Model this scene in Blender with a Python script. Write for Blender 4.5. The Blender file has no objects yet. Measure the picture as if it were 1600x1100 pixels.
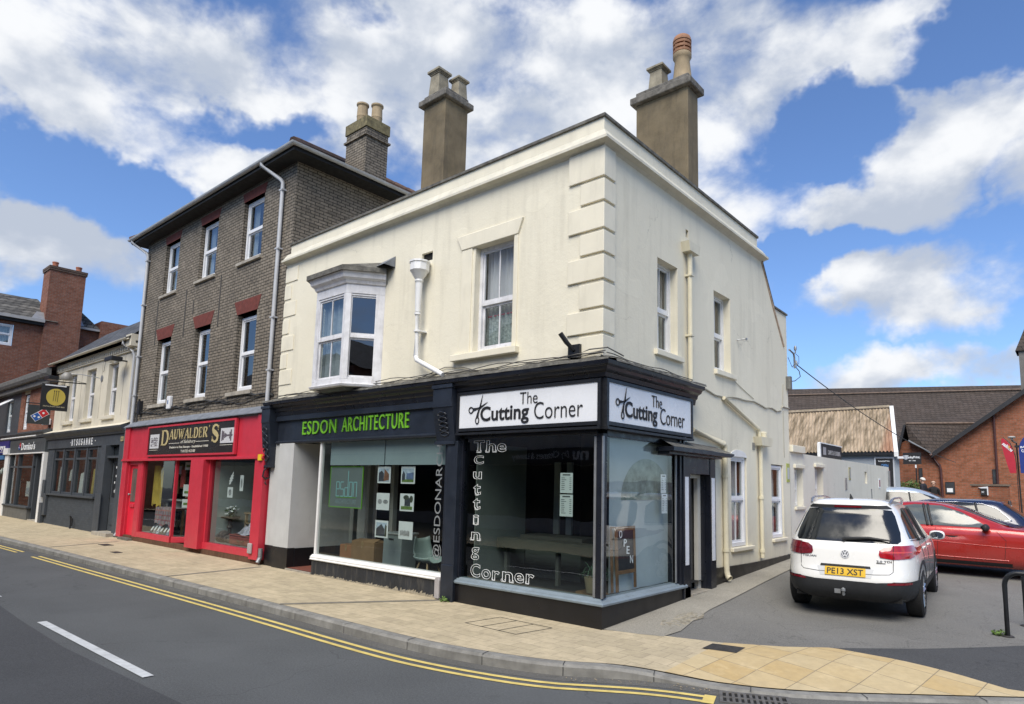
# Street corner: cream corner building with two shops, brick building, pub, car park
EXPOSURE = 0.92
SKY_STRENGTH = .092
SUN_STRENGTH = 2.5
SKY_TINT = (.72, .86, 1.08)
CLOUD_DARK = (3.0, 3.35, 4.0)
CLOUD_LIGHT = (5.5, 5.6, 5.75)
import bpy, bmesh, math, random
import numpy as np
from mathutils import Vector, Matrix
from mathutils.bvhtree import BVHTree
from mathutils.geometry import delaunay_2d_cdt
random.seed(7)
SC = bpy.context.scene
COL = SC.collection
R = math.radians

# ------------------------------------------------------------------ camera
CAM_POS = Vector((4.73400979, -7.02190142, 1.8))
CY, CP, CR = -0.694279148, 0.120913734, 0.0214542316
cf = Vector((math.sin(CY)*math.cos(CP), math.cos(CY)*math.cos(CP), math.sin(CP)))
cr = Vector((math.cos(CY), -math.sin(CY), 0))
cu = cr.cross(cf)
c_r = math.cos(CR)*cr + math.sin(CR)*cu
c_u = -math.sin(CR)*cr + math.cos(CR)*cu
cam = bpy.data.cameras.new('street_camera')
cam_o = bpy.data.objects.new('street_camera', cam)
COL.objects.link(cam_o)
cam.sensor_fit = 'HORIZONTAL'; cam.sensor_width = 36
cam.lens = 1010.284/1600*36
cam.shift_x = (800-841.493)/1600
cam.shift_y = (635.19-550)/1600
cam.clip_start = .05; cam.clip_end = 3000
mw = Matrix.Identity(4)
for i in range(3):
    mw[i][0] = c_r[i]; mw[i][1] = c_u[i]; mw[i][2] = -cf[i]; mw[i][3] = CAM_POS[i]
cam_o.matrix_world = mw
SC.camera = cam_o
SC.view_settings.view_transform = 'Standard'
SC.view_settings.look = 'None'
SC.view_settings.gamma = 1
SC.view_settings.exposure = EXPOSURE
SC.cycles.max_bounces = 8
SC.cycles.transparent_max_bounces = 12
SC.cycles.caustics_reflective = False
SC.cycles.caustics_refractive = False
SC.cycles.use_denoising = True

# ------------------------------------------------------------------ node helper
class NT:
    def __init__(s, tree): s.t = tree; s.n = tree.nodes; s.l = tree.links
    def node(s, typ, ins=None, **kw):
        n = s.n.new(typ)
        for k, v in kw.items(): setattr(n, k, v)
        if ins:
            for k, v in ins.items():
                if isinstance(v, bpy.types.NodeSocket): s.l.new(v, n.inputs[k])
                elif v is not None: n.inputs[k].default_value = v
        return n
    def math(s, op, a, b=0., c=0., clamp=False):
        return s.node('ShaderNodeMath', {0: a, 1: b, 2: c}, operation=op, use_clamp=clamp).outputs[0]
    def vm(s, op, a, b=None, out=0):
        ins = {0: a}
        if b is not None: ins[1] = b
        return s.node('ShaderNodeVectorMath', ins, operation=op).outputs[out]
    def mix(s, f, a, b, blend='MIX'):
        n = s.node('ShaderNodeMix', data_type='RGBA', blend_type=blend)
        for i, v in ((0, f), (6, a), (7, b)):
            if isinstance(v, bpy.types.NodeSocket): s.l.new(v, n.inputs[i])
            else: n.inputs[i].default_value = v if i == 0 else (tuple(v)+(1,))[:4]
        return n.outputs[2]
    def ramp(s, v, a, b, lo=0., hi=1., smooth=False):
        return s.node('ShaderNodeMapRange', {0: v, 1: a, 2: b, 3: lo, 4: hi},
                      interpolation_type='SMOOTHSTEP' if smooth else 'LINEAR').outputs[0]
    def noise(s, vec, scale, detail=4., rough=.55, dist=0.):
        return s.node('ShaderNodeTexNoise', {'Vector': vec, 'Scale': scale, 'Detail': detail, 'Roughness': rough, 'Distortion': dist}).outputs[0]

# ------------------------------------------------------------------ world: Nishita sky with clouds laid out by direction
SUN_EL, SUN_AZ = R(52), R(157)      # azimuth clockwise from +Y
sun_dir = Vector((math.sin(SUN_AZ)*math.cos(SUN_EL), math.cos(SUN_AZ)*math.cos(SUN_EL), math.sin(SUN_EL)))
W = bpy.data.worlds.new('World'); SC.world = W; W.use_nodes = True
w = NT(W.node_tree); w.n.clear()
sky = w.node('ShaderNodeTexSky', sky_type='NISHITA', sun_disc=False, sun_elevation=SUN_EL, sun_rotation=SUN_AZ, altitude=50, air_density=1.0, dust_density=.6, ozone_density=2.0)
gen = w.node('ShaderNodeTexCoord').outputs['Generated']
dirv = w.vm('NORMALIZE', gen)
def pixdir(x, y):
    return ((x-841.493)/1010.284*c_r - (y-635.19)/1010.284*c_u + cf).normalized()
# cloud banks: centre azimuth/elevation come from pixdir, then half-widths in tangent units and strength
CLOUDS = [(40,100,190,105,1.05),(330,85,260,100,1.05),(640,70,260,130,1.1),(740,200,300,130,1.05),(960,110,240,150,1.05),(1130,140,210,140,1.05),
          (1300,85,190,70,.9),(1430,20,150,50,.85),(1170,300,150,110,.70),(600,240,170,90,.9),(110,385,180,70,1.05),(30,345,90,45,.8),
          (280,215,100,40,.72),(390,245,110,60,.85),(1460,205,140,95,1.0),(1360,315,150,60,1.05),(1570,150,110,100,.9),(1375,448,190,82,1.2),(1490,430,80,60,.8),
          (1360,582,160,50,1.0),(1560,590,140,36,.8),(1270,590,90,36,.75),(1250,255,70,60,.6),(850,300,200,80,.8),(1540,330,60,18,.66),(600,20,60,25,.3),
          (-300,200,260,160,.9),(1850,250,200,120,.9),(1800,-300,300,200,.8),(600,-350,500,160,.8),(-500,500,200,60,.8)]
dens = None
warp = w.noise(w.vm('SCALE', dirv), 3.2, 3, .5)
warpn = w.node('ShaderNodeTexNoise', {'Vector': dirv, 'Scale': 7.0, 'Detail': 5., 'Roughness': .6}).outputs['Color']
wv = w.vm('MULTIPLY', w.vm('SUBTRACT', warpn, (.5,.5,.5)), (.16,.16,.16))
dw = w.vm('ADD', dirv, wv)
for (px, py, rx, ry, st) in CLOUDS:
    c = pixdir(px, py)
    a = c.cross(Vector((0,0,1))).normalized(); b = a.cross(c)
    ru = rx/1010.284; rv = ry/1010.284
    u = w.vm('DOT_PRODUCT', dw, tuple(a/ru), 1); v = w.vm('DOT_PRODUCT', dw, tuple(b/rv), 1); k = w.vm('DOT_PRODUCT', dw, tuple(c), 1)
    r2 = w.math('MULTIPLY_ADD', u, u, w.math('MULTIPLY', v, v))
    m = w.math('MULTIPLY', w.math('SUBTRACT', 1.0, w.math('MULTIPLY', r2, .62)), w.math('MULTIPLY', w.math('GREATER_THAN', k, 0.), st))
    dens = m if dens is None else w.math('MAXIMUM', dens, m)
gap = None                                             # clear lanes between the banks
for (px, py, rx, ry, st) in [(70,262,260,62,.55),(1300,390,110,40,.5),(1520,60,110,50,.5),(1300,200,80,60,.62),(560,12,60,30,.4),(420,190,120,30,.35),(1240,480,60,120,.4),(1560,400,90,60,.3)]:
    c = pixdir(px, py); a = c.cross(Vector((0,0,1))).normalized(); b = a.cross(c); ru = rx/1010.284; rv = ry/1010.284
    u = w.vm('DOT_PRODUCT', dw, tuple(a/ru), 1); v = w.vm('DOT_PRODUCT', dw, tuple(b/rv), 1); k = w.vm('DOT_PRODUCT', dw, tuple(c), 1)
    r2 = w.math('MULTIPLY_ADD', u, u, w.math('MULTIPLY', v, v))
    m = w.math('MULTIPLY', w.math('SUBTRACT', 1.0, r2, clamp=True), w.math('MULTIPLY', w.math('GREATER_THAN', k, 0.), st))
    gap = m if gap is None else w.math('ADD', gap, m)
dens = w.math('SUBTRACT', dens, gap)
fb = w.noise(w.vm('MULTIPLY', dirv, (1,1,1.5)), 4.6, 9, .56, .12)
# away from the frame the sky carries ordinary scattered cloud
behind = w.ramp(w.vm('DOT_PRODUCT', dirv, tuple(cf), 1), .35, .0)
gencl = w.math('MULTIPLY', behind, w.ramp(w.noise(dirv, 2.2, 3, .5), .45, .62, 0., .9))
base = w.math('MAXIMUM', dens, gencl)
val = w.math('ADD', w.math('MULTIPLY', base, .9), w.math('MULTIPLY', w.math('SUBTRACT', fb, .5), 1.75))
cover = w.ramp(val, .42, .85, 0., 1., True)
fb2 = w.noise(w.vm('ADD', w.vm('MULTIPLY', dirv, (1,1,1.5)), (.0,.0,.07)), 4.6, 5, .5, .12)
lit = w.ramp(w.math('ADD', w.math('SUBTRACT', fb, fb2), w.math('MULTIPLY', w.ramp(val, .3, 1.1), -.03)), -.10, .13, 0., 1., True)
ccol = w.mix(lit, CLOUD_DARK, CLOUD_LIGHT)
skyc = w.mix(1.0, sky.outputs[0], SKY_TINT, 'MULTIPLY')
allc = w.mix(cover, skyc, ccol)
bg = w.node('ShaderNodeBackground', {'Color': allc, 'Strength': SKY_STRENGTH})
w.node('ShaderNodeOutputWorld', {'Surface': bg.outputs[0]})
W.cycles.sampling_method = 'MANUAL'; W.cycles.sample_map_resolution = 512

sl = bpy.data.lights.new('sun', 'SUN'); sl.energy = SUN_STRENGTH; sl.angle = R(44); sl.color = (1, .93, .80)
so = bpy.data.objects.new('sun', sl); COL.objects.link(so); so.location = (0, -20, 30)
so.rotation_euler = sun_dir.to_track_quat('Z', 'Y').to_euler()

# ------------------------------------------------------------------ materials
MATS = {}
def newmat(name):
    m = bpy.data.materials.new(name); m.use_nodes = True
    t = NT(m.node_tree); t.n.clear()
    return m, t
def finish(m, t, color, rough, bump=None, bstr=.3, bdist=.01, metal=0., spec=.5, coat=0., extra=None):
    p = t.node('ShaderNodeBsdfPrincipled', {'Base Color': color if isinstance(color, bpy.types.NodeSocket) else (tuple(color)+(1,))[:4],
               'Roughness': rough, 'Metallic': metal, 'Specular IOR Level': spec, 'Coat Weight': coat, 'Coat Roughness': .06})
    if bump is not None:
        b = t.node('ShaderNodeBump', {'Height': bump, 'Strength': bstr, 'Distance': bdist})
        t.l.new(b.outputs[0], p.inputs['Normal'])
    t.node('ShaderNodeOutputMaterial', {'Surface': p.outputs[0]})
    return m
def wpos(t): return t.node('ShaderNodeNewGeometry').outputs['Position']
def M(name, col, rough=.55, var=.12, scale=3., bump=.15, bscale=60., metal=0., spec=.5, coat=0., dirt=0., dirtcol=(.06,.055,.045), obj=False, dscale=1.2):
    if name in MATS: return MATS[name]
    m, t = newmat(name)
    P = t.node('ShaderNodeTexCoord').outputs['Object'] if obj else wpos(t)
    n = t.noise(P, scale, 5, .6)
    k = t.ramp(n, .3, .7, 1-var, 1+var)
    c = t.mix(1., col, t.node('ShaderNodeCombineColor', {0: k, 1: k, 2: k}).outputs[0], 'MULTIPLY')
    if dirt:
        st = t.noise(t.vm('MULTIPLY', P, (5*dscale, 5*dscale, .7*dscale)), 1.3, 5, .65)
        c = t.mix(t.ramp(st, .52, .78, 0., dirt), c, dirtcol)
    rr = t.ramp(t.noise(P, scale*2.3, 3), .3, .7, max(.02, rough-.08), min(1., rough+.08))
    h = t.noise(P, bscale, 3, .6) if bump else None
    MATS[name] = finish(m, t, c, rr, h, bump, .006, metal, spec, coat)
    return MATS[name]
def brickM(name, c1, c2, mortar, bw=.225, rh=.075, ms=.008, bump=.6, var=.35, grime=.3, vec='wall', rough=.85, offset=.5, grimecol=(.03,.028,.025), gscale=.8, bias=0.):
    m, t = newmat(name)
    P = wpos(t)
    s = t.node('ShaderNodeSeparateXYZ', {0: P})
    if vec == 'wall': v = t.node('ShaderNodeCombineXYZ', {0: t.math('ADD', s.outputs[0], s.outputs[1]), 1: s.outputs[2]}).outputs[0]
    elif vec == 'ground': v = P
    elif vec == 'groundy': v = t.node('ShaderNodeCombineXYZ', {0: s.outputs[1], 1: s.outputs[0]}).outputs[0]
    else:  # rotated ground
        v = t.node('ShaderNodeVectorRotate', {'Vector': P, 'Angle': vec}, rotation_type='Z_AXIS').outputs[0]
    b = t.node('ShaderNodeTexBrick', {'Vector': v, 'Color1': tuple(c1)+(1,), 'Color2': tuple(c2)+(1,), 'Mortar': tuple(mortar)+(1,), 'Scale': 1., 'Mortar Size': ms, 'Mortar Smooth': .2,
               'Bias': bias, 'Brick Width': bw, 'Row Height': rh}, offset=offset)
    sv = t.node('ShaderNodeSeparateXYZ', {0: v}); row = t.math('FLOOR', t.math('DIVIDE', sv.outputs[1], rh)); par = t.math('SUBTRACT', 1., t.math('FLOORED_MODULO', row, 2.))
    colm = t.math('FLOOR', t.math('ADD', t.math('DIVIDE', sv.outputs[0], bw), t.math('MULTIPLY', par, offset)))
    wn = t.node('ShaderNodeTexWhiteNoise', {'Vector': t.node('ShaderNodeCombineXYZ', {0: colm, 1: row}).outputs[0]}, noise_dimensions='2D').outputs['Value']
    k = t.math('MULTIPLY', t.ramp(t.noise(v, 9., 4, .7), .25, .75, 1-var*.7, 1+var*.7), t.ramp(wn, 0., 1., 1-var*.9, 1+var*.9))
    bcol = t.mix(t.math('SUBTRACT', 1., b.outputs[1]), mortar, t.mix(wn, c1, c2))
    c = t.mix(1., bcol, t.node('ShaderNodeCombineColor', {0: k, 1: k, 2: k}).outputs[0], 'MULTIPLY')
    mo = t.noise(P, 5.5, 6, .7); c = t.mix(t.ramp(mo, .5, .72, 0., grime*.9), c, tuple(x*.9 for x in grimecol)); c = t.mix(t.ramp(t.noise(P, 3.1, 5, .7), .56, .70, 0., .35), c, tuple(min(1., x*1.25) for x in c1))
    g = t.noise(P, gscale, 6, .65)
    c = t.mix(t.ramp(g, .45, .8, 0., grime), c, grimecol)
    h = t.math('ADD', t.math('MULTIPLY', t.math('SUBTRACT', 1., b.outputs[1]), 1.), t.math('MULTIPLY', t.noise(P, 70., 4), .5))
    return finish(m, t, c, rough, h, bump, .008, spec=.3)
def asphaltM(name, col, big=.18, rough=.9, crack=False, patch=None):
    m, t = newmat(name); P = wpos(t)
    n1 = t.noise(P, 160., 2, .7); n2 = t.noise(P, .45, 6, .65); n3 = t.noise(P, 45., 3, .7)
    k = t.math('ADD', t.ramp(n2, .3, .7, 1-big, 1+big), t.ramp(n1, .3, .72, -.42, .5))
    k = t.math('ADD', k, t.ramp(n3, .3, .7, -.18, .22))
    c = t.mix(1., col, t.node('ShaderNodeCombineColor', {0: k, 1: k, 2: k}).outputs[0], 'MULTIPLY')
    n4 = t.noise(t.vm('MULTIPLY', P, (.5,1.6,1)), .9, 8, .72, .6)
    c = t.mix(t.ramp(n4, .62, .68, 0., .35 if patch else .06), c, patch or tuple(x*1.5 for x in col))
    st = t.noise(P, 1.7, 6, .7, .3); c = t.mix(t.ramp(st, .60, .74, 0., .30), c, tuple(x*.55 for x in col))
    sy = t.node('ShaderNodeSeparateXYZ', {0: P}); tr = t.math('SINE', t.math('ADD', t.math('MULTIPLY', sy.outputs[1], 3.3), t.math('MULTIPLY', t.noise(P, .25, 2), 2.5))); c = t.mix(t.ramp(tr, -.2, 1., 0., .16), c, tuple(x*1.35 for x in col))
    sp = t.node('ShaderNodeTexVoronoi', {'Vector': P, 'Scale': 38.}).outputs['Distance']; c = t.mix(t.ramp(sp, .10, .05, 0., .35), c, tuple(x*2.1 for x in col))
    vo2 = t.node('ShaderNodeTexVoronoi', {'Vector': t.vm('ADD', P, t.vm('SCALE', t.node('ShaderNodeTexNoise', {'Vector': P, 'Scale': 1.1, 'Detail': 6.}).outputs['Color'])), 'Scale': .22}, feature='DISTANCE_TO_EDGE'); c = t.mix(t.ramp(vo2.outputs[0], .0022, .0, 0., .45), c, tuple(x*.35 for x in col))
    if crack:
        vo = t.node('ShaderNodeTexVoronoi', {'Vector': t.vm('ADD', P, t.vm('SCALE', t.node('ShaderNodeTexNoise', {'Vector': P, 'Scale': 1.5, 'Detail': 5.}).outputs['Color'])), 'Scale': .5}, feature='DISTANCE_TO_EDGE')
        c = t.mix(t.ramp(vo.outputs[0], .004, .0, 0., .5), c, tuple(x*.4 for x in col))
    return finish(m, t, c, rough, t.math('ADD', n1, t.math('MULTIPLY', n3, .6)), .35, .006, spec=.25)
def glassM(name, tint=(.75,.8,.8), base=.07, top=.9, rough=.0, power=4.):
    m, t = newmat(name)
    lw = t.node('ShaderNodeLayerWeight', {'Blend': .5}).outputs['Facing']
    f = t.math('ADD', base, t.math('MULTIPLY', t.math('POWER', lw, power), top-base), clamp=True)
    tr = t.node('ShaderNodeBsdfTransparent', {'Color': tuple(tint)+(1,)})
    n = t.noise(wpos(t), 1.3, 2, .4)
    bp = t.node('ShaderNodeBump', {'Height': n, 'Strength': .12, 'Distance': .02})
    gl = t.node('ShaderNodeBsdfGlossy', {'Color': (1,1,1,1), 'Roughness': rough, 'Normal': bp.outputs[0]})
    mx = t.node('ShaderNodeMixShader', {0: f, 1: tr.outputs[0], 2: gl.outputs[0]})
    t.node('ShaderNodeOutputMaterial', {'Surface': mx.outputs[0]})
    return m
def carpaint(name, col, metal=.0, flake=.0):
    m, t = newmat(name)
    P = t.node('ShaderNodeTexCoord').outputs['Object']
    d = t.noise(P, 3., 4, .6)
    s = t.node('ShaderNodeSeparateXYZ', {0: P})
    low = t.math('MULTIPLY', t.ramp(s.outputs[2], .75, .25), t.ramp(d, .3, .7, .1, .5))
    c = t.mix(t.math('MULTIPLY', low, .5), col, (.16,.14,.11))
    return finish(m, t, c, t.ramp(d, .3, .7, .22, .34), metal=metal, spec=.5, coat=1.)

cream = None
def make_cream(name, col, dark):
    m, t = newmat(name); P = wpos(t)
    n1 = t.noise(P, .7, 6, .6); n2 = t.noise(P, 6., 4, .6)
    st = t.noise(t.vm('MULTIPLY', P, (4.5,4.5,.45)), 1., 5, .6)
    c = t.mix(t.ramp(n1, .35, .75, 0., .4), col, dark)
    c = t.mix(t.ramp(st, .52, .78, 0., .36), c, (.42,.39,.31))
    c = t.mix(t.ramp(t.noise(P, 2.3, 8, .7), .6, .75, 0., .18), c, (.34,.33,.30))
    vo = t.node('ShaderNodeTexVoronoi', {'Vector': t.vm('ADD', P, t.vm('SCALE', t.node('ShaderNodeTexNoise', {'Vector': P, 'Scale': 1.4, 'Detail': 7., 'Roughness': .6}).outputs['Color'])), 'Scale': .42}, feature='DISTANCE_TO_EDGE')
    crk = t.math('MULTIPLY', t.ramp(vo.outputs[0], .0035, .0, 0., 1.), t.ramp(t.noise(P, .9, 3), .50, .62, 0., .55))
    c = t.mix(crk, c, (.25,.23,.19))
    pat = t.ramp(t.noise(t.vm('MULTIPLY', P, (.8,.8,1.1)), 1.1, 2, .4, .2), .585, .60, 0., .28)
    c = t.mix(pat, c, tuple(min(1., x*1.09) for x in col))
    h = t.math('ADD', t.math('MULTIPLY', n2, 1.), t.math('MULTIPLY', t.noise(P, 35., 4, .6), .5)); h = t.math('ADD', h, t.math('MULTIPLY', pat, .6)); h = t.math('SUBTRACT', h, crk)
    return finish(m, t, c, .75, h, .4, .012, spec=.25)

# ------------------------------------------------------------------ geometry helpers
def FR(y0): return lambda u, d, z: (u, y0+d, z)          # wall facing the street (-Y): u = X, d = depth inwards
def SD(x0): return lambda u, d, z: (x0-d, u, z)          # wall facing +X: u = Y
class MB:
    def __init__(s): s.v = []; s.f = []; s.mi = []; s.cur = 0; s.g = []
    def add(s, vs, fs):
        o = len(s.v); s.g.append((o, len(s.f))); s.v += [tuple(v) for v in vs]; s.f += [tuple(i+o for i in f) for f in fs]; s.mi += [s.cur]*len(fs)
        return s
    def box(s, x0, x1, y0, y1, z0, z1, mp=None):
        p = [(x,y,z) for z in (z0,z1) for y in (y0,y1) for x in (x0,x1)]
        if mp: p = [mp(*q) for q in p]
        return s.add(p, [(0,2,3,1),(4,5,7,6),(0,1,5,4),(2,6,7,3),(0,4,6,2),(1,3,7,5)])
    def quad(s, *p): return s.add(p, [tuple(range(len(p)))])
    def prism(s, poly, d0, d1, mp):                     # poly in (u,z), extruded from depth d0 to d1
        n = len(poly)
        vs = [mp(u,d0,z) for u,z in poly]+[mp(u,d1,z) for u,z in poly]
        return s.add(vs, [tuple(range(n)), tuple(range(2*n-1,n-1,-1))]+[(i,(i+1)%n,n+(i+1)%n,n+i) for i in range(n)])
    def prismz(s, poly, z0, z1):
        n = len(poly)
        vs = [(x,y,z0) for x,y in poly]+[(x,y,z1) for x,y in poly]
        return s.add(vs, [tuple(range(n)), tuple(range(2*n-1,n-1,-1))]+[(i,(i+1)%n,n+(i+1)%n,n+i) for i in range(n)])
    def sweep(s, path, prof, closed=False):             # path in XY, profile (outwards, z) closed; outwards = right of travel
        n = len(path); rings = []
        for i, p in enumerate(path):
            p = Vector(p).to_2d()
            a = (p-Vector(path[i-1]).to_2d()).normalized() if (i > 0 or closed) else None
            b = (Vector(path[(i+1) % n]).to_2d()-p).normalized() if (i < n-1 or closed) else None
            a = a or b; b = b or a
            na = Vector((a.y,-a.x)); nb = Vector((b.y,-b.x)); m = (na+nb); m = m/max(.2, m.dot(na))
            rings.append([(p.x+m.x*o, p.y+m.y*o, z) for o, z in prof])
        k = len(prof); vs = [q for r in rings for q in r]; fs = []
        for i in range(n if closed else n-1):
            j = (i+1) % n
            for q in range(k): fs.append((i*k+q, i*k+(q+1)%k, j*k+(q+1)%k, j*k+q))
        if not closed: fs += [tuple(range(k)), tuple((n-1)*k+q for q in range(k-1,-1,-1))]
        return s.add(vs, fs)
    def tube(s, path, r, n=10, cap=True):
        P = [Vector(p) for p in path]; N = len(P); rings = []
        up = Vector((0,0,1))
        for i in range(N):
            d = ((P[i]-P[i-1]).normalized() if i else Vector()) + ((P[i+1]-P[i]).normalized() if i < N-1 else Vector())
            d = d.normalized() if d.length > 1e-6 else Vector((0,0,1))
            a = d.cross(up if abs(d.z) < .95 else Vector((1,0,0))).normalized(); b = a.cross(d)
            rr = r[i] if hasattr(r, '__len__') else r
            rings.append([P[i]+rr*(math.cos(t)*a+math.sin(t)*b) for t in [2*math.pi*k/n for k in range(n)]])
        for i in range(1, N):      # keep rings aligned
            best = min(range(n), key=lambda o: (rings[i][o]-rings[i-1][0]).length-0)
            q = rings[i]; rings[i] = q[best:]+q[:best]
        vs = [p for q in rings for p in q]; fs = []
        for i in range(N-1):
            for k in range(n): fs.append((i*n+k, i*n+(k+1)%n, (i+1)*n+(k+1)%n, (i+1)*n+k))
        if cap: fs += [tuple(range(n-1,-1,-1)), tuple((N-1)*n+k for k in range(n))]
        return s.add(vs, fs)
    def lathe(s, prof, c, n=20, axis='z', a0=0., a1=2*math.pi):   # prof (r, h)
        full = abs(a1-a0-2*math.pi) < 1e-6; m = n if full else n+1
        vs = []
        for r, h in prof:
            for k in range(m):
                t = a0+(a1-a0)*k/n; a, b = r*math.cos(t), r*math.sin(t)
                q = (a,b,h) if axis == 'z' else ((h,a,b) if axis == 'x' else (a,h,b))
                vs.append((c[0]+q[0], c[1]+q[1], c[2]+q[2]))
        fs = []
        for i in range(len(prof)-1):
            for k in range(n): fs.append((i*m+k, i*m+(k+1)%m, (i+1)*m+(k+1)%m, (i+1)*m+k))
        return s.add(vs, fs)
    def holed(s, mp, u0, u1, z0, z1, holes, depth):     # front skin with openings and their reveals
        us = sorted({u0,u1}|{min(max(h[i],u0),u1) for h in holes for i in (0,1)}); zs = sorted({z0,z1}|{min(max(h[i],z0),z1) for h in holes for i in (2,3)})
        for i in range(len(us)-1):
            for j in range(len(zs)-1):
                a, b, c, d = us[i], us[i+1], zs[j], zs[j+1]; mu, mz = (a+b)/2, (c+d)/2
                if any(h[0] < mu < h[1] and h[2] < mz < h[3] for h in holes): continue
                s.quad(mp(a,0,c), mp(b,0,c), mp(b,0,d), mp(a,0,d))
        for h in holes:
            a, b, c, d = h[:4]; D = h[4] if len(h) > 4 else depth
            s.quad(mp(a,0,c),mp(a,D,c),mp(a,D,d),mp(a,0,d)); s.quad(mp(b,0,c),mp(b,0,d),mp(b,D,d),mp(b,D,c))
            s.quad(mp(a,0,d),mp(a,D,d),mp(b,D,d),mp(b,0,d)); s.quad(mp(a,0,c),mp(b,0,c),mp(b,D,c),mp(a,D,c))
        return s
    def each(s, name, mat, parent=None, **kw):          # one object per added shape
        out = []
        for i, (v0, f0) in enumerate(s.g):
            v1, f1 = s.g[i+1] if i+1 < len(s.g) else (len(s.v), len(s.f))
            q = MB(); q.v = s.v[v0:v1]; q.f = [tuple(k-v0 for k in f) for f in s.f[f0:f1]]; q.mi = [0]*len(q.f); out.append(q.build(name, mat, parent, **kw))
        return out
    def build(s, name, mat, parent=None, bevel=0., smooth=False, recalc=True, merge=False, local=False):
        me = bpy.data.meshes.new(name); me.from_pydata(s.v, [], s.f)
        mats = mat if isinstance(mat, (list, tuple)) else [mat]
        for m in mats: me.materials.append(m)
        if len(mats) > 1: me.polygons.foreach_set('material_index', s.mi)
        if recalc or merge:
            bm = bmesh.new(); bm.from_mesh(me)
            if merge: bmesh.ops.remove_doubles(bm, verts=bm.verts, dist=1e-5)
            bmesh.ops.recalc_face_normals(bm, faces=bm.faces); bm.to_mesh(me); bm.free()
        if smooth: me.polygons.foreach_set('use_smooth', [True]*len(me.polygons))
        me.update()
        o = bpy.data.objects.new(name, me); COL.objects.link(o)
        if bevel:
            b = o.modifiers.new('bevel', 'BEVEL'); b.width = bevel; b.segments = 2; b.limit_method = 'ANGLE'; b.angle_limit = R(40)
        if smooth == 'auto':
            me.set_sharp_from_angle(angle=R(35))
        if parent is not None: adopt(o, parent, local)
        return o
def adopt(o, parent, local=False):
    o.parent = parent
    if not local:
        L = Vector(); p = parent
        while p is not None: L = L+p.location; p = p.parent
        # parents of fixed things are never turned, so a shift is enough
        top = parent
        while top.parent is not None: top = top.parent
        o.matrix_parent_inverse = Matrix.Translation(-top.location)if parent is top else Matrix.Identity(4)
    return o
def tag(o, label=None, cat=None, group=None, kind=None):
    if label: o['label'] = label
    if cat: o['category'] = cat
    if group: o['group'] = group
    if kind: o['kind'] = kind
    return o
def thing(name, label, cat, loc=(0,0,0), rz=0., group=None):
    o = bpy.data.objects.new(name, None); COL.objects.link(o); o.empty_display_size = .2
    o.location = loc; o.rotation_euler = (0,0,rz)
    return tag(o, label, cat, group)
def text_mesh(body, bold=0., outline=0., spacing=1., extrude=.5):
    c = bpy.data.curves.new('letters', 'FONT'); c.body = body; c.size = 1; c.offset = bold; c.space_character = spacing; c.resolution_u = 4
    if outline: c.fill_mode = 'NONE'; c.bevel_depth = outline; c.bevel_resolution = 1
    o = bpy.data.objects.new('letters', c); COL.objects.link(o)
    dg = bpy.context.evaluated_depsgraph_get(); dg.update()
    me = bpy.data.meshes.new_from_object(o.evaluated_get(dg), depsgraph=dg)
    v = np.array([tuple(p.co) for p in me.vertices]); f = [tuple(p.vertices) for p in me.polygons]
    bpy.data.objects.remove(o); bpy.data.curves.remove(c); bpy.data.meshes.remove(me)
    return v, f
def letter(mb, body, mp, u0, u1, z0, z1, d=-.01, bold=0., outline=0., thick=.006, slant=0., rot=0., fit=True, spacing=1.):
    v, f = text_mesh(body, bold, outline, spacing)
    lo, hi = v.min(0), v.max(0)
    su = (u1-u0)/(hi[0]-lo[0]); sz = (z1-z0)/(hi[1]-lo[1])
    out = []
    for p in v:
        a = u0+(p[0]-lo[0])*su; b = z0+(p[1]-lo[1])*sz; a += slant*(b-z0)
        if rot:
            cu_, cz_ = (u0+u1)/2, (z0+z1)/2; x, y = a-cu_, b-cz_
            a, b = cu_+x*math.cos(rot)-y*math.sin(rot), cz_+x*math.sin(rot)+y*math.cos(rot)
        out.append((a, b, p[2]))
    if outline: mb.add([mp(a, d-q*su*.6, b) for a, b, q in out], f)
    else:      # a thin raised letter: face plus side walls
        from collections import Counter
        ec = Counter(frozenset((q[i], q[(i+1) % len(q)])) for q in f for i in range(len(q)))
        n = len(out)
        vs = [mp(a, d, b) for a, b, _ in out]+[mp(a, d-thick, b) for a, b, _ in out]
        fs = [tuple(i+n for i in q) for q in f]
        fs += [(q[i], q[(i+1) % len(q)], q[(i+1) % len(q)]+n, q[i]+n) for q in f for i in range(len(q)) if ec[frozenset((q[i], q[(i+1) % len(q)]))] == 1]
        mb.add(vs, fs)
def stroke(mb, mp, pts, w, d=-.012, thick=.006):        # a flat painted stroke of width w (or one width per point)
    P = [Vector(p) for p in pts]; L, Rr = [], []
    for i, p in enumerate(P):
        t = ((P[i]-P[i-1]).normalized() if i else Vector((0,0)))+((P[i+1]-P[i]).normalized() if i < len(P)-1 else Vector((0,0)))
        t.normalize(); n = Vector((-t.y, t.x)); ww = (w[i] if hasattr(w, '__len__') else w)/2
        L.append(p+n*ww); Rr.append(p-n*ww)
    for i in range(len(P)-1):
        q = [L[i], L[i+1], Rr[i+1], Rr[i]]
        mb.prism([(a.x, a.y) for a in q], d-thick, d, mp)
def circ(c, r, n=24, r2=None, a0=0., a1=2*math.pi): return [(c[0]+r*math.cos(a0+(a1-a0)*k/n), c[1]+(r2 or r)*math.sin(a0+(a1-a0)*k/n)) for k in range(n)]
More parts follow.
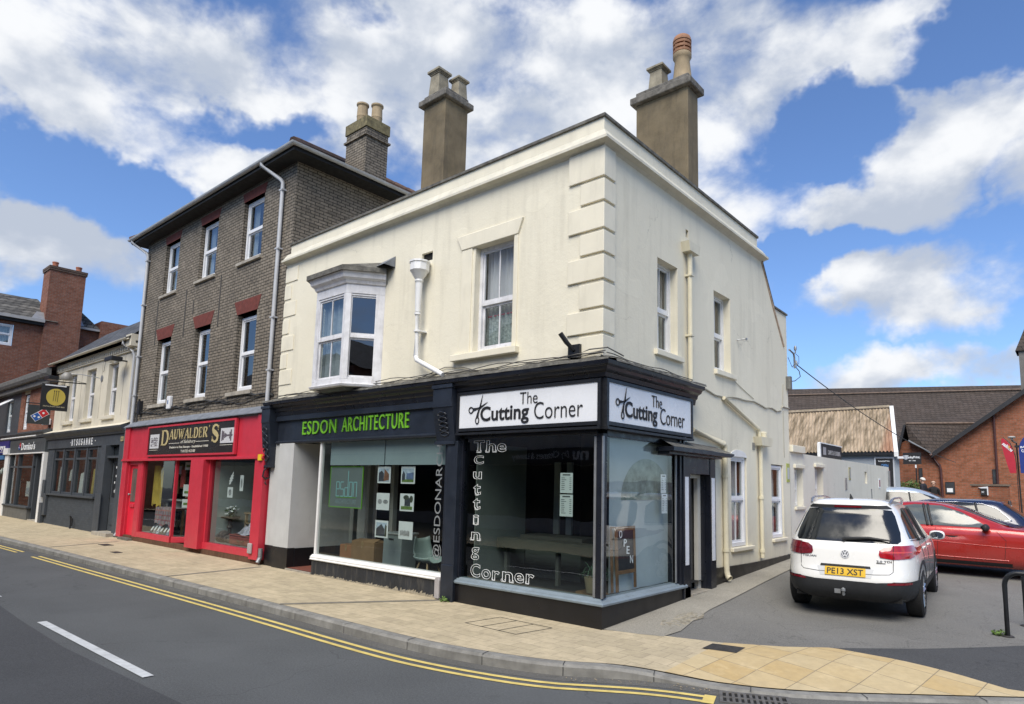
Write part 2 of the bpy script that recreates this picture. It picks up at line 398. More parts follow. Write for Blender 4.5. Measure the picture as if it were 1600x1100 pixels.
def sash(parent, mp, u0, u1, z0, z1, dep, mat, vbars=0, curtain=None, split=.5, fw=.055, label=None, back=None, glass=None, name='window', pull=None):
    mb = MB(); D = dep
    mb.box(u0,u0+fw,D,D+.09,z0,z1,mp); mb.box(u1-fw,u1,D,D+.09,z0,z1,mp)
    mb.box(u0+fw,u1-fw,D,D+.09,z1-fw,z1,mp); mb.box(u0+fw,u1-fw,D,D+.09,z0,z0+fw*1.3,mp)
    zm = z0+(z1-z0)*split; a, b = u0+fw, u1-fw
    mb.box(a,b,D+.012,D+.075,zm-.022,zm+.024,mp)
    sw = .034
    for (c0, c1, dd) in ((zm+.024, z1-fw, .02), (z0+fw*1.3, zm-.022, .045)):
        mb.box(a,a+sw,D+dd,D+dd+.03,c0,c1,mp); mb.box(b-sw,b,D+dd,D+dd+.03,c0,c1,mp)
        mb.box(a+sw,b-sw,D+dd,D+dd+.03,c1-sw,c1,mp)
        mb.box(a+sw,b-sw,D+dd,D+dd+.03,c0,c0+sw*1.2,mp)
        for k in range(vbars):
            x = a+(b-a)*(k+1)/(vbars+1); mb.box(x-.011,x+.011,D+dd+.003,D+dd+.027,c0+sw*1.2,c1-sw,mp)
    wo = mb.build(name, mat, parent)
    if label: wo['label'] = label
    g = MB()
    for (c0, c1, dd) in ((zm, z1-fw, .035), (z0+fw, zm, .06)):
        g.quad(mp(a,D+dd,c0), mp(b,D+dd,c0), mp(b,D+dd,c1), mp(a,D+dd,c1))
    g.build('pane', glass or MATS['glass'], wo, recalc=False)
    if curtain:
        for (c0, c1, e0, e1, m) in curtain:              # fractions of the opening
            x0, x1 = u0+(u1-u0)*c0, u0+(u1-u0)*c1; q = MB(); N = max(6, int((x1-x0)*40))
            pts = [(x0+(x1-x0)*k/N, D+.17+.03*math.sin(k*1.7)+.012*math.sin(k*.6)) for k in range(N+1)]
            for k in range(N):
                (p, dp), (r, dr) = pts[k], pts[k+1]
                y0, y1 = z0+(z1-z0)*e0, z0+(z1-z0)*e1
                q.quad(mp(p,dp,y0), mp(r,dr,y0), mp(r,dr,y1), mp(p,dp,y1))
            q.build('curtain', m, wo, recalc=False, smooth=True)
    return wo
def leaves(mb, c, rad, n, size, seed=1, flat=1.):
    rn = random.Random(seed)
    for _ in range(n):
        d = Vector((rn.gauss(0,1), rn.gauss(0,1), rn.gauss(0,1))).normalized()*rn.random()**.5
        p = Vector(c)+Vector((d.x*rad[0], d.y*rad[1], d.z*rad[2]))
        a = Vector((rn.gauss(0,1), rn.gauss(0,1), rn.gauss(0,.7))).normalized(); b = a.cross(Vector((rn.gauss(0,1), rn.gauss(0,1), rn.gauss(0,1)))).normalized()
        s = size*(.6+rn.random()*.8)
        mb.add([p-a*s, p-b*s*.4, p+a*s, p+b*s*.4], [(0,1,2,3)])

# ------------------------------------------------------------------ shared materials
glass = MATS['glass'] = glassM('window_glass', (.72,.78,.78), .07, .85)
shopglass = glassM('shop_glass', (.62,.70,.68), .075, .9)
dimglass = glassM('dim_shop_glass', (.70,.76,.75), .045, .9)
sideglass = glassM('clear_shop_glass', (.88,.93,.93), .075, .9)
upglass = glassM('upper_glass', (.6,.66,.68), .13, .9)
CREAM = make_cream('cream_render', (.75,.705,.57), (.66,.615,.49))
CREAM_SMOOTH = M('cream_trim_paint', (.75,.70,.56), .6, .07, 2., .12, 30, dirt=.18, dirtcol=(.3,.28,.22))
CREAM_GREY = M('cornice_paint', (.60,.57,.47), .65, .1, 2., .15, 30, dirt=.25, dirtcol=(.22,.21,.18))
WHITE = M('white_gloss_paint', (.74,.74,.73), .4, .08, 4., .08, 50, dirt=.16, dirtcol=(.25,.24,.22))
PEEL = M('peeling_white_paint', (.66,.66,.68), .55, .12, 6., .35, 30, dirt=.5, dirtcol=(.25,.22,.19))
UPVC = M('white_plastic', (.74,.75,.77), .35, .05, 4., 0)
CREAMPIPE = M('cream_pipe_paint', (.66,.61,.46), .4, .08, 4., .05, dirt=.2, dirtcol=(.3,.22,.12))
BLACK = M('black_gloss_paint', (.010,.012,.019), .32, .25, 3., .1, 30, dirt=.12, dirtcol=(.09,.09,.085))
NAVYB = M('blue_black_paint', (.016,.021,.032), .38, .25, 3., .1, 30, dirt=.12, dirtcol=(.08,.085,.09))
RISER = M('black_stallriser', (.008,.008,.010), .35, .3, 2., .08, 20)
CHAR = M('charcoal_paint', (.048,.056,.066), .6, .12, 3., .2, 40, dirt=.1, dirtcol=(.1,.1,.1))
REDP = M('red_paint', (.50,.030,.052), .38, .08, 3., .08, 40, dirt=.08, dirtcol=(.2,.03,.03))
LEAD = M('lead_sheet', (.16,.175,.20), .6, .25, 5., .5, 15, dirt=.35, dirtcol=(.04,.04,.04))
DIRTYLEAD = M('weathered_lead', (.12,.115,.10), .85, .5, 9., .9, 25, dirt=.5, dirtcol=(.02,.02,.018))
SLATE = brickM('slate_roof', (.055,.06,.07), (.08,.085,.095), (.02,.02,.022), .3, .17, .008, .6, .25, .3)
TILE = brickM('brown_tile_roof', (.088,.066,.054), (.055,.043,.037), (.018,.016,.015), .3, .17, .012, .9, .4, .5, gscale=.25)
TILEG = brickM('grey_tile_roof', (.085,.083,.078), (.12,.115,.105), (.022,.021,.02), .33, .2, .02, .9, .3, .35)
GREYBRICK = brickM('grey_brick', (.325,.28,.22), (.14,.12,.095), (.042,.036,.03), .225, .076, .010, .9, .45, .5, gscale=.6)
REDBRICK = brickM('old_red_brick', (.29,.10,.055), (.18,.07,.045), (.19,.155,.125), .225, .075, .008, .6, .35, .45, grimecol=(.06,.04,.035), gscale=.35)
NEWBRICK = brickM('orange_brick', (.34,.12,.055), (.25,.085,.045), (.21,.15,.11), .225, .075, .008, .5, .35, .35, grimecol=(.12,.045,.03), gscale=.5)
REDDARK = M('red_brick_arch', (.135,.030,.020), .8, .3, 9., .4, 40, dirt=.25, dirtcol=(.05,.02,.015))
CEMENT = M('stained_cement', (.150,.118,.072), .9, .35, 1.6, .4, 25, dirt=.55, dirtcol=(.05,.042,.03))
CEMENTD = M('dark_cement', (.13,.12,.105), .9, .5, 8., .8, 18, dirt=.5, dirtcol=(.02,.02,.018))
STONEPOT = M('buff_stone_pot', (.26,.23,.17), .85, .3, 5., .4, 30, dirt=.5, dirtcol=(.07,.065,.055))
CLAYPOT = M('clay_pot', (.34,.26,.16), .8, .2, 4., .2, 30, dirt=.3)
TERRA = M('terracotta_pot', (.27,.135,.075), .8, .3, 6., .3, 30, dirt=.4)
STONE = M('stone_sill', (.34,.31,.26), .85, .25, 5., .3, 30, dirt=.4, dirtcol=(.1,.09,.08))
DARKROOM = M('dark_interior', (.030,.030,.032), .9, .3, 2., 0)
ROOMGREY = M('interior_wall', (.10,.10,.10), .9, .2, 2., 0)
ROOMPALE = M('pale_interior_wall', (.34,.36,.35), .9, .15, 2., 0)
NET = M('net_curtain', (.55,.57,.57), .9, .2, 8., 0)
NETD = M('patterned_net_curtain', (.42,.45,.44), .9, .5, 22., 0)
BLIND = M('white_blind', (.72,.68,.71), .8, .05, 3., 0)
PAPER = M('white_paper', (.75,.77,.78), .7, .04, 5., 0)
WOOD = M('worn_oak', (.15,.082,.038), .6, .45, 9., .3, 50)
CARD = M('brown_cardboard', (.26,.155,.075), .85, .12, 5., .1)
CHALK = M('chalkboard', (.018,.018,.022), .6, .3, 5., .05)
INK = M('black_ink', (.012,.012,.014), .6, .1, 3., 0)
SIGNW = M('white_sign_face', (.74,.76,.80), .28, .04, 2., 0)
GREENL = M('lime_green_letters', (.15,.42,.02), .45, .05, 3., 0)
GOLD = M('gold_letters', (.46,.38,.19), .45, .12, 8., 0)
WLET = M('white_letters', (.78,.79,.8), .5, .03, 3., 0)
DARKSIGN = M('brown_black_sign', (.018,.014,.012), .3, .2, 2., 0)
METALB = M('black_metal', (.012,.013,.016), .4, .2, 8., .1, 60)
GALV = M('grey_metal', (.30,.31,.32), .45, .15, 6., .1, 40, metal=.6)
CABLE = M('cable_sheath', (.05,.05,.05), .7, .2, 5., 0)
CREAMCABLE = M('painted_cable', (.42,.40,.33), .6, .1, 5., 0)
FILM = M('frosted_blue_film', (.38,.435,.455), .7, .1, 1.2, .05, 20)
GREYSILL = M('grey_sill_paint', (.19,.235,.27), .4, .12, 4., .1, 40, dirt=.2, dirtcol=(.1,.1,.1))
LEAF = M('leaf_green', (.07,.12,.025), .7, .5, 30., 0)
TERRFLOOR = brickM('quarry_tile', (.18,.055,.035), (.14,.045,.03), (.06,.04,.035), .15, .15, .006, .2, .2, .2, vec='ground', offset=0.)

# ------------------------------------------------------------------ ground: road, pavement, kerb, car park
KERB = [(-90,-2.9),(-60,-2.75),(-40,-2.6),(-24,-2.48),(-18.9,-2.40),(-15.8,-2.30),(-11.4,-2.22),(-6.9,-2.12),(-3.9,-2.06),(-1.7,-2.05),(-.68,-1.97),(.43,-1.70),(.9,-1.40),(1.25,-1.18),(1.6,-1.02),(1.99,-.90),(2.39,-.76),(2.87,-.47),(3.55,.08),(4.23,.63),(5.4,1.6),(7.5,3.3),(12,7.0)]
def smooth(a, b, x): x = min(1, max(0, (x-a)/(b-a))); return x*x*(3-2*x)
def ktop(x): return -.084*smooth(.85, 1.95, x)
def kdist(x, y):
    best = 9
    for (a, b) in zip(KERB[10:], KERB[11:]):
        A, B, P = Vector(a), Vector(b), Vector((x, y)); t = max(0, min(1, (P-A).dot(B-A)/(B-A).length_squared))
        best = min(best, (A+t*(B-A)-P).length)
    return best
def zg(x, y):
    side = .050*max(0, min(y, 8))+.02*max(0, y-8)
    park = .022*max(0, y-2.5)
    t = smooth(.15, 1.5, x)
    z = side*(1-t)+park*t
    if x > .8:
        d = kdist(x, y) if y < 6 else 9
        z += ktop(x)*(1-smooth(0, 1.1, d))
    return z
def norm2(path, i):
    a = Vector(path[max(0,i-1)]); b = Vector(path[min(len(path)-1,i+1)]); d = (b-a).normalized(); return Vector((-d.y, d.x))
def offset(path, o): return [tuple(Vector(p)+norm2(path, i)*o) for i, p in enumerate(path)]
def dens(path, step=.5, lim=30):
    out = [path[0]]
    for a, b in zip(path, path[1:]):
        L = (Vector(b)-Vector(a)).length; n = max(1, int(L/step)) if abs(a[0]) < lim else 4
        out += [tuple(Vector(a).lerp(Vector(b), (k+1)/n)) for k in range(n)]
    return out
def smoothpath(p, it=2):
    for _ in range(it):
        q = [p[0]]
        for a, b in zip(p, p[1:]):
            A, B = Vector(a), Vector(b); q += [tuple(A.lerp(B,.25)), tuple(A.lerp(B,.75))]
        p = q+[p[-1]]
    return p
KP = smoothpath(KERB, 2); KI = offset(KP, .13)
road_z = -.112
mb = MB(); N = 60
ROAD = asphaltM('worn_asphalt', (.086,.091,.094), .14, .88, patch=(.10,.105,.108))
ROAD2 = asphaltM('darker_asphalt', (.060,.063,.067), .12, .9)
mb.quad((-160,-40,road_z),(160,-40,road_z),(160,6.2,road_z),(-160,6.2,road_z))
road = tag(mb.build('road', ROAD, recalc=False), 'grey asphalt street with double yellow lines along the kerb', 'road', kind='structure')
# a darker strip of resurfaced asphalt beyond the centre line
mb = MB(); edge = [(-90,-4.75),(-20,-4.6),(-12,-4.52),(-7.5,-4.53),(-6,-4.58),(-4.1,-4.61),(-2.6,-4.55),(-1.2,-4.49),(0,-4.46),(6,-4.4),(90,-4.3)]
for a, b in zip(edge, edge[1:]): mb.quad((a[0],-40,road_z+.004),(b[0],-40,road_z+.004),(b[0],b[1],road_z+.004),(a[0],a[1],road_z+.004))
mb.build('resurfaced_strip', ROAD2, road, recalc=False)
YEL = M('road_yellow', (.60,.47,.15), .8, .15, 6., .3, 120, dirt=.3, dirtcol=(.15,.13,.08))
YELW = M('road_white', (.50,.52,.53), .8, .15, 6., .3, 120, dirt=.35, dirtcol=(.15,.15,.15), dscale=2)
def strip(mb, a, b, z):
    for i in range(len(a)-1): mb.quad((*a[i],z),(*a[i+1],z),(*b[i+1],z),(*b[i],z))
def cutx(path, x0, x1):
    out = []
    for a, b in zip(path, path[1:]):
        for k in range(4):
            p = Vector(a).lerp(Vector(b), k/4)
            if x0 <= p.x <= x1: out.append(tuple(p))
    return out
for o1, x1 in ((-.245, 1.93), (-.385, 1.93)):
    for (xa, xb) in ((-80,-15.4), (-14.3,x1)):
        a = cutx(KP, xa, xb); mb = MB(); strip(mb, offset(a, o1), offset(a, o1-.06), road_z+.006)
        mb.build('yellow_line', YEL, road, recalc=False)
mb = MB(); e = cutx(KP, 1.86, 1.98); strip(mb, offset(e, -.225), offset(e, -.465), road_z+.009); mb.build('yellow_line', YEL, road, recalc=False)
for x0 in (-5.77, -11.8, -17.8, -23.8, -29.8):
    mb = MB(); x1 = x0+3.52
    mb.quad((x0,-4.475,road_z+.010),(x1,-4.45,road_z+.010),(x1,-4.35,road_z+.010),(x0,-4.375,road_z+.010)); mb.build('centre_dash', YELW, road, recalc=False)
# gutter channel: dusty strip along the kerb foot
GUT = asphaltM('gutter_dust', (.10,.098,.092), .3, .95, patch=(.25,.24,.21))
mb = MB(); k2 = cutx(KP, -60, 8); strip(mb, k2, offset(k2, -.17), road_z+.003); mb.build('gutter_channel', GUT, road, recalc=False)
# kerb stones
KSTONE = M('kerb_granite', (.205,.20,.185), .9, .3, 4., .4, 60, dirt=.55, dirtcol=(.07,.07,.065))
mb = MB(); prev = None
def kprof(x):
    h = ktop(x); return [(-.0,road_z-.05),(-.0,h-.025),(-.025,h),(-.13,h+.002),(-.13,road_z-.05)]
rings = []
for i, p in enumerate(KP):
    n = norm2(KP, i); rings.append([(p[0]-n.x*o, p[1]-n.y*o, z) for o, z in [(q[0], q[1]) for q in kprof(p[0])]])
vs = [q for r_ in rings for q in r_]; fs = []
for i in range(len(rings)-1):
    for k in range(4): fs.append((i*5+k, i*5+k+1, (i+1)*5+k+1, (i+1)*5+k))
mb.add(vs, fs)
kerb = tag(mb.build('kerb', KSTONE, recalc=False), 'grey granite kerb stones edging the buff pavement', 'kerb', kind='structure')
# joints between the kerb stones: slim dark grooves
mb = MB(); L = 0; last = None
for i, p in enumerate(KP):
    if last is not None: L += (Vector(p)-last).length
    last = Vector(p)
    if L > .9 and -20 < p[0] < 6:
        L = 0; n = norm2(KP, i); t = Vector((n.y,-n.x)); h = ktop(p[0]); P = Vector(p)
        for s1 in (0,):
            a = P-n*.003-t*.005; b = P-n*.003+t*.005; c = P+n*.13+t*.005; d = P+n*.13-t*.005
            mb.quad((a.x,a.y,road_z),(b.x,b.y,road_z),(b.x,b.y,h-.022),(a.x,a.y,h-.022))
            mb.quad((a.x,a.y,h+.003),(b.x,b.y,h+.003),(c.x,c.y,h+.006),(d.x,d.y,h+.006))
mb.build('kerb_joint', M('joint_dirt', (.05,.05,.047), .9, .2, 5., 0), kerb, recalc=False)
# pavement sheets
PAVE = brickM('buff_paving', (.49,.415,.28), (.41,.345,.235), (.26,.22,.155), .30, .20, .004, .2, .2, .34, vec='ground', grimecol=(.2,.17,.13), gscale=1.1, rough=.9)
def grid_strip(name, outer, inner, n, zf, mat, parent=None, dz=0.):
    mb = MB(); m = len(outer)
    vs = []
    for i in range(m):
        for k in range(n+1):
            p = Vector(outer[i]).lerp(Vector(inner[i]), k/n); vs.append((p.x, p.y, zf(p.x, p.y)+dz))
    fs = [(i*(n+1)+k, (i+1)*(n+1)+k, (i+1)*(n+1)+k+1, i*(n+1)+k+1) for i in range(m-1) for k in range(n)]
    mb.add(vs, fs); return mb.build(name, mat, parent, recalc=False, smooth=True)
OUT = [p for p in dens(KI, .4) if p[0] < 1.62]
def inner_main(x):
    if x <= -.05: return .06
    return .02+.32*x
INN = [(p[0] if p[0] < .3 else p[0], inner_main(p[0])) for p in OUT]
pave = grid_strip('pavement', OUT, INN, 8, zg, PAVE, None, .004)
tag(pave, 'buff paved footway running past the shop fronts', 'pavement', kind='structure')
OUT2 = [p for p in dens(KI, .3) if p[0] >= 1.40 and p[0] < 7.5]
def inner_cross(i, p):
    x = p[0]
    pts = [(1.40,.46),(2.0,.78),(2.43,1.14),(3.0,1.10),(3.69,1.02),(4.22,.90),(5.2,1.55),(7.5,3.2)]
    for a, b in zip(pts, pts[1:]):
        if a[0] <= x <= b[0]: t = (x-a[0])/(b[0]-a[0]); return (x, max(a[1]+(b[1]-a[1])*t, p[1]+.12))
    return (x, p[1]+.3)
PAVE2 = brickM('crossing_paving', (.54,.44,.27), (.38,.275,.13), (.20,.165,.11), .42, .42, .005, .2, .16, .2, vec=R(7), offset=0., grimecol=(.52,.44,.30), gscale=2.2, rough=.9, bias=-.1)
crossing = grid_strip('crossing_paving', OUT2, [inner_cross(i, p) for i, p in enumerate(OUT2)], 6, zg, PAVE2, None, .008)
tag(crossing, 'buff slab dropped crossing sweeping round the corner', 'pavement', kind='structure')
# dark bands and joints in the pavement
BAND = M('grey_paving_band', (.17,.155,.125), .9, .2, 6., .2, 60)
for (a, b) in (((-2.95,-.04),(-4.3,-1.95)), ((-8.35,-.14),(-8.15,-2.03)), ((-15.8,-.4),(-15.1,-2.12))):
    mb = MB(); A, B = Vector(a), Vector(b); d = (B-A).normalized(); n = Vector((-d.y, d.x))*.055
    mb.quad((*(A-n),.0075),(*(A+n),.0075),(*(B+n),.0075),(*(B-n),.0075)); mb.build('paving_band', BAND, pave, recalc=False)
mb = MB()
J = [((-1.50,-.93),(-1.43,-.34)),((-.60,-.95),(-.51,-.36)),((-1.50,-.93),(-.60,-.95)),((-1.43,-.34),(-.51,-.36)),((-1.2,-.94),(-1.12,-.35)),((-.9,-.945),(-.82,-.355))]
for a, b in J:
    A, B = Vector(a), Vector(b); d = (B-A).normalized(); n = Vector((-d.y, d.x))*.007
    mb.quad((*(A-n),.0085),(*(A+n),.0085),(*(B+n),.0085),(*(B-n),.0085))
mb.build('inspection_cover_joint', M('joint_dark', (.09,.08,.065), .9, .2, 5., 0), pave, recalc=False)
# car park tarmac
PARK = asphaltM('car_park_tarmac', (.150,.147,.139), .16, .9, crack=True, patch=(.20,.197,.188))
xs = [-3+.3*i for i in range(0, 32)]+[6.6+1.5*i for i in range(1, 20)]+[60, 120]; ys = [-.3+.3*i for i in range(0, 45)]+[13.2+1.5*i for i in range(1, 24)]+[80, 160]
mb = MB(); vs = []; ok = {}
for i, x in enumerate(xs):
    for j, y in enumerate(ys): vs.append((x, y, zg(x, y)-.004 - (.3 if (x > 1.2 and y < 2.6 and kdist(x, y) < .2) else 0)))
fs = []
for i in range(len(xs)-1):
    for j in range(len(ys)-1):
        cx_, cy_ = (xs[i]+xs[i+1])/2, (ys[j]+ys[j+1])/2
        if cx_ < -.1 and cy_ < .1: continue
        # leave the road side of the kerb open
        road_side = cx_ > .4 and any(True for a, b in zip(KP, KP[1:]) if a[0] <= cx_ <= b[0] and cy_ < a[1]+(b[1]-a[1])*(cx_-a[0])/(b[0]-a[0])+.25)
        if road_side: continue
        fs.append((i*len(ys)+j, (i+1)*len(ys)+j, (i+1)*len(ys)+j+1, i*len(ys)+j+1))
mb.add(vs, fs)
park = tag(mb.build('car_park', PARK, recalc=False, smooth=True), 'worn grey tarmac car park beside the corner shop', 'car park', kind='structure')
DARKT = asphaltM('entrance_tarmac', (.062,.064,.067), .12, .9)
def poly_sheet(name, pts, mat, parent, dz, step=.35):
    # triangulated patch that follows the ground
    xs_ = [p[0] for p in pts]; ys_ = [p[1] for p in pts]; vs = []
    bd = []
    for a, b in zip(pts, pts[1:]+pts[:1]):
        n = max(1, int((Vector(b)-Vector(a)).length/step)); bd += [Vector(a).lerp(Vector(b), k/n) for k in range(n)]
    vs = [v.to_2d() for v in bd]; E_ = [(i, (i+1) % len(vs)) for i in range(len(vs))]
    x = min(xs_)
    while x < max(xs_):
        y = min(ys_)
        while y < max(ys_): vs.append(Vector((x+.013, y+.017))); y += step
        x += step
    r = delaunay_2d_cdt(vs, E_, [tuple(range(len(bd)))], 1, 1e-6)
    mb = MB(); mb.add([(v.x, v.y, zg(v.x, v.y)+dz) for v in r[0]], [tuple(f) for f in r[2]])
    return mb.build(name, mat, parent, recalc=False, smooth=True)
poly_sheet('entrance_tarmac', [(2.40,1.12),(3.0,1.10),(3.69,1.02),(4.22,.90),(5.2,1.55),(7.5,3.2),(9,5.5),(5.6,3.6),(4.1,2.9),(3.2,1.85)], DARKT, park, .004)
CONC = asphaltM('cracked_concrete', (.26,.245,.21), .25, .9, crack=True, patch=(.35,.32,.26))
apron = poly_sheet('concrete_apron', [(-.05,.03),(.45,.12),(.75,.22),(.78,.62),(.66,1.2),(.56,1.9),(.5,3.0),(.42,4.4),(.34,6.2),(.3,9),(.3,17),(-.1,17),(-.1,3.4),(-.02,2.5)], CONC, None, .006, .13)
tag(apron, 'cracked pale concrete apron at the foot of the side wall', 'path', kind='structure')
SAND = M('gritty_rubble_patch', (.24,.215,.165), .95, .6, 14., .9, 60)
poly_sheet('worn_patch', [(.46,.66),(.55,.60),(.64,.72),(.70,.95),(.66,1.2),(.69,1.45),(.58,1.7),(.50,1.55),(.44,1.62),(.38,1.3),(.43,1.05),(.36,.9)], SAND, apron, .006, .10)
IRON = M('cast_iron', (.05,.047,.045), .6, .3, 12., .5, 60, metal=.4)
# square manhole cover
mh = MB(); q = [(1.35,.02),(1.72,.10),(1.70,.40),(1.34,.32)]
zc = [zg(*p)+.012 for p in q]; mh.quad(*[(p[0],p[1],z) for p, z in zip(q, zc)])
t = tag(mh.build('manhole_cover', IRON, recalc=False), 'square dark iron manhole cover between the buff paving and the tarmac', 'manhole cover')
for (x, y, a, b, lab) in ((-12.9,-1.35,.34,.16,'rusty slot cover in the pavement in front of the red shop'), (-14.95,-.95,.5,.22,'dark oblong cover in the pavement by the charcoal pub front'),):
    mh = MB(); mh.box(x-a/2,x+a/2,y-b/2,y+b/2,-.05,.013); tag(mh.build('manhole_cover', IRON), lab, 'manhole cover', 'pavement covers')
# leaf litter caught in the gutter by the grate
mb = MB(); rn = random.Random(31)
for k in range(60):
    p = KP[min(len(KP)-1, int(rn.uniform(.62,.80)*len(KP)))]; p = [q for q in KP if .6 < q[0] < 2.1]; p = p[rn.randrange(len(p))]; i = KP.index(p); n_ = norm2(KP, i); P = Vector(p)-n_*rn.uniform(.02,.14)+Vector((rn.uniform(-.1,.1),0)); a = rn.uniform(0,6.28); s_ = rn.uniform(.006,.016)
    mb.add([(P.x+s_*math.cos(a),P.y+s_*math.sin(a),road_z+.008),(P.x-s_*.5*math.sin(a),P.y+s_*.5*math.cos(a),road_z+.012),(P.x-s_*math.cos(a),P.y-s_*math.sin(a),road_z+.014),(P.x+s_*.5*math.sin(a),P.y-s_*.5*math.cos(a),road_z+.010)], [(0,1,2,3)])
tag(mb.build('leaf_litter', M('dry_leaf', (.30,.24,.15), .8, .5, 60., 0), recalc=False), 'dry leaf scraps caught in the gutter beside the drain grate', 'leaves', kind='stuff')
# gully grate against the dropped kerb
g0, g1 = Vector((1.99,-.96)), Vector((2.55,-.69)); gd = (g1-g0).normalized(); gn = Vector((gd.y,-gd.x)); gl = (g1-g0).length; gw = .33
mb = MB(); zt = road_z+.014
def gq(mb, a0, a1, b0, b1, z0, z1):
    P = [g0+gd*a+gn*b for a, b in ((a0,b0),(a1,b0),(a1,b1),(a0,b1))]; mb.prismz([(p.x,p.y) for p in P], z0, z1)
gq(mb,0,gl,0,.03,zt-.05,zt); gq(mb,0,gl,gw-.03,gw,zt-.05,zt); gq(mb,0,.03,.03,gw-.03,zt-.05,zt); gq(mb,gl-.03,gl,.03,gw-.03,zt-.05,zt); gq(mb,.03,gl-.03,gw/2-.012,gw/2+.012,zt-.05,zt)
k = .06
while k < gl-.06: gq(mb,k,k+.026,.03,gw/2-.012,zt-.05,zt-.001); gq(mb,k,k+.026,gw/2+.012,gw-.03,zt-.05,zt-.001); k += .052
gr = thing('drain_grate', 'iron slotted drain grate in the gutter at the dropped kerb', 'drain grate', (*((g0+g1)/2), road_z))
mb.build('grate', M('grate_iron', (.13,.125,.12), .6, .3, 12., .4, 60, metal=.3), gr)
mb = MB(); gq(mb,.01,gl-.01,.01,gw-.01,road_z+.001,road_z+.005); mb.build('drain_pit', M('drain_dark', (.006,.006,.006), .9, .1, 5., 0), gr)

# ------------------------------------------------------------------ corner building (cream render, two shops)
F0, S0 = FR(.10), SD(-.10)        # upper walls
F1, S1 = FR(0.), SD(0.)           # shopfront planes
cb = thing('corner_building', 'cream rendered two-storey corner building with black shopfronts and tall chimneys', 'building', (-4.3, 3.6, 0))
mb = MB()
fwin = (-2.60,-1.76,3.88,5.63)
mb.holed(F0, -8.6, -.10, 3.3, 6.8, [(*fwin,.20), (-6.6,-5.1,3.60,5.35,.05), (-3.95,-3.66,5.65,5.81,.25)], .2)
sw1, sw2 = (1.60,2.26,3.90,5.37), (3.63,4.34,3.92,5.35)
mb.holed(S0, .10, 5.97, 3.42, 6.8, [(*sw1,.22),(*sw2,.22),(2.56,2.66,6.0,6.14,.2)], .2)
gw1, gw2 = (4.28,5.00,.76,2.42), (6.29,6.98,.82,2.33)
mb.holed(S0, 3.40, 5.97, 0, 3.42, [(*gw1,.12)], .1); mb.holed(S0, 2.06, 3.40, 2.33, 3.42, [], .1)
mb.holed(S0, 5.97, 7.42, 0, 3.42, [(*gw2,.12)], .1)
mb.prism([(5.97,3.42),(7.42,3.42),(7.42,5.70),(6.62,5.72),(5.97,6.60)], 0, .2, S0)
mb.quad((-.1,7.42,0),(-8.6,7.42,0),(-8.6,7.42,5.7),(-.1,7.42,5.7))
mb.quad((-8.6,.1,0),(-8.6,7.42,0),(-8.6,7.42,6.8),(-8.6,.1,6.8))
mb.quad((-.3,5.97,3),(-8.6,5.97,3),(-8.6,5.97,6.8),(-.3,5.97,6.8))
mb.quad((-.1,.1,6.5),(-.1,6.0,6.5),(-8.6,6.0,6.5),(-8.6,.1,6.5)); mb.quad((-.1,5.97,5.69),(-.1,7.42,5.69),(-8.6,7.42,5.69),(-8.6,5.97,5.69))
mb.build('wall', CREAM, cb, recalc=False)
# parapet, cornice, coping
path = [(-8.47,.10),(-.10,.10),(-.10,5.76)]
mb = MB(); mb.sweep(path, [(0.0,6.795),(-.22,6.795),(-.22,6.985),(.0,6.985)]); mb.build('parapet', CREAM_SMOOTH, cb)
cp = [(-8.62,.10),(-.10,.10),(-.10,6.05)]
mb = MB(); mb.sweep(cp, [(.003,6.80),(.10,6.655),(.135,6.63),(.135,6.59),(.045,6.572),(.003,6.54),(-.05,6.54),(-.05,6.80)]); mb.build('cornice', CREAM_GREY, cb)
mb = MB(); mb.sweep([(-8.49,.10),(-.10,.10),(-.10,5.78)], [(.03,6.987),(.03,7.03),(-.24,7.06),(-.24,6.987)])
mb.sweep([(-.1,5.98),(-.1,6.0)], [(0,6.5),(.0,6.52),(-.2,6.52),(-.2,6.5)])
mb.prism([(5.95,6.63),(6.62,5.75),(7.44,5.735),(7.44,5.70),(6.60,5.71),(5.93,6.60)], -.03, .25, S0)
mb.build('coping', DIRTYLEAD, cb)
# quoins
mb = MB()
for i, (a, b) in enumerate([(6.105,6.545),(5.755,6.06),(5.355,5.71),(5.01,5.31),(4.63,4.965),(4.24,4.58),(3.885,4.20),(3.52,3.84)]):
    L = .69 if i % 2 == 0 else .48
    mb.prismz([(-L,.102),(-L,.068),(-.068,.068),(-.068,.36),(-.102,.36),(-.102,.102)], a, b)
for i, a in enumerate([6.09,5.70,5.31,4.92,4.54,4.15,3.79]):
    e = -8.10 if i % 2 == 0 else -8.33
    mb.box(-8.60,e,.083,.102,a+.045,a+.37)
mb.each('quoin', CREAM_SMOOTH, cb, bevel=.008)
# front sash window with its moulded surround
mb = MB()
mb.prism([(-2.90,5.63),(-1.66,5.63),(-1.56,5.88),(-3.03,5.88)], -.035, .01, F0)
mb.box(-2.90,-2.66,-.022,.01,3.88,5.63,F0); mb.box(-1.74,-1.66,-.022,.01,3.88,5.63,F0)
mb.box(-3.02,-1.60,-.10,.05,3.76,3.865,F0)
mb.build('window_surround', CREAM_SMOOTH, cb, bevel=.01)
sash(cb, F0, *fwin, .12, PEEL, 1, [(.02,.98,.36,1.,BLIND),(.02,.98,0.,.45,NETD)], .46, .06)
RED_EDGE = M('blind_red_edge', (.45,.05,.08), .7, .1, 4., 0)
mb = MB(); mb.box(-2.54,-1.82,.27,.28,4.50,4.52,F0); mb.build('blind_trim', RED_EDGE, cb)
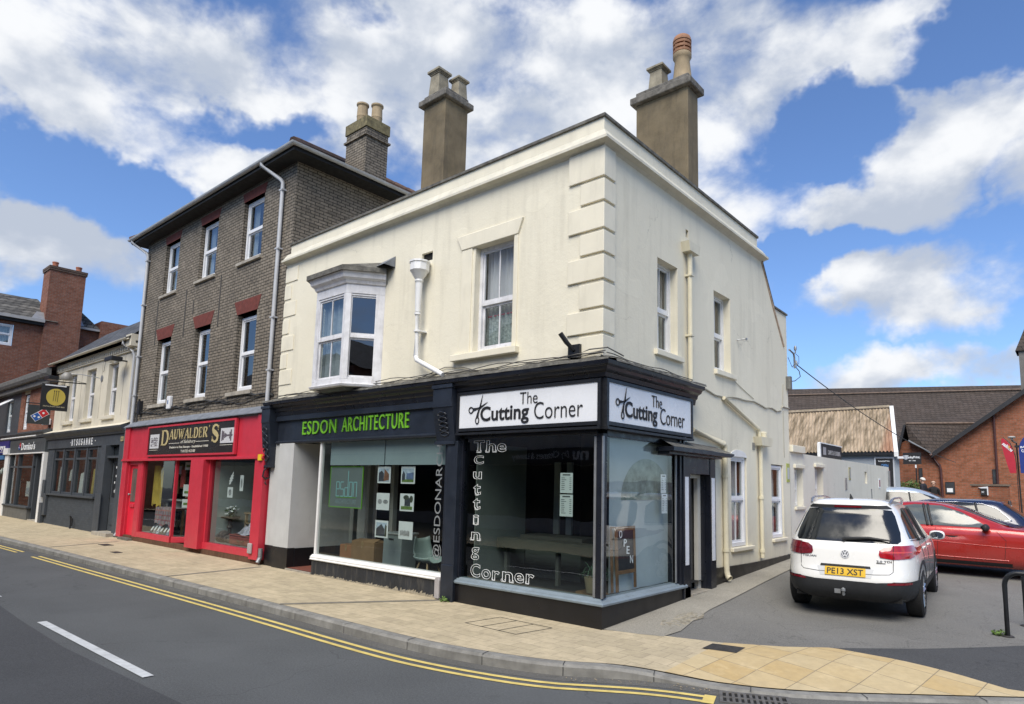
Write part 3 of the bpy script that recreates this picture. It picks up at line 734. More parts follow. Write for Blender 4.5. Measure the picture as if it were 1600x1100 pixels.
# side windows
sash(cb, S0, *sw1, .13, WHITE, 1, [(.02,.98,.45,1.,BLIND),(.02,.98,0.,.5,NET)], .47, .05)
sash(cb, S0, *sw2, .13, WHITE, 1, [(.02,.98,0.,1.,NET)], .47, .05)
mb = MB(); mb.box(1.50,2.38,-.06,.1,3.81,3.895,S0); mb.box(3.62,4.50,-.06,.1,3.82,3.91,S0)
mb.box(4.22,5.22,-.06,.05,.69,.755,S0); mb.box(6.27,7.09,-.05,.05,.755,.815,S0); mb.each('window_sill', CREAM_SMOOTH, cb, bevel=.008)
sash(cb, S0, 4.30,4.98,.77,2.40,.03, UPVC, 1, [(.02,.98,0.,1.,NET)], .52, .05)
sash(cb, S0, 6.31,6.96,.83,2.31,.03, UPVC, 0, [(.02,.98,0.,1.,NET)], .52, .05)
mb = MB(); mb.prism([(4.24,2.40)]+[(4.62+.38*math.cos(t), 2.40+.13*math.sin(t)) for t in [math.pi*(1-k/10) for k in range(11)]]+[(5.0,2.40)], -.012, .02, S0); mb.build('window_head', WHITE, cb)
# rainwater outlet holes, shut by black plates that paint the shade inside
mb = MB(); mb.box(-3.955,-3.655,.05,.06,5.645,5.815,F0); mb.box(2.555,2.665,.05,.06,5.995,6.145,S0); mb.build('outlet_hole_shade', M('hole_shade_black', (.006,.006,.006), .9, .2, 4., 0), cb)
# rooms behind the upper windows
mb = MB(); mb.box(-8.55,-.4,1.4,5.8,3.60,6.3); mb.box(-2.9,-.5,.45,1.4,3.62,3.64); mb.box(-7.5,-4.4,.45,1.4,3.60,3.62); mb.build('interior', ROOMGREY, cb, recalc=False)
# bay window
by = -.45; bx0, bx1 = -6.36, -5.37; bl, br = -6.78, -4.95
BP = [(bl,.10),(bx0,by),(bx1,by),(br,.10)]
bay = MB()
bay.sweep(BP, [(0,3.555),(0,3.63),(-.10,3.63),(-.10,3.555)]); bay.sweep([(bl-.03,.1),(bx0-.01,by-.03),(bx1+.01,by-.03),(br+.03,.1)], [(0,3.50),(.02,3.545),(0,3.555),(-.1,3.555),(-.1,3.50)])
bay.sweep(BP, [(0,5.23),(0,5.40),(-.10,5.40),(-.10,5.23)])
for (x, y, w_) in ((bx0,by,.075),(bx1,by,.075)):
    s_ = 1 if x == bx1 else -1
    bay.prismz([(x,y),(x-s_*w_,y),(x-s_*w_,y+.09),(x-s_*.02,y+.10),(x+s_*.015,y+.12),(x+s_*.055,y+.07)], 3.63, 5.23)
for (x, s_) in ((bl,1),(br,-1)): bay.prismz([(x,.10),(x+s_*.10,-.03),(x+s_*.17,.02),(x+s_*.12,.10)], 3.63, 5.23)
bo = bay.build('bay_window', PEEL, cb, bevel=.006)
bo['label'] = 'canted white bay window with peeling paint'
mb = MB(); mb.sweep(BP, [(0,5.40),(.03,5.41),(.05,5.46),(.11,5.50),(.13,5.56),(.15,5.60),(-.05,5.60),(-.05,5.40)]); mb.build('bay_cornice', PEEL, bo)
mb = MB(); o_ = .19
mb.sweep(BP, [(o_,5.60),(o_,5.685),(-.1,5.70),(-.1,5.60)])
top = [(bl-.19,.10),(bx0-.1,by-.19),(bx1+.1,by-.19),(br+.19,.10)]
mb.add([(*top[0],5.69),(*top[1],5.69),(*top[2],5.69),(*top[3],5.69),(br+.02,.10,5.86),(bl+.1,.10,5.86)], [(1,2,4,5),(0,1,5),(2,3,4)])
mb.build('bay_roof', DIRTYLEAD, bo)
mb = MB(); mb.add([(br-.9,.092,5.72),(br+.26,.092,5.72),(br+.26,.092,5.93),(br-.9,-.05,5.72),(br+.26,-.16,5.72)], [(0,2,3),(2,4,3),(1,4,2),(0,1,2)]); mb.build('bay_flashing', LEAD, bo)
sash(bo, FR(by), bx0+.07, bx1-.07, 3.635, 5.225, .015, PEEL, 1, [(.0,1.,0,1.,NET)], .5, .03, name='bay_sash', glass=upglass)
# right-hand canted light
dv = Vector((br-bx1, .10-by)); Lc = dv.length; dv.normalize(); nv = Vector((-dv.y, dv.x))
def CANT(u, d, z): p = Vector((bx1, by))+dv*u+nv*d; return (p.x, p.y, z)
sash(bo, CANT, .05, Lc-.10, 3.635, 5.225, .015, PEEL, 0, None, .5, .028, name='bay_sash', glass=upglass)
dl = Vector((bx0-bl, by-.10)); dl.normalize(); nl = Vector((-dl.y, dl.x))
def CANTL(u, d, z): p = Vector((bl, .10))+dl*u+nl*d; return (p.x, p.y, z)
sash(bo, CANTL, .10, Lc-.05, 3.635, 5.225, .02, PEEL, 0, [(0,1,0,1,NET)], .5, .035, name='bay_sash', glass=upglass)
mb = MB(); mb.sweep([(bl+.12,.08),(bx0+.04,by+.08),(bx1-.04,by+.08),(br-.12,.08)], [(0,3.50),(-.10,3.45),(-.22,3.44),(-.30,3.44),(-.30,3.50)]); mb.build('bay_bracket', NAVYB, bo)
# hopper head and downpipe on the street front
mb = MB(); cx_, cy_ = -3.80, -.06
mb.lathe([(.0,5.18),(.055,5.18),(.062,5.22),(.075,5.24),(.07,5.27),(.10,5.32),(.15,5.40),(.17,5.42),(.17,5.55),(.185,5.56),(.185,5.59),(.15,5.59),(.14,5.5),(0,5.5)], (cx_,cy_,0), 10)
mb.tube([(cx_,cy_,5.2),(cx_,cy_,4.7)], [.062,.048], 12); mb.tube([(cx_,cy_,4.72),(cx_,cy_,3.93),(cx_+.03,cy_,3.86),(-3.12,-.04,3.55)], .042, 12)
for z in (4.65,4.35): mb.lathe([(.042,z),(.055,z),(.055,z+.035),(.042,z+.035)], (cx_,cy_,0), 12)
mb.box(cx_-.075,cx_+.075,-.06,.11,4.355,4.38)
mb.build('downpipe', WHITE, cb, smooth='auto')['label'] = 'white downpipe with a hopper head on the street front'
# side downpipes
mb = MB(); py, px = 2.60, -.03
mb.prism([(2.38,5.86),(2.80,5.86),(2.76,5.70),(2.43,5.70)], -.15, .0, S0)
mb.tube([(px,py-.03,5.72),(px,py-.03,3.52)], .042, 12)
for z in (5.30,4.28): mb.box(-.1,px+.05,py-.085,py+.025,z,z+.03)
mb.build('downpipe', CREAMPIPE, cb, smooth='auto')['label'] = 'cream downpipe with a box hopper between the upper side windows'
mb = MB()
mb.tube([(-.04,2.62,2.74),(-.04,3.82,2.60),(-.04,3.90,2.55),(-.04,3.90,.36)], .05, 12)
for z in (2.0,.72): mb.lathe([(.05,z),(.062,z),(.062,z+.05),(.05,z+.05)], (-.04,3.90,0), 12)
mb.tube([(-.04,3.90,.38),(-.02,3.90,.30),(.03,3.88,.27)], .052, 12, cap=False)
mb.build('downpipe', CREAMPIPE, cb, smooth='auto')['label'] = 'cream downpipe beside the shop porch'
mb = MB()
mb.tube([(-.05,3.90,3.42),(-.05,5.50,3.0),(-.05,5.55,2.95),(-.05,5.55,2.75)], .036, 10)
mb.prism([(5.36,2.83),(6.0,2.83),(5.93,2.66),(5.42,2.66)], -.16, 0, S0)
mb.tube([(-.04,5.58,2.68),(-.04,5.58,.50)], .040, 12)
for z in (1.62,.60): mb.lathe([(.04,z),(.054,z),(.054,z+.06),(.04,z+.06)], (-.04,5.58,0), 12)
mb.lathe([(.03,0),(.07,.0),(.075,.10),(.04,.12)], (-.03,5.72,2.83), 12)
mb.build('downpipe', CREAMPIPE, cb, smooth='auto')['label'] = 'cream downpipe and hopper between the ground floor windows'
# chimneys
def chimney(parent, x0, x1, y0, y1, z0, zt, mat, capmat, cap=.09, capz=.16, top=.12):
    mb = MB(); mb.box(x0,x1,y0,y1,z0,zt); ch = mb.build('chimney', mat, parent, bevel=.012)
    mb = MB(); mb.box(x0-cap,x1+cap,y0-cap,y1+cap,zt+.002,zt+capz); mb.box(x0-.01,x1+.01,y0-.01,y1+.01,zt+capz+.002,zt+capz+top); mb.build('chimney_cap', capmat, ch, bevel=.02)
    return ch, zt+capz+top
def square_pot(ch, x, y, z, h, r, mat):
    mb = MB(); s_ = math.sqrt(2)
    for (ra, rb, a, b) in ((r*1.02,r*.84,0,h*.82),(r*.95,r*.95,h*.82,h*.86),(r*1.2,r*1.2,h*.9,h*1.0)):
        mb.add([(x+sx*ra,y+sy*ra,z+a) for sx,sy in ((-1,-1),(1,-1),(1,1),(-1,1))]+[(x+sx*rb,y+sy*rb,z+b) for sx,sy in ((-1,-1),(1,-1),(1,1),(-1,1))], [(0,1,2,3),(7,6,5,4)]+[(i,(i+1)%4,4+(i+1)%4,4+i) for i in range(4)])
    mb.box(x-r*1.05,x+r*1.05,y-r*1.05,y+r*1.05,z+h*.86+.001,z+h*.9-.001)
    mb.build('chimney_pot', mat, ch, bevel=.01)
ch, zt = chimney(cb, -1.93, -.75, 3.98, 4.42, 6.4, 9.74, CEMENT, CEMENTD, .10, .15, .13)
square_pot(ch, -1.52, 4.2, zt-.02, .52, .16, STONEPOT)
mb = MB(); pz = zt-.02
mb.lathe([(.0,0),(.20,0),(.19,.06),(.15,.46),(.17,.50),(.19,.54),(.19,.60),(.17,.62)], (-.98,4.2,pz), 20)
mb.build('chimney_pot', CLAYPOT, ch, smooth='auto')
mb = MB()
for z in (.62,.71,.80): mb.lathe([(.11,z),(.185,z),(.19,z+.05),(.11,z+.05)], (-.98,4.2,pz), 20)
for k in range(6):
    a = k*math.pi/3+.2; mb.box(-.98+.14*math.cos(a)-.03,-.98+.14*math.cos(a)+.03,4.2+.14*math.sin(a)-.03,4.2+.14*math.sin(a)+.03,pz+.6,pz+.88)
mb.lathe([(.19,.87),(.19,.90),(.17,.97),(.11,1.02),(0,1.04)], (-.98,4.2,pz), 20); mb.lathe([(.0,.6),(.10,.6),(.10,.9),(0,.9)], (-.98,4.2,pz), 12)
mb.build('chimney_pot', TERRA, ch, smooth='auto')
ch, zt = chimney(cb, -6.46, -5.72, 2.03, 2.72, 6.4, 10.45, CEMENT, CEMENTD, .10, .14, .12)
square_pot(ch, -6.16, 2.2, zt-.03, .62, .17, STONEPOT); square_pot(ch, -5.90, 2.58, zt-.03, .52, .145, STONEPOT)

# ---- shopfronts
mb = MB()
FC = [(-8.68,0.),(0.,0.),(0.,2.62)]
mb.sweep(FC, [(-.12,3.14),(.02,3.14),(.035,3.22),(.06,3.235),(.075,3.29),(.13,3.32),(.15,3.36),(.19,3.375),(.20,3.43),(-.12,3.43)])
mb.build('fascia_cornice', BLACK, cb, bevel=.004)
mb = MB(); rn = random.Random(3)
for seg in ((-8.70,0,1),(0,2.66,0)):
    a, b, fr = seg; n = 44 if fr else 16; P = []
    for i in range(n+1):
        u = a+(b-a)*i/n; j = rn.uniform(-.008,.014)
        e = .205+rn.uniform(-.006,.01)
        if not fr: P.append([(e,u,3.432),(e-.01,u,3.465+j),(.02,u,3.50+j*1.5),(-.098,u,3.56+j*2)])
        else:
            uu = u if i < n else .205
            P.append([(uu,-e,3.432),(uu,-e+.01,3.465+j),(u if i<n else .02,-.02,3.50+j*1.5),(u if i<n else -.098,.098,3.56+j*2)])
    vs = [q for r_ in P for q in r_]; mb.add(vs, [(i*4+k,(i+1)*4+k,(i+1)*4+k+1,i*4+k+1) for i in range(n) for k in range(3)])
mb.build('lead_flashing', DIRTYLEAD, cb, recalc=False)
# loose wires lying along the top of the fascia
mb = MB(); rn = random.Random(17)
for q_ in range(3):
    pts = []
    for k in range(40):
        u = -8.5+8.5*k/39; pts.append((u, -.02+.03*q_+.02*math.sin(k*.9+q_), 3.535+.02*q_+.045*max(0, math.sin(k*.55+q_*2.1))+.015*rn.random()))
    mb.tube(pts, .008, 5)
for q_ in range(2): mb.tube([(-.02+.03*q_, .05+2.5*k/14, 3.53+.02*q_+.03*max(0, math.sin(k*.8+q_))) for k in range(15)], .008, 5)
mb.tube([(-3.9,.05,3.55),(-3.6,.07,3.62),(-3.2,.075,3.70),(-2.8,.07,3.66),(-2.4,.05,3.56)], .008, 5); mb.tube([(-.5,.05,3.6),(-.25,.02,3.64),(.02,.05,3.64),(.05,.4,3.58)], .010, 5)
mb.build('fascia_wires', M('grey_cable', (.11,.105,.095), .8, .3, 6., .2), cb)
# small scroll below the end console and a pipe boot by the middle pilaster
mb = MB(); mb.tube([(-8.60,-.03,2.06),(-8.60,-.10,1.98),(-8.60,-.12,1.86),(-8.60,-.05,1.80),(-8.60,.03,1.84),(-8.60,.03,2.04)], .018, 8); mb.tube([(-8.60,-.03,1.84),(-8.60,-.06,1.72),(-8.60,-.02,1.68)], .014, 8); mb.build('scroll_bracket', METALB, cb)
mb = MB(); mb.prism([(-3.09,.02),(-2.985,.02),(-2.985,.30),(-3.01,.345),(-3.065,.345),(-3.09,.30)], -.075, -.002, F1); mb.build('pipe_boot', M('grey_box_plastic', (.36,.34,.34), .5, .1, 4., 0), cb, bevel=.01)
# corner shop: frames, riser, sill
mb = MB()
mb.box(-2.70,0.,0.,.12,-.05,.285); mb.box(-.12,0.,.12,2.45,-.05,.285); mb.build('stall_riser', RISER, cb)
mb = MB(); mb.sweep([(-2.74,0.),(0.,0.),(0.,2.30)], [(-.16,.288),(.03,.288),(.035,.315),(.015,.335),(-.02,.345),(-.06,.372),(-.16,.375)]); mb.build('shop_sill', GREYSILL, cb, bevel=.004)
mb = MB()
mb.box(-.135,-.03,.045,.14,.376,2.50); mb.box(-.20,-.04,2.06,2.20,.376,2.46); mb.box(-2.74,-2.66,.03,.14,.376,2.50); mb.box(-2.66,-.135,.05,.14,2.50,2.63); mb.box(-.14,-.03,.141,2.06,2.46,2.63)
mb.box(-.10,-.03,2.06,2.12,.376,2.63); mb.box(-.10,.0,2.12,2.20,.30,2.63); mb.box(-.10,.02,2.20,2.25,.0,2.63)
mb.build('shopfront_frame', BLACK, cb, bevel=.005)
mb = MB(); mb.box(-.033,-.018,.02,.06,.378,2.46); mb.box(-.175,-.14,.045,.06,.378,2.46); mb.box(-.045,-.025,2.03,2.055,.378,2.46); mb.build('metal_glazing_bead', GALV, cb)
win = MB(); win.quad((-2.66,.085,.376),(-.15,.085,.376),(-.15,.085,2.50),(-2.66,.085,2.50)); wo = win.build('shop_window', shopglass, cb, recalc=False)
wo['label'] = 'street window of the corner shop with outlined white lettering'
GF = FR(.085)
mb = MB(); word_spans = []; ol = .025
for body, u0, u1, z0, z1 in (('T',-2.475,-2.235,2.285,2.465),('h',-2.20,-2.00,2.285,2.465),('e',-1.975,-1.785,2.28,2.41),('C',-2.46,-2.25,2.10,2.235),('u',-2.465,-2.28,1.87,1.985),('t',-2.45,-2.29,1.63,1.80),('t',-2.45,-2.29,1.41,1.585),('i',-2.44,-2.31,1.18,1.33),('n',-2.465,-2.275,.95,1.07),('g',-2.455,-2.285,.655,.845),
                         ('C',-2.455,-2.25,.40,.60),('o',-2.22,-2.03,.395,.54),('r',-2.0,-1.85,.40,.535),('n',-1.80,-1.59,.405,.545),('e',-1.56,-1.38,.41,.55),('r',-1.345,-1.19,.42,.555)):
    if body in 'TC': word_spans.append([len(mb.g), 0])
    letter(mb, body, GF, u0, u1, z0, z1, -.004, outline=ol*.55, bold=.02)
    # slab feet of the lettering
    w_ = u1-u0
    if body in 'Tthinrm':
        for cx in ((.5,) if body in 'Tti' else (.12,.88) if body in 'hn' else (.18,)):
            c = u0+w_*cx; h = .028; a = w_*.2
            for (p, q) in (((c-a,z0-.004),(c+a,z0-.004)),((c-a,z0+h),(c-w_*.09,z0+h)),((c+w_*.09,z0+h),(c+a,z0+h)),((c-a,z0-.004),(c-a,z0+h)),((c+a,z0-.004),(c+a,z0+h))): stroke(mb, GF, [p,q], .007, -.004, .002)
for i_ in range(len(word_spans)): word_spans[i_][1] = word_spans[i_+1][0] if i_+1 < len(word_spans) else len(mb.g)
VIN = M('faded_white_vinyl', (.68,.70,.70), .5, .1, 9., 0)
for lo_, hi_ in word_spans:
    q = MB(); (v0, f0) = mb.g[lo_]; (v1, f1) = mb.g[hi_] if hi_ < len(mb.g) else (len(mb.v), len(mb.f)); q.v = mb.v[v0:v1]; q.f = [tuple(k-v0 for k in f) for f in mb.f[f0:f1]]; q.mi = [0]*len(q.f); q.build('window_lettering', VIN, wo)
mb = MB(); mb.quad((-.06,.145,.376),(-.06,2.04,.376),(-.06,2.04,2.46),(-.06,.145,2.46)); w2 = mb.build('shop_window', sideglass, cb, recalc=False)
w2['label'] = 'side window of the corner shop backed by frosted film'
mb = MB()
for i in range(18):
    y0, y1 = .42+1.72*i/18, .42+1.72*(i+1)/18
    mb.quad((-.18-.006*math.sin(i*.9),y0,.376),(-.18-.006*math.sin((i+1)*.9),y1,.376),(-.18,y1,2.46),(-.18,y0,2.46))
mb.build('window_film', FILM, w2, recalc=False, smooth=True)
mb = MB(); dsk = [(y,z) for y,z in [(1.26+.70*math.cos(t), 1.62+.60*math.sin(t)) for t in [math.pi*k/20 for k in range(21)]]]
mb.add([(-.174,y+.15,z) for y,z in dsk], [tuple(range(len(dsk)))]); mb.build('painted_reflection', M('reflection_grey_green', (.21,.25,.22), .8, .5, 7., 0), w2, recalc=False)  # half disc on the film with a tree reflection put into its colour
# interior of the corner shop
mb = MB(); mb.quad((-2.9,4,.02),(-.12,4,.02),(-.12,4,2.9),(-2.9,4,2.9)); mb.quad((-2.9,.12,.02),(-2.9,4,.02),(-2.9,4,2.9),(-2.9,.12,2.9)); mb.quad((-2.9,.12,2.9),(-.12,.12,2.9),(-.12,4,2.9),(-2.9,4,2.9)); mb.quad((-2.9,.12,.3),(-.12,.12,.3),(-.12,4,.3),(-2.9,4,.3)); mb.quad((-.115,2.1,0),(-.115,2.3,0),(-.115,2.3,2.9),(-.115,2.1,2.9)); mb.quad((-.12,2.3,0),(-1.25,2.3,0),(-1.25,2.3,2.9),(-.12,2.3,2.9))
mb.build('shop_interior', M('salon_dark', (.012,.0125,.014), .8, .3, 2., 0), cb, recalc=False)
mb = MB(); mb.box(-2.62,-2.60,.3,1.5,.3,2.44); mb.build('window_return', M('return_grey', (.20,.215,.20), .8, .1, 3., 0), cb)
# Esdon front: fascia, consoles, window, lobby
mb = MB()
mb.box(-8.40,-3.20,.05,.15,2.60,3.12); mb.build('fascia_board', NAVYB, cb)
mb = MB(); mb.box(-8.40,-3.20,-.01,.09,3.03,3.14); mb.sweep([(-8.40,.05),(-3.20,.05)], [(0,2.545),(.05,2.55),(.06,2.585),(.02,2.61),(-.05,2.61),(-.05,2.545)]); mb.build('fascia_moulding', NAVYB, cb, bevel=.004)
for (x0, x1, zb) in ((-8.76,-8.42,2.10),(-3.20,-2.76,2.46)):
    mb = MB(); mb.box(x0,x1,-.16,.1,3.00,3.30); mb.add([(x0,.1,zb),(x1,.1,zb),(x1,-.05,zb),(x0,-.05,zb),(x0,.1,3.0),(x1,.1,3.0),(x1,-.15,3.0),(x0,-.15,3.0)], [(0,1,2,3),(4,5,6,7),(0,1,5,4),(1,2,6,5),(2,3,7,6),(3,0,4,7)])
    mb.box(x0-.02,x1+.02,-.18,.1,3.30,3.36); mb.box(x0-.01,x1+.01,-.08,.1,zb-.05,zb)
    n = 9                                               # interlaced carving as raised rope
    for s_ in (-1,1):
        pts = [((x0+x1)/2+s_*.10*math.sin(k*.62), -.068-.10*(k/26), zb+.08+(2.95-zb-.1)*k/26) for k in range(27)]
        mb.tube(pts, .011, 6)
    mb.build('console_bracket', NAVYB, cb, bevel=.004)
mb = MB(); mb.box(-2.93,-2.70,-.05,.12,-.04,2.46); mb.box(-3.03,-2.93,.0,.12,.42,2.46); mb.box(-2.96,-2.68,-.07,-.051,-.04,.55); mb.build('pilaster', NAVYB, cb, bevel=.006)
mb = MB(); mb.box(-6.71,-2.97,.0,.12,-.05,.285); er = mb.build('stall_riser', M('riser_blue_black', (.018,.021,.027), .5, .3, 3., .2, 30, dirt=.5, dirtcol=(.16,.145,.12), dscale=2.5), cb)
# crumbling render along the foot of the riser
mb = MB(); rn = random.Random(11)
for k in range(70):
    x = -6.6+3.5*k/70; t = max(.012, .02+.05*(k/70)*rn.random()+.03*rn.random()); mb.prism([(x,-.01),(x+.055,-.01),(x+.05*rn.random()+.02,t),(x+.01,t*.7)], -.012, .0, F1)
mb.build('crumbling_render', M('bare_render', (.30,.265,.20), .95, .3, 12., .6, 60), cb)
mb = MB(); mb.sweep([(-6.74,0.),(-2.97,0.)], [(-.14,.288),(.03,.288),(.035,.305),(.022,.318),(.026,.345),(.0,.365),(-.02,.385),(-.14,.39)]); mb.build('shop_sill', WHITE, cb, bevel=.003)
mb = MB(); mb.box(-6.735,-6.675,.05,.12,.39,2.545); mb.build('window_bar', WHITE, cb)
mb = MB(); mb.quad((-6.68,.085,.39),(-3.0,.085,.39),(-3.0,.085,2.55),(-6.68,.085,2.55)); ew = mb.build('shop_window', dimglass, cb, recalc=False); ew['label'] = 'large street window of the architects office with pictures hung inside'
mb = MB(); mb.quad((-6.70,.085,.39),(-6.70,1.35,.39),(-6.70,1.35,2.55),(-6.70,.085,2.55)); ew2 = mb.build('shop_window', dimglass, cb, recalc=False); ew2['label'] = 'narrow lobby window of the architects office'
# window writing of the architects
mb = MB(); mb.box(-3.085,-3.070,-.006,-.002,.75,2.45,GF); mb.build('window_line', GREENL, ew)
mb = MB()
def UP(u, d, z): return (-3.12-z, .085+d, u)            # lettering that climbs the pane
letter(mb, '@ESDONARCH', UP, .58, 2.42, .015, .215, -.004, thick=.002); mb.build('window_lettering', M('grey_vinyl', (.20,.215,.225), .5, .05, 3., 0), ew)
# lobby
mb = MB()
mb.box(-8.60,-8.20,.04,.2,.43,2.56); mb.box(-8.20,-7.62,-.0,.15,.43,2.56); mb.quad((-7.62,.15,.05),(-7.62,1.5,.05),(-7.62,1.5,2.56),(-7.62,.15,2.56))
mb.quad((-7.62,1.45,.05),(-6.70,1.45,.05),(-6.70,1.45,2.56),(-7.62,1.45,2.56)); mb.build('lobby_wall', M('lobby_grey_white', (.47,.475,.47), .7, .08, 2., .1, 30, dirt=.2, dirtcol=(.2,.2,.19)), cb)
mb = MB(); mb.box(-8.61,-8.20,.035,.2,-.03,.43); mb.box(-8.20,-7.615,-.006,.15,-.03,.427); mb.box(-7.62,-7.60,.15,1.5,.04,.42); mb.build('lobby_plinth', RISER, cb)
mb = MB(); mb.quad((-7.62,-.0,.048),(-6.70,.0,.048),(-6.70,1.5,.052),(-7.62,1.5,.052)); mb.build('lobby_floor', TERRFLOOR, cb, recalc=False)
mb = MB(); mb.box(-7.62,-6.70,-.03,.0,-.03,.042); mb.build('lobby_step', STONE, cb)
mb = MB(); mb.quad((-8.6,.05,2.58),(-6.7,.05,2.58),(-6.7,1.5,2.58),(-8.6,1.5,2.58)); mb.build('lobby_ceiling', ROOMPALE, cb, recalc=False)
# office interior: dark back partition, pale side
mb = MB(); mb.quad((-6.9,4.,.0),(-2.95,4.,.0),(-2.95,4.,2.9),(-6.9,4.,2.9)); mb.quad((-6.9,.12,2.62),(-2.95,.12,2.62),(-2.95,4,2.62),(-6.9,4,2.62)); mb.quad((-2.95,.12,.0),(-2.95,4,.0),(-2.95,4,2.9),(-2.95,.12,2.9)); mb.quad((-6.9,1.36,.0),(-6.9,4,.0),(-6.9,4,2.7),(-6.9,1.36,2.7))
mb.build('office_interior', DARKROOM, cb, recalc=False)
mb = MB(); mb.quad((-6.9,.12,.02),(-2.95,.12,.02),(-2.95,4,.02),(-6.9,4,.02)); mb.build('office_floor', M('office_carpet', (.03,.036,.042), .95, .2, 5., 0), cb, recalc=False)
mb = MB(); mb.box(-5.45,-3.0,2.6,2.65,.02,2.55); mb.build('display_partition', M('partition_black', (.010,.008,.009), .7, .3, 2., 0), cb)
mb = MB()
for (a, b) in ((-6.92,-6.80),(-6.40,-6.30),(-5.62,-5.52)): mb.box(a,b,.95,1.05,.02,2.45)
mb.box(-6.80,-5.62,.95,1.05,2.3,2.45)
mb.build('inner_door_frame', M('inner_door_white', (.40,.40,.37), .6, .06, 3., 0), cb)
mb = MB(); mb.box(-6.52,-4.82,.16,.175,2.10,2.545); mb.box(-4.79,-3.02,.16,.175,2.10,2.545); mb.build('window_blind', M('pale_blue_blind', (.30,.37,.39), .7, .06, 2., 0), cb)
# porch on the side
mb = MB()
mb.box(-.10,.0,2.25,2.47,.0,2.33); mb.box(-.10,.0,3.20,3.40,.0,2.33); mb.box(-.10,-.01,2.47,3.20,2.03,2.33)
mb.box(-.30,-.10,3.19,3.40,.0,2.03); mb.box(-.30,-.10,2.25,2.47,.0,2.03); mb.build('porch_frame', BLACK, cb, bevel=.004)
mb = MB(); mb.prism([(1.55,2.345),(3.62,2.335),(3.74,2.375),(3.74,2.40),(1.55,2.41)], -.20, .1, S1); mb.box(1.6,3.45,-.10,.1,2.30,2.344,S1); mb.build('porch_canopy', BLACK, cb, bevel=.006)
mb = MB(); mb.add([(.20,1.55,2.412),(.20,3.70,2.404),(-.09,3.6,2.52),(-.09,1.55,2.56)], [(0,1,2,3)]); mb.build('canopy_flashing', DIRTYLEAD, cb, recalc=False)
mb = MB(); mb.box(.0,.006,2.28,2.40,.62,1.98); mb.box(.0,.006,3.24,3.36,.62,1.98); mb.each('white_strip', SIGNW, cb)
mb = MB(); mb.box(-.25,-.18,3.09,3.19,.14,2.03); mb.box(-.25,-.18,2.47,2.55,.14,2.03); mb.box(-.25,-.18,2.55,3.09,1.97,2.03); dfm = mb.build('door_frame', M('cream_white_door_frame', (.60,.58,.52), .5, .08, 4., .1), cb)
mb = MB(); mb.quad((-.27,2.9,.16),(-.55,3.02,.16),(-.55,3.02,1.97),(-.27,2.9,1.97)); mb.build('door', M('grey_door', (.21,.205,.20), .6, .2, 4., .1), cb)
mb = MB(); mb.box(-1.2,-.3,2.4,3.4,.14,2.2); mb.build('porch_interior', ROOMGREY, cb, recalc=False)
mb = MB(); mb.box(-.28,.02,2.47,3.20,.0,.165); mb.build('door_step', STONE, cb)
# plinth along the side wall, painted black
mb = MB(); n = 16
for i in range(n):
    a, b = 3.40+4.0*i/n, 3.40+4.0*(i+1)/n; mb.box(-.10,-.068,a,b,zg(-.05,a)-.1,.465-.03*math.sin(i/n*3))
mb.build('plinth', RISER, cb)
mb = MB(); mb.box(-3,-.32,3.5,7.3,.1,3.35); mb.build('interior', ROOMGREY, cb, recalc=False)
# small fittings on the side wall
mb = MB(); mb.box(5.30,5.42,-.01,.02,2.57,2.71,S0); mb.build('air_vent', M('vent_grey', (.22,.22,.21), .7, .2, 9., .2), cb)
mb = MB(); mb.tube([(-.085,y,z) for y, z in [(2.66,3.52),(3.21,3.50),(3.6,3.44),(4.08,3.45),(4.5,3.50),(4.96,3.50),(5.39,3.53),(5.7,3.50),(6.02,3.46),(6.35,3.50),(6.64,3.46),(6.9,3.50),(7.01,3.60),(7.42,3.60)]], .016, 6)
mb.tube([(-.09,7.05,3.60),(-.09,7.10,4.1)], .008, 6); mb.tube([(-.088,4.5,3.80),(-.09,4.8,3.72),(-.09,5.4,3.58)], .006, 6)
mb.tube([(-.09,7.06,3.5),(-.09,7.07,2.5)], .006, 6)
mb.build('wall_cable', CREAMCABLE, cb)
mb = MB(); mb.box(-.10,-.0,7.30,7.41,4.02,4.30); mb.build('junction_box', M('junction_grey', (.16,.16,.15), .7, .3, 9., .2), cb)
mb = MB(); mb.tube([(-.09,4.63,4.62),(.06,4.70,4.63)], .012, 6); mb.box(.05,.075,4.68,4.72,4.61,4.65); mb.build('wall_pin', GALV, cb)
mb = MB()
mb.tube([(-.09,5.98,6.55),(-.09,6.62,5.68),(-.09,7.2,4.95)], .022, 6); mb.build('sloping_batten', M('rusty_pink_batten', (.45,.34,.26), .8, .3, 9., .2), cb)
# overhead wire bracket and wires
mb = MB(); bx = -.05
mb.tube([(bx,7.42,4.92),(bx,7.72,4.88),(bx,7.76,4.80),(bx,7.76,4.55)], .022, 8); mb.tube([(bx,7.72,4.88),(bx,7.84,4.92),(bx,7.84,5.0)], .014, 8); mb.tube([(bx,7.76,4.6),(bx,7.86,4.66)], .014, 8)
mb.lathe([(.0,0),(.03,0),(.035,.05),(.02,.10),(0,.11)], (bx,7.84,4.98), 10); mb.lathe([(.0,0),(.03,0),(.035,.05),(.02,.10),(0,.11)], (bx,7.87,4.64), 10)
wb = mb.build('wire_bracket', GALV, cb, smooth='auto')
mb = MB(); A, B = Vector((bx,7.87,4.66)), Vector((1.2,22,3.0))
pts = []
for k in range(25):
    t = k/24; p = A.lerp(B, t); p.z -= 1.1*t*(1-t); pts.append(p)
mb.tube(pts, .012, 5)
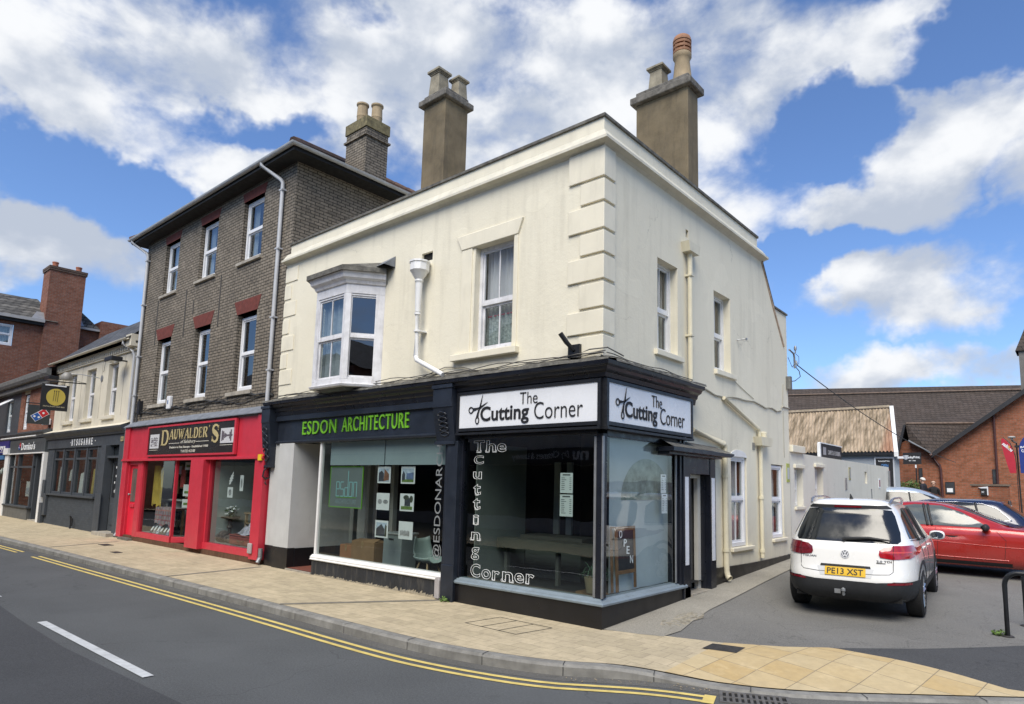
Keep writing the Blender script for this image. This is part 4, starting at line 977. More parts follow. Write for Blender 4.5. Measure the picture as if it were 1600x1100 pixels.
mb.tube([(bx,7.80,4.6),(bx+.05,7.92,4.50),(bx+.06,7.95,4.38),(bx+.02,7.7,4.25),(-.0,7.41,4.2)], .010, 5); mb.tube([(bx,7.85,4.9),(bx+.03,7.98,4.85),(bx+.03,7.97,4.7),(bx,7.86,4.6)], .006, 5); mb.tube([(-.08,7.42,4.75),(bx,7.6,4.55),(bx,7.78,4.66)], .007, 5)
tag(mb.build('overhead_wire', CABLE), 'thin black service wire slung from the bracket on the corner building to the shed', 'cable')
# flood lamp on the corner
fl = thing('flood_lamp', 'small black lamp on a square plate at the foot of the corner quoins', 'lamp', (-.55,.06,3.65))
mb = MB(); mb.box(-.62,-.42,.02,.10,3.56,3.74); mb.build('back_plate', METALB, fl); mb = MB(); mb.tube([(-.52,.02,3.66),(-.57,-.08,3.76),(-.62,-.16,3.88)], [.03,.035,.035], 10); mb.build('lamp_tube', METALB, fl)
mb = MB(); mb.tube([(-.6,.09,3.58),(-.66,.09,3.5)], .01, 5); mb.build('lamp_wire', CABLE, fl)

# ------------------------------------------------------------------ signs of the corner building
def scissors(mb, T):
    def q(*p): return [T(a, b) for a, b in p]
    def poly(pts): mb.prism(q(*pts), -.012, -.004, SGN)
    piv = (-2.22,2.95)
    poly([(-2.165,3.15),(-2.235,2.95),(-2.205,2.94)]); poly([(-2.06,3.03),(-2.225,2.965),(-2.215,2.935)])
    for c, r1, r2, a in (((-2.41,2.925),.052,.052,(-2.36,2.935)),((-2.27,2.76),.042,.058,(-2.262,2.815))):
        n = 20; o_ = circ(c, r1, n, r2); i_ = circ(c, r1-.014, n, r2-.016)
        for k in range(n): mb.prism(q(o_[k],o_[(k+1)%n],i_[(k+1)%n],i_[k]), -.012, -.004, SGN)
    poly([(-2.365,2.955),(-2.365,2.905),(-2.28,2.93),(-2.215,2.945),(-2.225,2.962),(-2.29,2.955)]); poly([(-2.295,2.81),(-2.245,2.815),(-2.24,2.87),(-2.212,2.945),(-2.235,2.95),(-2.27,2.88)])
def corner_sign(name, label, mp, u0, u1, T, ext):
    global SGN
    SGN = mp
    s = thing('shop_sign', label, 'sign', mp((u0+u1)/2, 0, 2.63), group='corner shop fascia signs')
    mb = MB(); mb.box(u0,u1,0,.08,2.65,3.17,mp); mb.build('sign_panel', SIGNW, s)
    mb = MB(); mb.box(u0-.05,u0,-.015,.08,2.58,3.215,mp); mb.box(u1,u1+.05,-.015,.08,2.58,3.215,mp); mb.box(u0,u1,-.015,.08,3.17,3.215,mp); mb.box(u0,u1,-.015,.08,2.60,2.65,mp); mb.box(u0-.05,u1+.05,-.03,.06,2.545,2.578,mp)
    mb.build('sign_frame', METALB, s)
    mb = MB()
    def L(b, a0, a1, z0, z1, bold=0.): letter(mb, b, mp, T(a0,0)[0], T(a1,0)[0], z0, z1, -.004, bold, thick=.006)
    L('The', -1.41,-1.08,2.955,3.125,-.012); L('Cutting',-2.205,-1.235,2.675,2.965,.018); L('Corner',-1.135,-.29,2.725,2.965,-.010)
    mb.build('sign_lettering', INK, s)
    mb = MB(); scissors(mb, T); mb.build('scissors_emblem', INK, s)
corner_sign('front', 'white fascia sign with a scissors emblem over the street window', FR(-.06), -2.67, -.05, lambda a, b: (a, b), 0)
corner_sign('side', 'white fascia sign with a scissors emblem on the car park side of the shop', SD(.06), .02, 2.38, lambda a, b: (.10+(a+2.56)*.905, b), 0)
SGN = FR(.05)
s = thing('shop_sign', 'lime green lettering of the architects on the blue black fascia', 'sign', (-5.7,.04,2.69))
for W_ in (0,1):
  mb = MB()
  if W_ == 0: letter(mb, 'ESDON', FR(.05), -7.40,-6.20,2.715,2.985,-.004,.002,spacing=1.12,thick=.02)
  else: letter(mb, 'ARCHITECTURE', FR(.05), -6.0,-4.02,2.725,3.0,-.004,.002,spacing=1.12,thick=.02)
  mb.build('sign_lettering', GREENL, s)
# hanging pictures in the office window
PICS = [(-5.04,1.775,0),(-4.37,1.775,1),(-5.04,1.30,2),(-4.37,1.305,3),(-5.04,.815,4),(-4.37,.83,5)]
PN = ['photo card of a brick house gable, above the grey sketch card in the office window','photo card of a long blue building above the arch picture in the office window','white card with two small grey sketches in the office window','photo card of a white arch between trees in the office window','photo card of a dark pitched roof, below the grey sketch card in the office window','white card with a fine line sketch above the pale green chair in the office window']
pc = {k: M('picture_'+k, c, .6, .35, 14., 0) for k, c in dict(brick=(.22,.10,.06), sky=(.42,.5,.6), dark=(.05,.055,.07), tree=(.06,.07,.05), green=(.14,.22,.06), grey=(.3,.3,.31), blue=(.13,.18,.32)).items()}
PF = FR(.2)
for (u, z, k) in PICS:
    p = thing('picture_card', PN[k], 'picture', (u+.18,.2,z), group='picture cards hung in the office window')
    mb = MB(); mb.box(u,u+.37,0,.008,z,z+.30,PF); mb.build('card', PAPER, p)
    def pp(poly, m): q = MB(); q.prism([(u+a*.37, z+b*.30) for a, b in poly], -.003-.0006*len(p.children), -.0005, PF); q.build('print', pc[m], p)
    if k == 0: pp([(.08,.1),(.92,.1),(.92,.88),(.08,.88)],'sky'); pp([(.1,.12),(.5,.12),(.5,.6),(.3,.75),(.1,.6)],'dark'); pp([(.5,.12),(.9,.2),(.9,.55),(.55,.85)],'brick')
    if k == 1: pp([(.08,.1),(.92,.1),(.92,.88),(.08,.88)],'sky'); pp([(.08,.1),(.92,.1),(.92,.25),(.08,.25)],'green'); pp([(.4,.25),(.92,.25),(.92,.65),(.4,.6)],'blue'); pp([(.08,.2),(.3,.2),(.3,.55),(.18,.75),(.08,.5)],'dark')
    if k == 2: pp(circ((.28,.5),.17,10,.14),'grey'); pp(circ((.72,.5),.2,10,.12),'grey')
    if k == 3: pp([(.1,.1),(.9,.1),(.9,.28),(.1,.28)],'green'); pp([(.35,.3),(.75,.3),(.75,.7),(.55,.85),(.35,.7)],'dark'); pp(circ((.45,.78),.2,10,.14),'tree'); pp(circ((.82,.7),.12,10,.2),'tree')
    if k == 4: pp([(.1,.1),(.9,.1),(.9,.88),(.1,.88)],'sky'); pp([(.1,.1),(.75,.1),(.75,.5),(.5,.8),(.1,.5)],'dark'); pp([(.75,.1),(.9,.1),(.9,.7),(.8,.8)],'tree')
    if k == 5:
        for q_ in range(7): pp([(.1+.1*q_,.2+.03*(q_%3)),(.19+.1*q_,.2),(.18+.1*q_,.45+.05*(q_%2)),(.12+.1*q_,.5)],'grey')
# office logo panel
s = thing('logo_panel', 'translucent grey office panel with a lime green border and esdon lettering', 'sign', (-6.0,.2,1.3))
mb = MB(); mb.box(-6.54,-5.49,0,.006,1.31,2.07,PF); mb.build('panel', M('grey_translucent_panel', (.17,.205,.205), .4, .08, 2., 0), s)
mb = MB()
for b in ((-6.55,-5.48,-.004,.01,2.06,2.075),(-6.55,-5.48,-.004,.01,1.295,1.31),(-6.55,-6.535,-.004,.01,1.31,2.06),(-5.495,-5.48,-.004,.01,1.31,2.06)): mb.box(*b, mp=PF)
mb.build('panel_border', GREENL, s)
TQ = M('pale_turquoise', (.30,.58,.60), .5, .05, 3., 0)
mb = MB(); mb.box(-6.32,-5.66,-.004,-.001,1.485,1.495,PF); mb.build('panel_line', GREENL, s)
mb = MB()
def rect_letter(segs, u, w_):
    for (a, b) in segs: stroke(mb, PF, [(u+a[0]*w_, 1.51+a[1]*.27), (u+b[0]*w_, 1.51+b[1]*.27)], .016, -.002, .003)
w_ = .10
E_ = [((0,0),(0,1)),((0,1),(1,1)),((0,0),(1,0)),((0,.5),(1,.5)),((1,.5),(1,1))]
rect_letter(E_, -6.32, w_); rect_letter([((0,1),(1,1)),((0,1),(0,.5)),((0,.5),(1,.5)),((1,.5),(1,0)),((1,0),(0,0))], -6.18, w_)
rect_letter([((0,0),(0,.6)),((0,.6),(1,.6)),((1,0),(1,1.8)),((0,0),(1,0))], -6.04, w_); rect_letter([((0,0),(0,1)),((0,1),(1,1)),((1,0),(1,1)),((0,0),(1,0))], -5.90, w_); rect_letter([((0,0),(0,1)),((0,1),(1,1)),((1,0),(1,1))], -5.76, w_)
mb.build('panel_lettering', TQ, s)
mb = MB(); letter(mb, 'ARCHITECTURE', PF, -6.34,-5.66,1.37,1.45,-.001,thick=.002); mb.build('panel_subtitle', M('grey_blue_vinyl', (.24,.32,.34), .5, .05, 3., 0), s)
# things standing in the office window
def carton(x0, x1, y0, y1, z0, z1, label, mat, flaps=False):
    t = thing('cardboard_box', label, 'box', ((x0+x1)/2,(y0+y1)/2,z0), group='cardboard boxes in the office window')
    mb = MB(); mb.box(x0,x1,y0,y1,z0,z1); mb.build('carton', mat, t, bevel=.008)
    mb = MB(); mb.box((x0+x1)/2-.03,(x0+x1)/2+.03,y0-.002,y1,z1+.0005,z1+.003); mb.box((x0+x1)/2-.03,(x0+x1)/2+.03,y0-.003,y0-.0005,z1-.12,z1+.003)
    mb.build('packing_tape', M('packing_tape', (.30,.20,.10), .3, .05, 5., 0), t)
    if flaps:
        mb = MB(); mb.add([(x0,y0,z1),(x1,y0,z1),(x1-.02,y0+.16,z1+.06),(x0+.05,y0+.16,z1+.04)], [(0,1,2,3)]); mb.build('flap', mat, t, recalc=False)
carton(-6.62,-6.22,.55,.85,.02,.56, 'small orange brown cardboard box beside the white window bar', M('orange_card', (.33,.15,.07), .85, .1, 5., .1))
carton(-6.17,-5.45,.50,.95,.02,.66, 'larger tan cardboard box with its lid lifting in the office window', CARD, True)
t = thing('storage_bin', 'grey plastic box bin with a sloping top on the office floor', 'bin', (-5.1,.6,.30))
mb = MB(); mb.prism([(-5.30,.02),(-4.78,.02),(-4.75,.84),(-5.28,.84)], .58, .95, FR(0)); bn = mb.build('bin_body', M('grey_bin', (.25,.29,.29), .5, .06, 4., 0), t, bevel=.015)
mb = MB(); mb.box(-5.30,-4.73,.56,.97,.842,.875); mb.build('bin_lid', M('grey_bin_lid', (.32,.36,.36), .5, .06, 4., 0), t, bevel=.01); mb = MB(); mb.box(-5.12,-4.98,.574,.579,.74,.77); mb.build('bin_slot', INK, t)
# shell chair
t = thing('shell_chair', 'pale green plastic shell chair on splayed wooden legs', 'chair', (-4.1,.66,.02))
mb = MB(); SHELL = M('pale_green_shell', (.36,.45,.43), .45, .05, 3., 0); n, m = 12, 10; vs = []
for i in range(n+1):
    tt = i/n
    if tt < .5: y, z = .25-.40*tt*2*.95, .72-.015*math.sin(tt*2*math.pi)
    else: k = (tt-.5)*2; y, z = -.13-.10*k-.03*math.sin(k*math.pi), .72+.40*k**1.15
    hw = .22-.05*max(0, tt-.7)/.3-.03*(1-min(1, tt*5))
    for j in range(m+1):
        s_ = -1+2*j/m; up = .10*abs(s_)**3*(1 if tt < .6 else .4); fwd = .07*abs(s_)**3*(tt > .5)
        # the chair faces away from the street, its back towards the window's left
        lx, ly = y+fwd, s_*hw
        vs.append((-4.12+lx*.95, .66+ly, z+up-.30))
mb.add(vs, [(i*(m+1)+j,(i+1)*(m+1)+j,(i+1)*(m+1)+j+1,i*(m+1)+j+1) for i in range(n) for j in range(m)])
so_ = mb.build('seat_shell', SHELL, t, recalc=False, smooth=True); md = so_.modifiers.new('solid', 'SOLIDIFY'); md.thickness = .012
LEGW = M('pale_beech', (.42,.29,.16), .5, .1, 6., 0)
for sx in (-1,1):
    for sy in (-1,1):
        mb = MB(); mb.tube([(-4.10+sx*.10,.66+sy*.10,.42),(-4.10+sx*.22,.66+sy*.21,.02)], [.016,.011], 8); mb.build('leg', LEGW, t)
mb = MB()
for a, b in (((-1,-1),(1,1)),((-1,1),(1,-1))): mb.tube([(-4.10+a[0]*.17,.66+a[1]*.16,.20),(-4.10+b[0]*.13,.66+b[1]*.13,.32)], .005, 6)
mb.build('leg_brace', METALB, t)
# hairdresser interior things
def price_list(mp, u0, z0, u1, z1, label, group):
    t = thing('price_list', label, 'notice', mp((u0+u1)/2,.01,z0), group=group)
    mb = MB(); mb.box(u0,u1,.006,.009,z0,z1,mp); mb.build('sheet', PAPER, t)
    mb = MB(); w_ = u1-u0; n = int((z1-z0)/.026)
    mb.box(u0+w_*.2,u1-w_*.2,.004,.0055,z1-.035,z1-.018,mp)
    rn = random.Random(int(u0*99))
    for i in range(2, n-1):
        z = z1-.026*i-.02; mb.box(u0+w_*.1,u0+w_*(.3+.2*rn.random()),.004,.0055,z,z+.007,mp); mb.box(u1-w_*.25,u1-w_*.1,.004,.0055,z,z+.007,mp)
    mb.build('printed_lines', M('grey_print', (.12,.12,.13), .8, .1, 5., 0), t)
price_list(GF, -.77,1.70,-.555,1.975, 'upper white price list taped inside the street window of the hairdresser', 'price lists in the street window'); price_list(GF, -.77,1.385,-.55,1.68, 'lower white price list taped inside the street window of the hairdresser', 'price lists in the street window')
SG = SD(-.06)
price_list(SG, 1.64,1.72,1.80,2.00, 'upper white notice taped inside the frosted side window', 'notices in the side window'); price_list(SG, 1.665,1.42,1.83,1.71, 'lower white notice taped inside the frosted side window', 'notices in the side window')
t = thing('salon_counter', 'low pale salon counter inside the hairdresser window', 'counter', (-2.0,1.6,.3))
mb = MB(); mb.box(-2.5,-1.35,1.4,1.8,.3,.92); mb.build('counter_body', M('counter_pale', (.16,.17,.165), .5, .1, 3., 0), t); mb = MB(); mb.box(-2.58,-1.3,1.35,1.85,.92,.97); mb.build('counter_top', M('counter_top_beige', (.16,.145,.12), .5, .1, 3., 0), t)
t = thing('reflection_band', 'beige board across the salon standing in for the pavement reflected in the street window', 'shelf', (-1.3,.9,.3))  # beige band of reflected pavement, built as a board inside the salon
mb = MB(); mb.box(-2.55,-.2,.75,1.05,.80,.95); mb.build('band_board', M('beige_reflection', (.075,.075,.06), .6, .15, 3., 0), t); mb = MB()
for x in (-2.45,-1.4,-.35): mb.box(x-.03,x+.03,.86,.92,.3,.8)
mb.build('band_post', M('beige_reflection_post', (.10,.10,.09), .6, .15, 3., 0), t)
for i, (x, lab) in enumerate(((-2.25,'pale cream upright mirror panel inside the salon'),(-1.98,'grey upright mirror panel beside the cream one inside the salon'))):
    t = thing('mirror_panel', lab, 'mirror', (x,1.95,.97), group='upright panels in the salon')
    mb = MB(); mb.prism([(x-.06,.97),(x+.06,.97),(x+.07,2.2),(x-.05,2.2)], 1.9, 1.94, FR(0)); mb.build('panel', M('panel_pale%d' % i, (.46,.44,.40) if i == 0 else (.27,.28,.30), .5, .1, 3., 0), t)
t = thing('salon_chair', 'black padded salon chair behind the street window', 'chair', (-1.25,2.1,.3))
mb = MB(); mb.box(-1.5,-1.0,1.85,2.35,.72,.84); mb.build('seat', INK, t, bevel=.04); mb = MB(); mb.box(-1.5,-1.0,2.3,2.42,.86,1.45); mb.build('backrest', INK, t, bevel=.05); mb = MB(); mb.lathe([(.25,.3),(.25,.33),(.04,.36),(.04,.72)], (-1.25,2.1,0), 16); mb.build('pedestal', GALV, t)
t = thing('cabinet', 'white salon cabinet near the corner of the window', 'cabinet', (-.5,1.8,.3))
mb = MB(); mb.box(-.85,-.25,1.6,2.0,.3,1.12); mb.build('cabinet_body', M('cabinet_pale', (.22,.23,.24), .5, .1, 3., 0), t, bevel=.01); mb = MB(); mb.box(-.84,-.56,1.585,1.598,.34,1.08); mb.box(-.54,-.26,1.585,1.598,.34,1.08); mb.build('cabinet_door', M('cabinet_door_pale', (.26,.27,.28), .4, .1, 3., 0), t)
# spiky plant in the corner window
t = thing('potted_plant', 'potted spider plant with long arching leaves in the street window corner', 'plant', (-.38,.36,.38))
mb = MB(); mb.lathe([(0,.38),(.10,.38),(.13,.58),(.12,.58),(.11,.55),(0,.55)], (-.38,.36,0), 16); mb.build('pot', CLAYPOT, t, smooth='auto')
mb = MB(); rn = random.Random(5)
for k in range(46):
    a = rn.uniform(0, 6.28); L = rn.uniform(.22,.42); hgt = rn.uniform(.18,.62); pts = []
    for i in range(8):
        q_ = i/7; pts.append(Vector((-.38+math.cos(a)*L*q_*.75, .36+math.sin(a)*min(L,.22)*q_, .56+hgt*q_-.9*hgt*q_**2.6)))
    for i in range(7):
        w_ = .008*(1-i/7.5); n_ = Vector((-math.sin(a), math.cos(a), 0)); mb.add([pts[i]-n_*w_, pts[i]+n_*w_, pts[i+1]+n_*w_*.85, pts[i+1]-n_*w_*.85], [(0,1,2,3)])
mb.build('leaf', M('grey_green_leaf', (.09,.16,.10), .5, .4, 20., 0), t, recalc=False)
mb = MB(); mb.box(-.62,-.18,.28,.5,.345,.38); mb.build('saucer_board', WOOD, t)
# chalkboard standing on the sill outside the side window
t = thing('chalkboard_sign', 'wooden framed chalkboard with OPEN in white letters inside the side window', 'sign', (-.1,.73,.38))
def AB(u, d, z): return (-.085-d*.7-.03*(z-.4)/.9, u+.15, z)
mb = MB()
for (a, b, c, d_) in ((.33,.385,.40,1.26),(.79,.84,.42,1.26),(.385,.79,1.205,1.26),(.385,.79,.625,.675)): mb.box(a,b,0,.028,c,d_,AB)
mb.build('frame', WOOD, t, bevel=.003)
mb = MB(); mb.box(.385,.79,.008,.02,.675,1.205,AB); mb.build('board', CHALK, t)
mb = MB()
for (a, b) in ((.25,.29),(.295,.30)): mb.box(a,b,.045,.06,.40,1.24,AB)
mb.box(.25,.31,.0,.06,1.24,1.265,AB); mb.build('rear_frame', WOOD, t)
mb = MB()
for ch_, u, z in (('O',.425,1.105),('P',.535,.985),('E',.605,.885),('N',.69,.755)): letter(mb, ch_, AB, u, u+.075, z, z+.105, .007, .01, thick=.002, rot=R(-4))
mb.build('chalk_lettering', WLET, t)

# ------------------------------------------------------------------ grey brick building with the red shop
FB = FR(.12)
bb = thing('brick_building', 'three-storey grey brick building above the red shop front', 'building', (-13,4,0))
ups = [(-15.78,-14.80),(-13.38,-12.35),(-10.95,-9.93)]; los = [(-15.78,-14.82),(-13.25,-12.32),(-10.86,-9.88)]
mb = MB()
holes = [(a,b,7.10,8.67,.14) for a, b in ups]+[(a,b,3.86,5.77,.16) for a, b in los]
mb.holed(FB, -17.25, -8.60, 3.20, 9.02, holes, .14)
mb.holed(FB, -8.60, -8.50, 6.5, 9.02, [], .1)
mb.quad((-8.5,.12,6.0),(-8.5,9,6.0),(-8.5,9,9.02),(-8.5,.12,9.02)); mb.quad((-17.25,.12,3),(-17.25,9,3),(-17.25,9,9.02),(-17.25,.12,9.02)); mb.quad((-17.25,9,0),(-8.5,9,0),(-8.5,9,9.02),(-17.25,9,9.02))
mb.build('wall', GREYBRICK, bb, recalc=False)
for i, (a, b) in enumerate(ups):
    mb = MB(); mb.prism([(a-.01,8.67),(b+.01,8.67),(b+.10,8.91),(a-.10,8.91)], -.008, .12, FB); mb.build('brick_arch', REDDARK, bb)
    sash(bb, FB, a+.02, b-.02, 7.12, 8.66, .10, UPVC, 0, [(.0,.3,0,1.,NET),(.72,1.,0,1,NET)], .5, .07, glass=upglass)
for i, (a, b) in enumerate(los):
    mb = MB(); mb.prism([(a-.01,5.77),(b+.01,5.77),(b+.16,6.11),(a-.20,6.11)], -.008, .14, FB); mb.build('brick_arch', REDDARK, bb)
    sash(bb, FB, a+.02, b-.02, 3.88, 5.70, .12, UPVC, 0, [(.45,.98,.52,.97,BLIND)] if i else [(.0,.4,0,1.,NET)], .5, .07, glass=upglass)
    mb = MB()
mb = MB()
for a, b in ups: mb.box(a-.12,b+.06,-.06,.10,7.02,7.098,FB)
for a, b in los: mb.box(a-.22,b+.05,-.06,.12,3.76,3.858,FB)
mb.each('window_sill', STONE, bb, bevel=.008)
mb = MB(); mb.box(-17.2,-8.7,.6,8.5,3.3,6.2); mb.box(-17.2,-8.7,.6,8.5,6.45,8.98); mb.build('interior', ROOMGREY, bb, recalc=False)
# dark strips of repointing between the storeys
mb = MB()
for a, z0, z1 in ((-16.02,5.66,6.98),(-14.02,5.65,6.98),(-11.92,5.64,6.98),(-13.5,6.2,6.6)): mb.box(a-.035,a+.035,-.006,.01,z0,z1,FB)
mb.each('mortar_strip', M('old_mortar_strip', (.06,.055,.05), .95, .3, 10., .4), bb)
# eaves, gutter, hipped roof
ex0, ex1, ey0, ey1, ez = -17.68, -8.02, -.26, 9.4, 9.10
rp = 4.0; rz = ez+rp*.60
mb = MB(); xm0, xm1, ym = ex0+4.83, ex1-4.83, (ey0+ey1)/2; rz = ez+4.83*.60
mb.add([(ex0,ey0,ez+.05),(ex1,ey0,ez+.05),(ex1,ey1,ez+.05),(ex0,ey1,ez+.05),(xm0,ym,rz),(xm1-.001,ym,rz)], [(0,1,5,4),(1,2,5),(2,3,4,5),(3,0,4)])
rf = mb.build('roof', TILE, bb, recalc=False)
mb = MB()
for a, b in (((ex1,ey0,ez+.06),(xm1,ym,rz+.02)),((ex1,ey1,ez+.06),(xm1,ym,rz+.02)),((ex0,ey0,ez+.06),(xm0,ym,rz+.02)),((xm0,ym,rz+.02),(xm1,ym,rz+.02))):
    A, B = Vector(a), Vector(b); n = int((B-A).length/.42)
    for k in range(n): mb.tube([A.lerp(B, k/n), A.lerp(B, (k+.97)/n)], [.10,.115], 8)
mb.build('ridge_tiles', M('ridge_tile', (.085,.05,.038), .85, .4, 6., .3, 40, dirt=.5), rf, smooth='auto')
mb = MB(); mb.prismz([(ex0+.03,ey0+.03),(ex1-.03,ey0+.03),(ex1-.03,ey1),(ex0+.03,ey1)], ez-.10, ez-.06); mb.sweep([(ex0+.05,ey1),(ex0+.05,ey0+.05),(ex1-.05,ey0+.05),(ex1-.05,ey1)], [(0,ez-.06),(0,ez+.04),(-.03,ez+.04),(-.03,ez-.06)]); mb.build('soffit', M('black_soffit', (.004,.004,.0045), .7, .2, 3., 0), bb)
mb = MB()
gp = [(.06+.062*math.cos(t), ez+.045+.062*math.sin(t)) for t in [math.pi+math.pi*k/8 for k in range(9)]]; gi = [(.06+.052*math.cos(t), ez+.045+.052*math.sin(t)) for t in [2*math.pi-math.pi*k/8 for k in range(9)]]
mb.sweep([(ex0+.05,ey1),(ex0+.05,ey0+.05),(ex1-.05,ey0+.05),(ex1-.05,ey1)], gp+gi)
mb.build('gutter', M('pale_grey_gutter', (.40,.41,.42), .5, .12, 4., .1, dirt=.3), bb, smooth='auto')
PIPEG = M('pale_grey_pipe', (.46,.47,.49), .45, .08, 4., 0, dirt=.2)
for (x, lab, zb) in ((-8.97,'pale grey downpipe at the cream building edge',3.36),(-17.02,'pale grey downpipe at the white pub edge',3.1)):
    mb = MB(); dx = -.45 if x > -12 else -.5
    mb.tube([(x+dx,ey0-.0,ez-.01),(x+dx,ey0,ez-.08),(x+dx*.1,.02,ez-.42),(x,.05,ez-.5),(x,.05,zb)], .045, 12)
    for z in (8.4,7.0,5.4,4.2): mb.box(x-.07,x+.07,.0,.125,z,z+.035)
    d = mb.build('downpipe', PIPEG, bb, smooth='auto'); d['label'] = lab
ch, zt = chimney(bb, -10.35, -9.42, 2.50, 3.22, 9.0, 11.30, GREYBRICK, M('lichen_cap', (.16,.135,.07), .9, .5, 9., .7, 20, dirt=.5, dirtcol=(.05,.045,.03)), .03, .30, .02)
mb = MB(); mb.box(-10.40,-9.37,2.45,3.27,11.05,11.10); mb.build('chimney_band', GREYBRICK, ch)
for px, py in ((-9.98,2.72),(-9.70,3.0)):
    mb = MB(); mb.lathe([(0,zt-.02),(.15,zt-.02),(.145,zt+.2),(.155,zt+.22),(.15,zt+.25),(.14,zt+.52),(.17,zt+.56),(.17,zt+.60),(.13,zt+.60),(.12,zt+.3),(0,zt+.3)], (px,py,0), 18); mb.build('chimney_pot', CLAYPOT, ch, smooth='auto')
# cables and boxes above the red shop
mb = MB(); rn = random.Random(9)
for q_ in range(5):
    pts = [(-17.0+8.2*k/30, .10-.02*q_/3, 3.60+.035*q_+.06*math.sin(k*.7+q_)+.05*rn.random()) for k in range(31)]; mb.tube(pts, .011, 5)
mb.tube([(-16.75,.08,3.3),(-16.8,.08,3.9),(-16.7,.09,4.1)], .025, 6); mb.tube([(-16.9,.08,3.3),(-16.95,.08,4.0),(-16.93,.08,5.4)], .012, 5)
mb.build('wall_cable', CABLE, bb)
mb = MB(); mb.box(-16.62,-16.46,-.10,.0,3.62,4.02,FB); mb.build('meter_box', METALB, bb)
t = thing('alarm_box', 'small white alarm box under the first floor windows of the brick building', 'alarm box', (-14.4,.08,3.62)); mb = MB(); mb.box(-14.52,-14.30,-.09,-.001,3.66,4.02,FB); mb.build('case', UPVC, t, bevel=.02); mb = MB(); mb.box(-14.44,-14.38,-.096,-.0905,3.80,3.90,FB); mb.build('badge', pc['blue'], t)
mb = MB(); mb.box(-17.25,-8.78,-.05,.125,3.20,3.3); mb.add([(-17.05,-.14,3.245),(-8.80,-.14,3.255),(-8.80,.118,3.44),(-17.05,.118,3.43),(-17.05,-.14,3.225),(-8.80,-.14,3.235)], [(0,1,2,3),(4,5,1,0)]); mb.build('lead_flashing', LEAD, bb, recalc=False)
# red shopfront
RF = FR(-.05)
mb = MB(); mb.box(-16.70,-9.02,-.045,.14,2.30,3.22); mb.build('fascia', REDP, bb)
mb = MB(); mb.box(-17.04,-16.68,-.09,.14,.06,3.235); mb.box(-9.04,-8.66,-.09,.14,.10,3.235); mb.box(-12.13,-11.42,-.16,.14,.12,2.235); mb.each('pilaster', REDP, bb, bevel=.006)
mb = MB(); mb.box(-17.05,-8.66,-.125,-.04,2.235,2.275); mb.box(-17.05,-8.66,-.115,-.04,2.275,2.298); mb.build('fascia_rail', REDP, bb, bevel=.005)
mb = MB(); mb.box(-15.93,-15.60,-.04,.1,.12,2.235); mb.box(-16.68,-16.62,-.02,.1,.12,2.235); mb.box(-16.62,-15.93,-.02,.1,2.13,2.235)
mb.box(-15.60,-13.35,-.04,.10,.13,.275); mb.box(-13.40,-13.34,-.02,.06,.275,2.235); mb.box(-15.60,-15.55,-.03,.08,.275,2.235)
mb.box(-11.42,-9.04,-.04,.12,.13,.28); mb.box(-11.42,-11.36,-.02,.1,.28,2.235); mb.box(-9.17,-9.04,-.02,.1,.28,2.235)
d1, d2 = Vector((-13.35,.02)), Vector((-12.35,1.15)); dd = (d2-d1).normalized(); dn = Vector((-dd.y, dd.x))
def RET(u, d, z): p = d1+dd*u+dn*d; return (p.x, p.y, z)
Lr = (d2-d1).length; mb.box(.0,Lr,-.03,.05,.13,.275,RET); mb.box(Lr-.06,Lr,-.02,.04,.275,2.235,RET)
mb.build('shopfront_frame', REDP, bb, bevel=.004)
BROWNT = brickM('brown_glazed_tile', (.13,.062,.035), (.10,.05,.03), (.05,.03,.02), .075, .16, .004, .2, .3, .3, offset=0.)
mb = MB(); mb.box(-16.60,-8.70,-.035,.10,-.05,.128); mb.build('tiled_plinth', BROWNT, bb)
mb = MB(); mb.box(-16.65,-15.85,-.16,-.04,-.03,.07); mb.build('door_step', DIRTYLEAD, bb)
mb = MB(); mb.box(-16.62,-15.93,.04,.09,.13,2.125); do = mb.build('door', M('bright_red_door', (.66,.020,.045), .35, .06, 3., .05), bb)
mb = MB(); mb.box(-16.50,-16.10,.025,.039,1.08,2.03); mb.build('door_glass', M('bronze_glass', (.11,.10,.09), .08, .2, 2., 0), do); mb = MB(); mb.box(-16.45,-16.15,.005,.039,.92,1.02); mb.build('letter_box', REDP, do, bevel=.01); mb = MB(); mb.lathe([(0,-.06),(.03,-.05),(.03,-.02),(.012,-.01),(.012,.03)], (-16.56,.04,1.28), 12, 'y'); mb.build('handle', GALV, do, smooth=True)
mb = MB(); mb.quad((-15.55,.03,.275),(-13.40,.03,.275),(-13.40,.03,2.235),(-15.55,.03,2.235)); mb.quad(RET(.03,.01,.275),RET(Lr-.06,.01,.275),RET(Lr-.06,.01,2.235),RET(.03,.01,2.235)); mb.build('shop_window', dimglass, bb, recalc=False)['label'] = 'window of the red shop with an angled lobby pane'
mb = MB(); mb.quad((-11.36,.05,.28),(-9.17,.05,.28),(-9.17,.05,2.235),(-11.36,.05,2.235)); mb.build('shop_window', dimglass, bb, recalc=False)['label'] = 'window of the red shop with curios behind'
